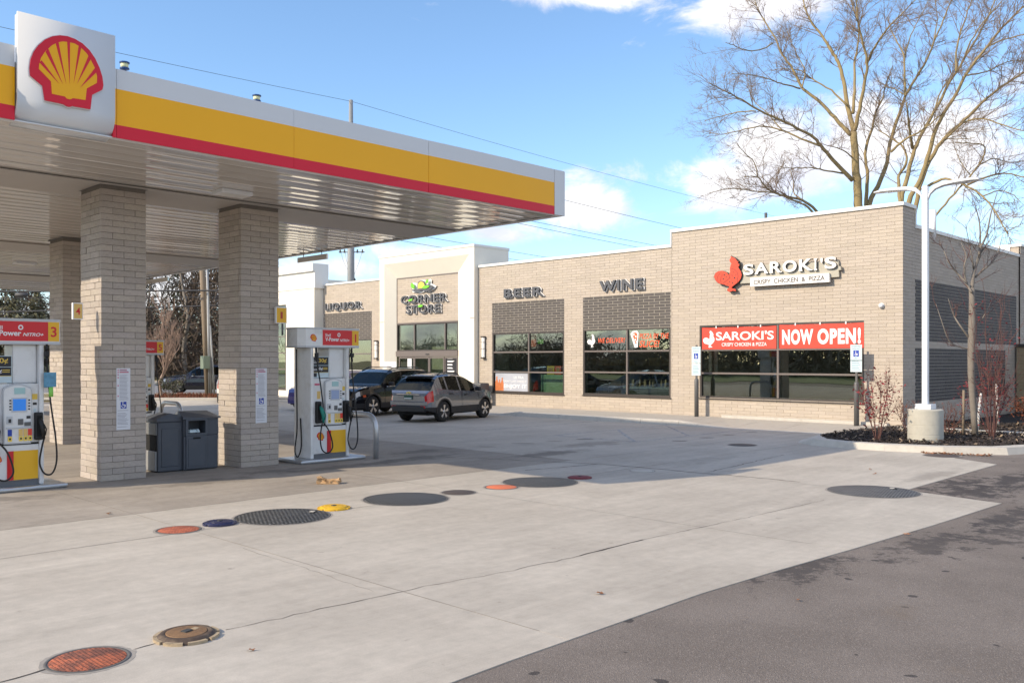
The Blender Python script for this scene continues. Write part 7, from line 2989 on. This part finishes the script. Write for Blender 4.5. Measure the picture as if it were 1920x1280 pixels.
p = onZ(1645, 823, .15)
bush('knee high bush with bare stems and dark red leaves left of the lamp base', (p.x, p.y, .13), 1.55, .62, 8, 'red_leaf', 420, 3, lsz=.06)
p = onZ(1690, 812, .15)
bush('low rusty dry bush at the brick corner behind the lamp base', (p.x + 1.2, p.y + .3, .13), .8, .35, 8, 'rust_shrub', 160, 4, lsz=.04)
p = onZ(1778, 812, .15)
bush('low brown dry shrub just behind the round lamp base', (p.x, p.y, .13), .75, .4, 9, 'rust_shrub', 200, 6, lsz=.035)
p = onZ(1860, 820, .15)
bush('tall slender red-stemmed shrub with maroon leaves beside the young tree', (p.x, p.y, .13), 3.4, .55, 8, 'red_leaf', 220, 9)
bush('maroon-leaved bush at the foot of the stakes beyond the young tree', (p.x + 1.3, p.y + .4, .13), 1.6, .75, 9, 'red_leaf', 480, 12)
p = onZ(1905, 812, .15)
bush('rust brown mounded shrub at the far end of the planting bed', (p.x + 2.2, p.y, .13), .9, .9, 16, 'rust_shrub', 1400, 10, lsz=.06)
# stakes
for (px, pb, pxt, pt, lb, mt, r) in ((1806, 815, 1807, 731, 'brown wooden stake left of the young tree', 'stake_wood', .035), (1832, 811, 1839, 737, 'leaning white stake just right of the young tree', 'letter_white', .036),
                                     (1872, 797, 1868, 720, 'white stake among the red-leaved bush', 'letter_white', .034)):
    a = onZ(px, pb, .13)
    D = a.x * cos(YAW) + a.y * sin(YAW)
    mb = MB()
    mb.tube([a, atD(pxt, pt, D)], [r, r * .9], 6)
    tag(mb.build('tree_stake', M[mt]), lb, 'stake', 'stakes round the young tree')

# ================================================================== BEYOND THE LOT
# road, verge and kerb run square to the view at the far left
fw = Vector((cos(YAW), sin(YAW), 0))
rt = Vector((sin(YAW), -cos(YAW), 0))


def band(name, d0, d1, r0, r1, z, m):
    mb = MB()
    vs = []
    n = 12
    for k in range(n + 1):
        r = r0 + (r1 - r0) * k / n
        for d in (d0, d1):
            q = fw * (d - .03 * (r + 25)) + rt * r
            vs.append((q.x, q.y, z))
    mb.add(vs, [(2 * k, 2 * k + 2, 2 * k + 3, 2 * k + 1) for k in range(n)])
    return struct(mb.build(name, m))


band('grass_verge', 47.5, 54.2, -75, -14, .05, M['grass_dry'])
band('road', 54.8, 84, -95, 30, .0, M['road'])
band('lawn', 84.5, 190, -140, 60, .09, M['grass_dry'])
mb = MB()
for k in range(12):
    for (d, h) in ((47.1, .12), (54.3, .10), (84.1, .12)):
        a = fw * (d - .03 * (-70 + k * 5 + 25)) + rt * (-70 + k * 5)
        b2 = fw * (d - .03 * (-65 + k * 5 + 25)) + rt * (-65.05 + k * 5)
        n_ = fw * .35
        mb.add([(a.x, a.y, 0), (b2.x, b2.y, 0), (b2.x, b2.y, h), (a.x, a.y, h), (a.x + n_.x, a.y + n_.y, h), (b2.x + n_.x, b2.y + n_.y, h)], [(0, 1, 2, 3), (3, 2, 5, 4)])
struct(mb.build('road_kerb', M['kerb']))


def wd(px, D, z=0.):
    q = fw * D + rt * ((px - CX) / FPX * D)
    return Vector((q.x, q.y, z))


def bare_tree(lb, px, D, h, seed, tm='grey_bark', cm='brush', sp=.55, r=.16, name='roadside_tree', group='bare trees across the road', up=.2, n0=9, fork=.25):
    random.seed(seed)
    b = wd(px, D)
    t_ = thing(name, lb, 'tree', tuple(b), 0, group)
    tr, cr = MB(), MB()
    pts = [b + Vector((0, 0, -.1))]
    for k in range(1, 6):
        pts.append(b + Vector((random.gauss(0, .02) * h, random.gauss(0, .02) * h, h * .85 * k / 5)))
    pts = catmull(pts, 3)
    m = len(pts)
    tr.tube(pts, [r * (1 - .85 * k / (m - 1)) for k in range(m)], 7)
    for q in range(n0):
        t = random.uniform(fork, .95)
        i = min(m - 2, int(t * (m - 1)))
        a = random.uniform(0, 2 * pi)
        d = Vector((cos(a) * sp * 1.4, sin(a) * sp * 1.4, .9))
        twig_tree(cr, pts[i], d, h * random.uniform(.25, .42) * (1.2 - .5 * t), r * .4, 0, .5, up, 4, 3, 1., 3)
    tr.build('trunk', M[tm], t_, True)
    cr.build('crown', M[cm], t_, True)
    return t_


bare_tree('small pale leafless ornamental tree on the verge behind the far pump', 304, 50, 5.2, 71, 'pale_twig', 'pale_twig', .30, .10, 'ornamental_tree', None, .35, 16, .30)
for k, (px, D, h, lb) in enumerate(((350, 95, 20, 'broad bare tree with thick trunk behind the navy car'), (285, 104, 27, 'tall thin bare tree nearest the front column'), (325, 108, 28, 'tall forked bare tree above the dark evergreen'),
                                    (398, 104, 26, 'tall bare tree beside the wooden utility pole'), (255, 100, 22, 'bare tree mostly hidden by the front column'), (372, 116, 30, 'slender bare tree rising behind the others near the pole'))):
    bare_tree(lb, px, D, h, 80 + k, n0=17, r=.30 if k == 0 else .15)


def conifer(lb, px, D, h, w, seed, group='dark evergreens across the road'):
    random.seed(seed)
    b = wd(px, D)
    t_ = thing('evergreen_tree', lb, 'evergreen', tuple(b), 0, group)
    tr, cr = MB(), MB()
    tr.tube([b, b + Vector((0, 0, h * .97))], [.2, .03], 6)
    for k in range(2600):
        t = random.random() ** .75
        z = h * (1 - t * .93)
        rad = w * t * random.uniform(.35, 1.) * (1 + .25 * sin(z * 5 + seed))
        a = random.uniform(0, 2 * pi)
        c = b + Vector((cos(a) * rad, sin(a) * rad, z - rad * .25))
        s = random.uniform(.15, .38) * (.5 + t)
        u = Vector((cos(a), sin(a), random.uniform(-.5, .1))) * s
        v = Vector((-sin(a), cos(a), random.uniform(-.3, .3))) * s * .5
        cr.add([c - v, c + u, c + v, c - u * .4 + Vector((0, 0, s * .5))], [(0, 1, 3), (1, 2, 3)])
    tr.build('trunk', M['grey_bark'], t_, True)
    cr.build('crown', M['needle'] if D > 90 else M['olive_leaf'], t_, True)


for k, (px, D, h, w, lb) in enumerate(((332, 118, 19, 3.6, 'dark evergreen with pointed top between the column and the pole'), (402, 120, 17, 4.2, 'dark evergreen right of the wooden pole'), (280, 122, 15, 4., 'dark evergreen behind the front column'),
                                       (362, 125, 15, 4.0, 'shorter dark evergreen just left of the wooden pole'), (10, 70, 9.4, 4.6, 'dull green pine top showing over the left pump'), (70, 72, 8.0, 3.6, 'low dull green pine left of the rear column'))):
    conifer(lb, px, D, h, w, 50 + k)
# tangled undergrowth across the road: a mass nobody could count
random.seed(60)
mb = MB()
for k in range(22000):
    px = random.uniform(-250, 520)
    D = random.uniform(90, 128)
    hm = (8.0 + 3.0 * sin(px * .021) + 2 * sin(px * .053))
    z = random.random() ** 1.2 * hm
    c = wd(px, D, z)
    s = random.uniform(.25, .9)
    u = Vector((random.gauss(0, 1), random.gauss(0, 1), random.gauss(.5, 1))).normalized() * s
    v = Vector((random.gauss(0, 1), random.gauss(0, 1), random.gauss(0, 1))).normalized() * .065
    mb.add([c - u - v, c - u + v, c + u + v, c + u - v], [(0, 1, 2, 3)])
o = mb.build('undergrowth', M['brush'])
o['kind'] = 'stuff'
# clumps of shrubs on the verge
p = wd(318, 49.5)
bush('small green grey shrub at the foot of the pale ornamental tree', (p.x, p.y, .05), 1.0, .8, 12, 'needle', 420, 21, lsz=.09, twm='grey_bark')
random.seed(61)
mb = MB()
for k in range(1500):
    q = wd(random.uniform(285, 410), random.uniform(48, 53.5), .05)
    h = random.uniform(.05, .22)
    a = random.uniform(0, 6.28)
    mb.add([q, q + Vector((cos(a) * .05, sin(a) * .05, 0)), q + Vector((random.gauss(0, .05), random.gauss(0, .05), h))], [(0, 1, 2)])
o = mb.build('dry_grass', M['rust_shrub'])
o['kind'] = 'stuff'
# trees over the street side, far behind the photographer: mirrored in the shop windows only
random.seed(62)
mb = MB()
for k in range(38000):
    y = random.uniform(-40, 140)
    x = random.uniform(-62, -50)
    hm = (8.5 if y < 74 else 4.6) + 1.4 * sin(y * .21) + 1.2 * sin(y * .57)
    z = random.random() ** 1.3 * hm
    c = Vector((x, y, z))
    s = random.uniform(.3, 1.1)
    u = Vector((random.gauss(0, .5), random.gauss(0, 1), random.gauss(.3, 1))).normalized() * s
    v = Vector((random.gauss(0, .4), random.gauss(0, 1), random.gauss(0, 1))).normalized() * (.10 if z < hm * .75 else .04)
    mb.add([c - u - v, c - u + v, c + u + v, c + u - v], [(0, 1, 2, 3)])
o = mb.build('street_trees', M['street_brush'])
o['kind'] = 'stuff'
mb = MB()
mb.add([(-75, -60, .03), (-22.5, -60, .03), (-22.5, 160, .03), (-75, 160, .03)], [(0, 1, 2, 3)])
struct(mb.build('street_lawn', pm('street_lawn', (.10, .14, .035), .95, var=.3, vscale=.5)))

# ------------------------------------------------ utility poles and wires
pb_, pt_ = wd(391, 52.5), atD(378, 470, 52.5)
t_ = thing('utility_pole', 'weathered wooden utility pole with grey conduits across from the far bins', 'utility pole', tuple(pb_))
mb = MB()
mb.tube([pb_, atD(384, 600, 52.5), atD(376, 440, 52.5)], [.20, .18, .15], 10)
mb.build('pole', M['wood_pole'], t_, True)
for (x0, x1, y1, r) in ((396.5, 386, 440, .07), (402, 394, 610, .055), (392.5, 389, 560, .05)):
    mb = MB()
    mb.tube([wd(x0, 52.2), atD(x1, y1, 52.2)], r, 8)
    mb.build('conduit', M['steel_pole'], t_, True)
mb = MB()
c = atD(384.5, 680, 52.1)
mb.bbox(c.x - .2, c.x + .2, c.y - .2, c.y + .2, c.z - .35, c.z + .4, .02)
mb.build('meter_box', pm('box_green', (.17, .22, .17), .6, var=.1), t_, True)

q = onY(658, 188, 51.5)
t_ = thing('utility_pole', 'tall grey steel utility pole standing behind the shop roof, top seen above the canopy', 'utility pole', (q.x, 51.5, 0))
mb = MB()
mb.tube([(q.x, 51.5, 0), (q.x, 51.5, 10), (q.x, 51.5, q.z)], [.30, .24, .14], 14)
mb.build('pole', M['steel_pole'], t_, True)
D = q.x * cos(YAW) + 51.5 * sin(YAW)
za = atD(658, 470, D).z
for k, off in enumerate((-.75, -.45, .45, .8)):
    mb = MB()
    c = Vector((q.x, 51.5, za)) + rt * off
    mb.lathe((c.x, c.y, c.z - .02), [(.02, -.14), (.07, -.12), (.045, -.06), (.07, -.03), (.045, .03), (.06, .06), (.02, .12)], 8)
    mb.build('insulator', M['steel_grey'], t_, True)
mb = MB()
a_, b_2 = Vector((q.x, 51.5, za - .1)) - rt * .85, Vector((q.x, 51.5, za - .1)) + rt * .95
mb.tube([a_, b_2], .035, 6)
mb.build('cross_arm', M['steel_grey'], t_, True)
mb = MB()
for off, low in ((-.7, -2.0), (-.4, -2.2), (.8, -1.9)):
    c = Vector((q.x, 51.5, za)) + rt * off
    mb.tube(catmull([c, c + rt * (-off * .3) + Vector((0, 0, -.8)), Vector((q.x, 51.5, za + low)) + rt * .15], 5), .012, 4)
c = Vector((q.x, 51.5, za - 2.1)) + rt * .25
mb.lathe((c.x, c.y, c.z), [(.05, -.2), (.1, -.1), (.05, 0), (.1, .08), (.03, .2)], 8)
mb.build('jumper', M['steel_grey'], t_, True)


def wire(lb, pts, r=.012, cat='wire', group='overhead wires'):
    mb = MB()
    mb.tube(catmull(pts, 8), r, 5)
    return tag(mb.build('overhead_wire', M['wire']), lb, cat, group)


def span(xa, za_, xb, zb_, y, sag, n=8):
    return [Vector((xa + (xb - xa) * k / n, y, za_ + (zb_ - za_) * k / n - sag * 4 * (k / n) * (1 - k / n))) for k in range(n + 1)]


wire('topmost thin wire from the left edge to the pole above the canopy', span(-25, 19.6, 36.6, 20.1, 51.5, .55), .013)
wire('thin wire sloping down to the right above the canopy corner', span(36.6, 20.1, 130, 19.5, 51.5, .75), .013)
wire('wire leaving the canopy corner towards the tall brick block', span(36.6, 17.2, 130, 15.5, 51.5, .9), .02)
wire('upper wire of the pair over the beer and wine bays', span(36.6, 14.5, 130, 13.6, 51.5, .8), .018)
wire('lower wire of the pair over the beer and wine bays', span(36.6, 14.2, 130, 13.0, 51.5, .9), .018)
wire('low wire passing just over the portal roof', span(36.6, 11.6, 130, 10.6, 51.5, .7), .015)
wire('lowest wire dipping behind the portal roof', span(36.6, 11.0, 130, 10.2, 51.5, .8), .015)
# wires along the road, with the lashed splice case
for k, (dx0, z0, lb, r) in enumerate(((0, 8.15, 'thick black cable across the road seen between the columns', .05), (1.5, 9.2, 'thin wire highest over the road', .018), (1.0, 7.35, 'black cable lowest of those along the road', .04), (2.2, 7.7, 'thin wire between the two black cables', .016))):
    pts = []
    for px in (-300, -120, 60, 200, 330, 385, 480, 700):
        D = 52 + dx0
        c = wd(px, D)
        yy = {0: 545, 1: 531, 2: 575, 3: 557}[k] + (px - 330) * (-.004 if k != 2 else -.03)
        pts.append(Vector((c.x, c.y, atD(px, yy, D).z)))
    wire(lb, pts, r)
c0, c1 = atD(28, 553, 51), atD(52, 553, 51)
mb = MB()
mb.tube([c0, c0.lerp(c1, .12), c0.lerp(c1, .88), c1], [.05, .14, .14, .05], 10)
tag(mb.build('splice_case', M['wire']), 'dark ribbed splice case hanging from the wire over the left pump', 'cable box')
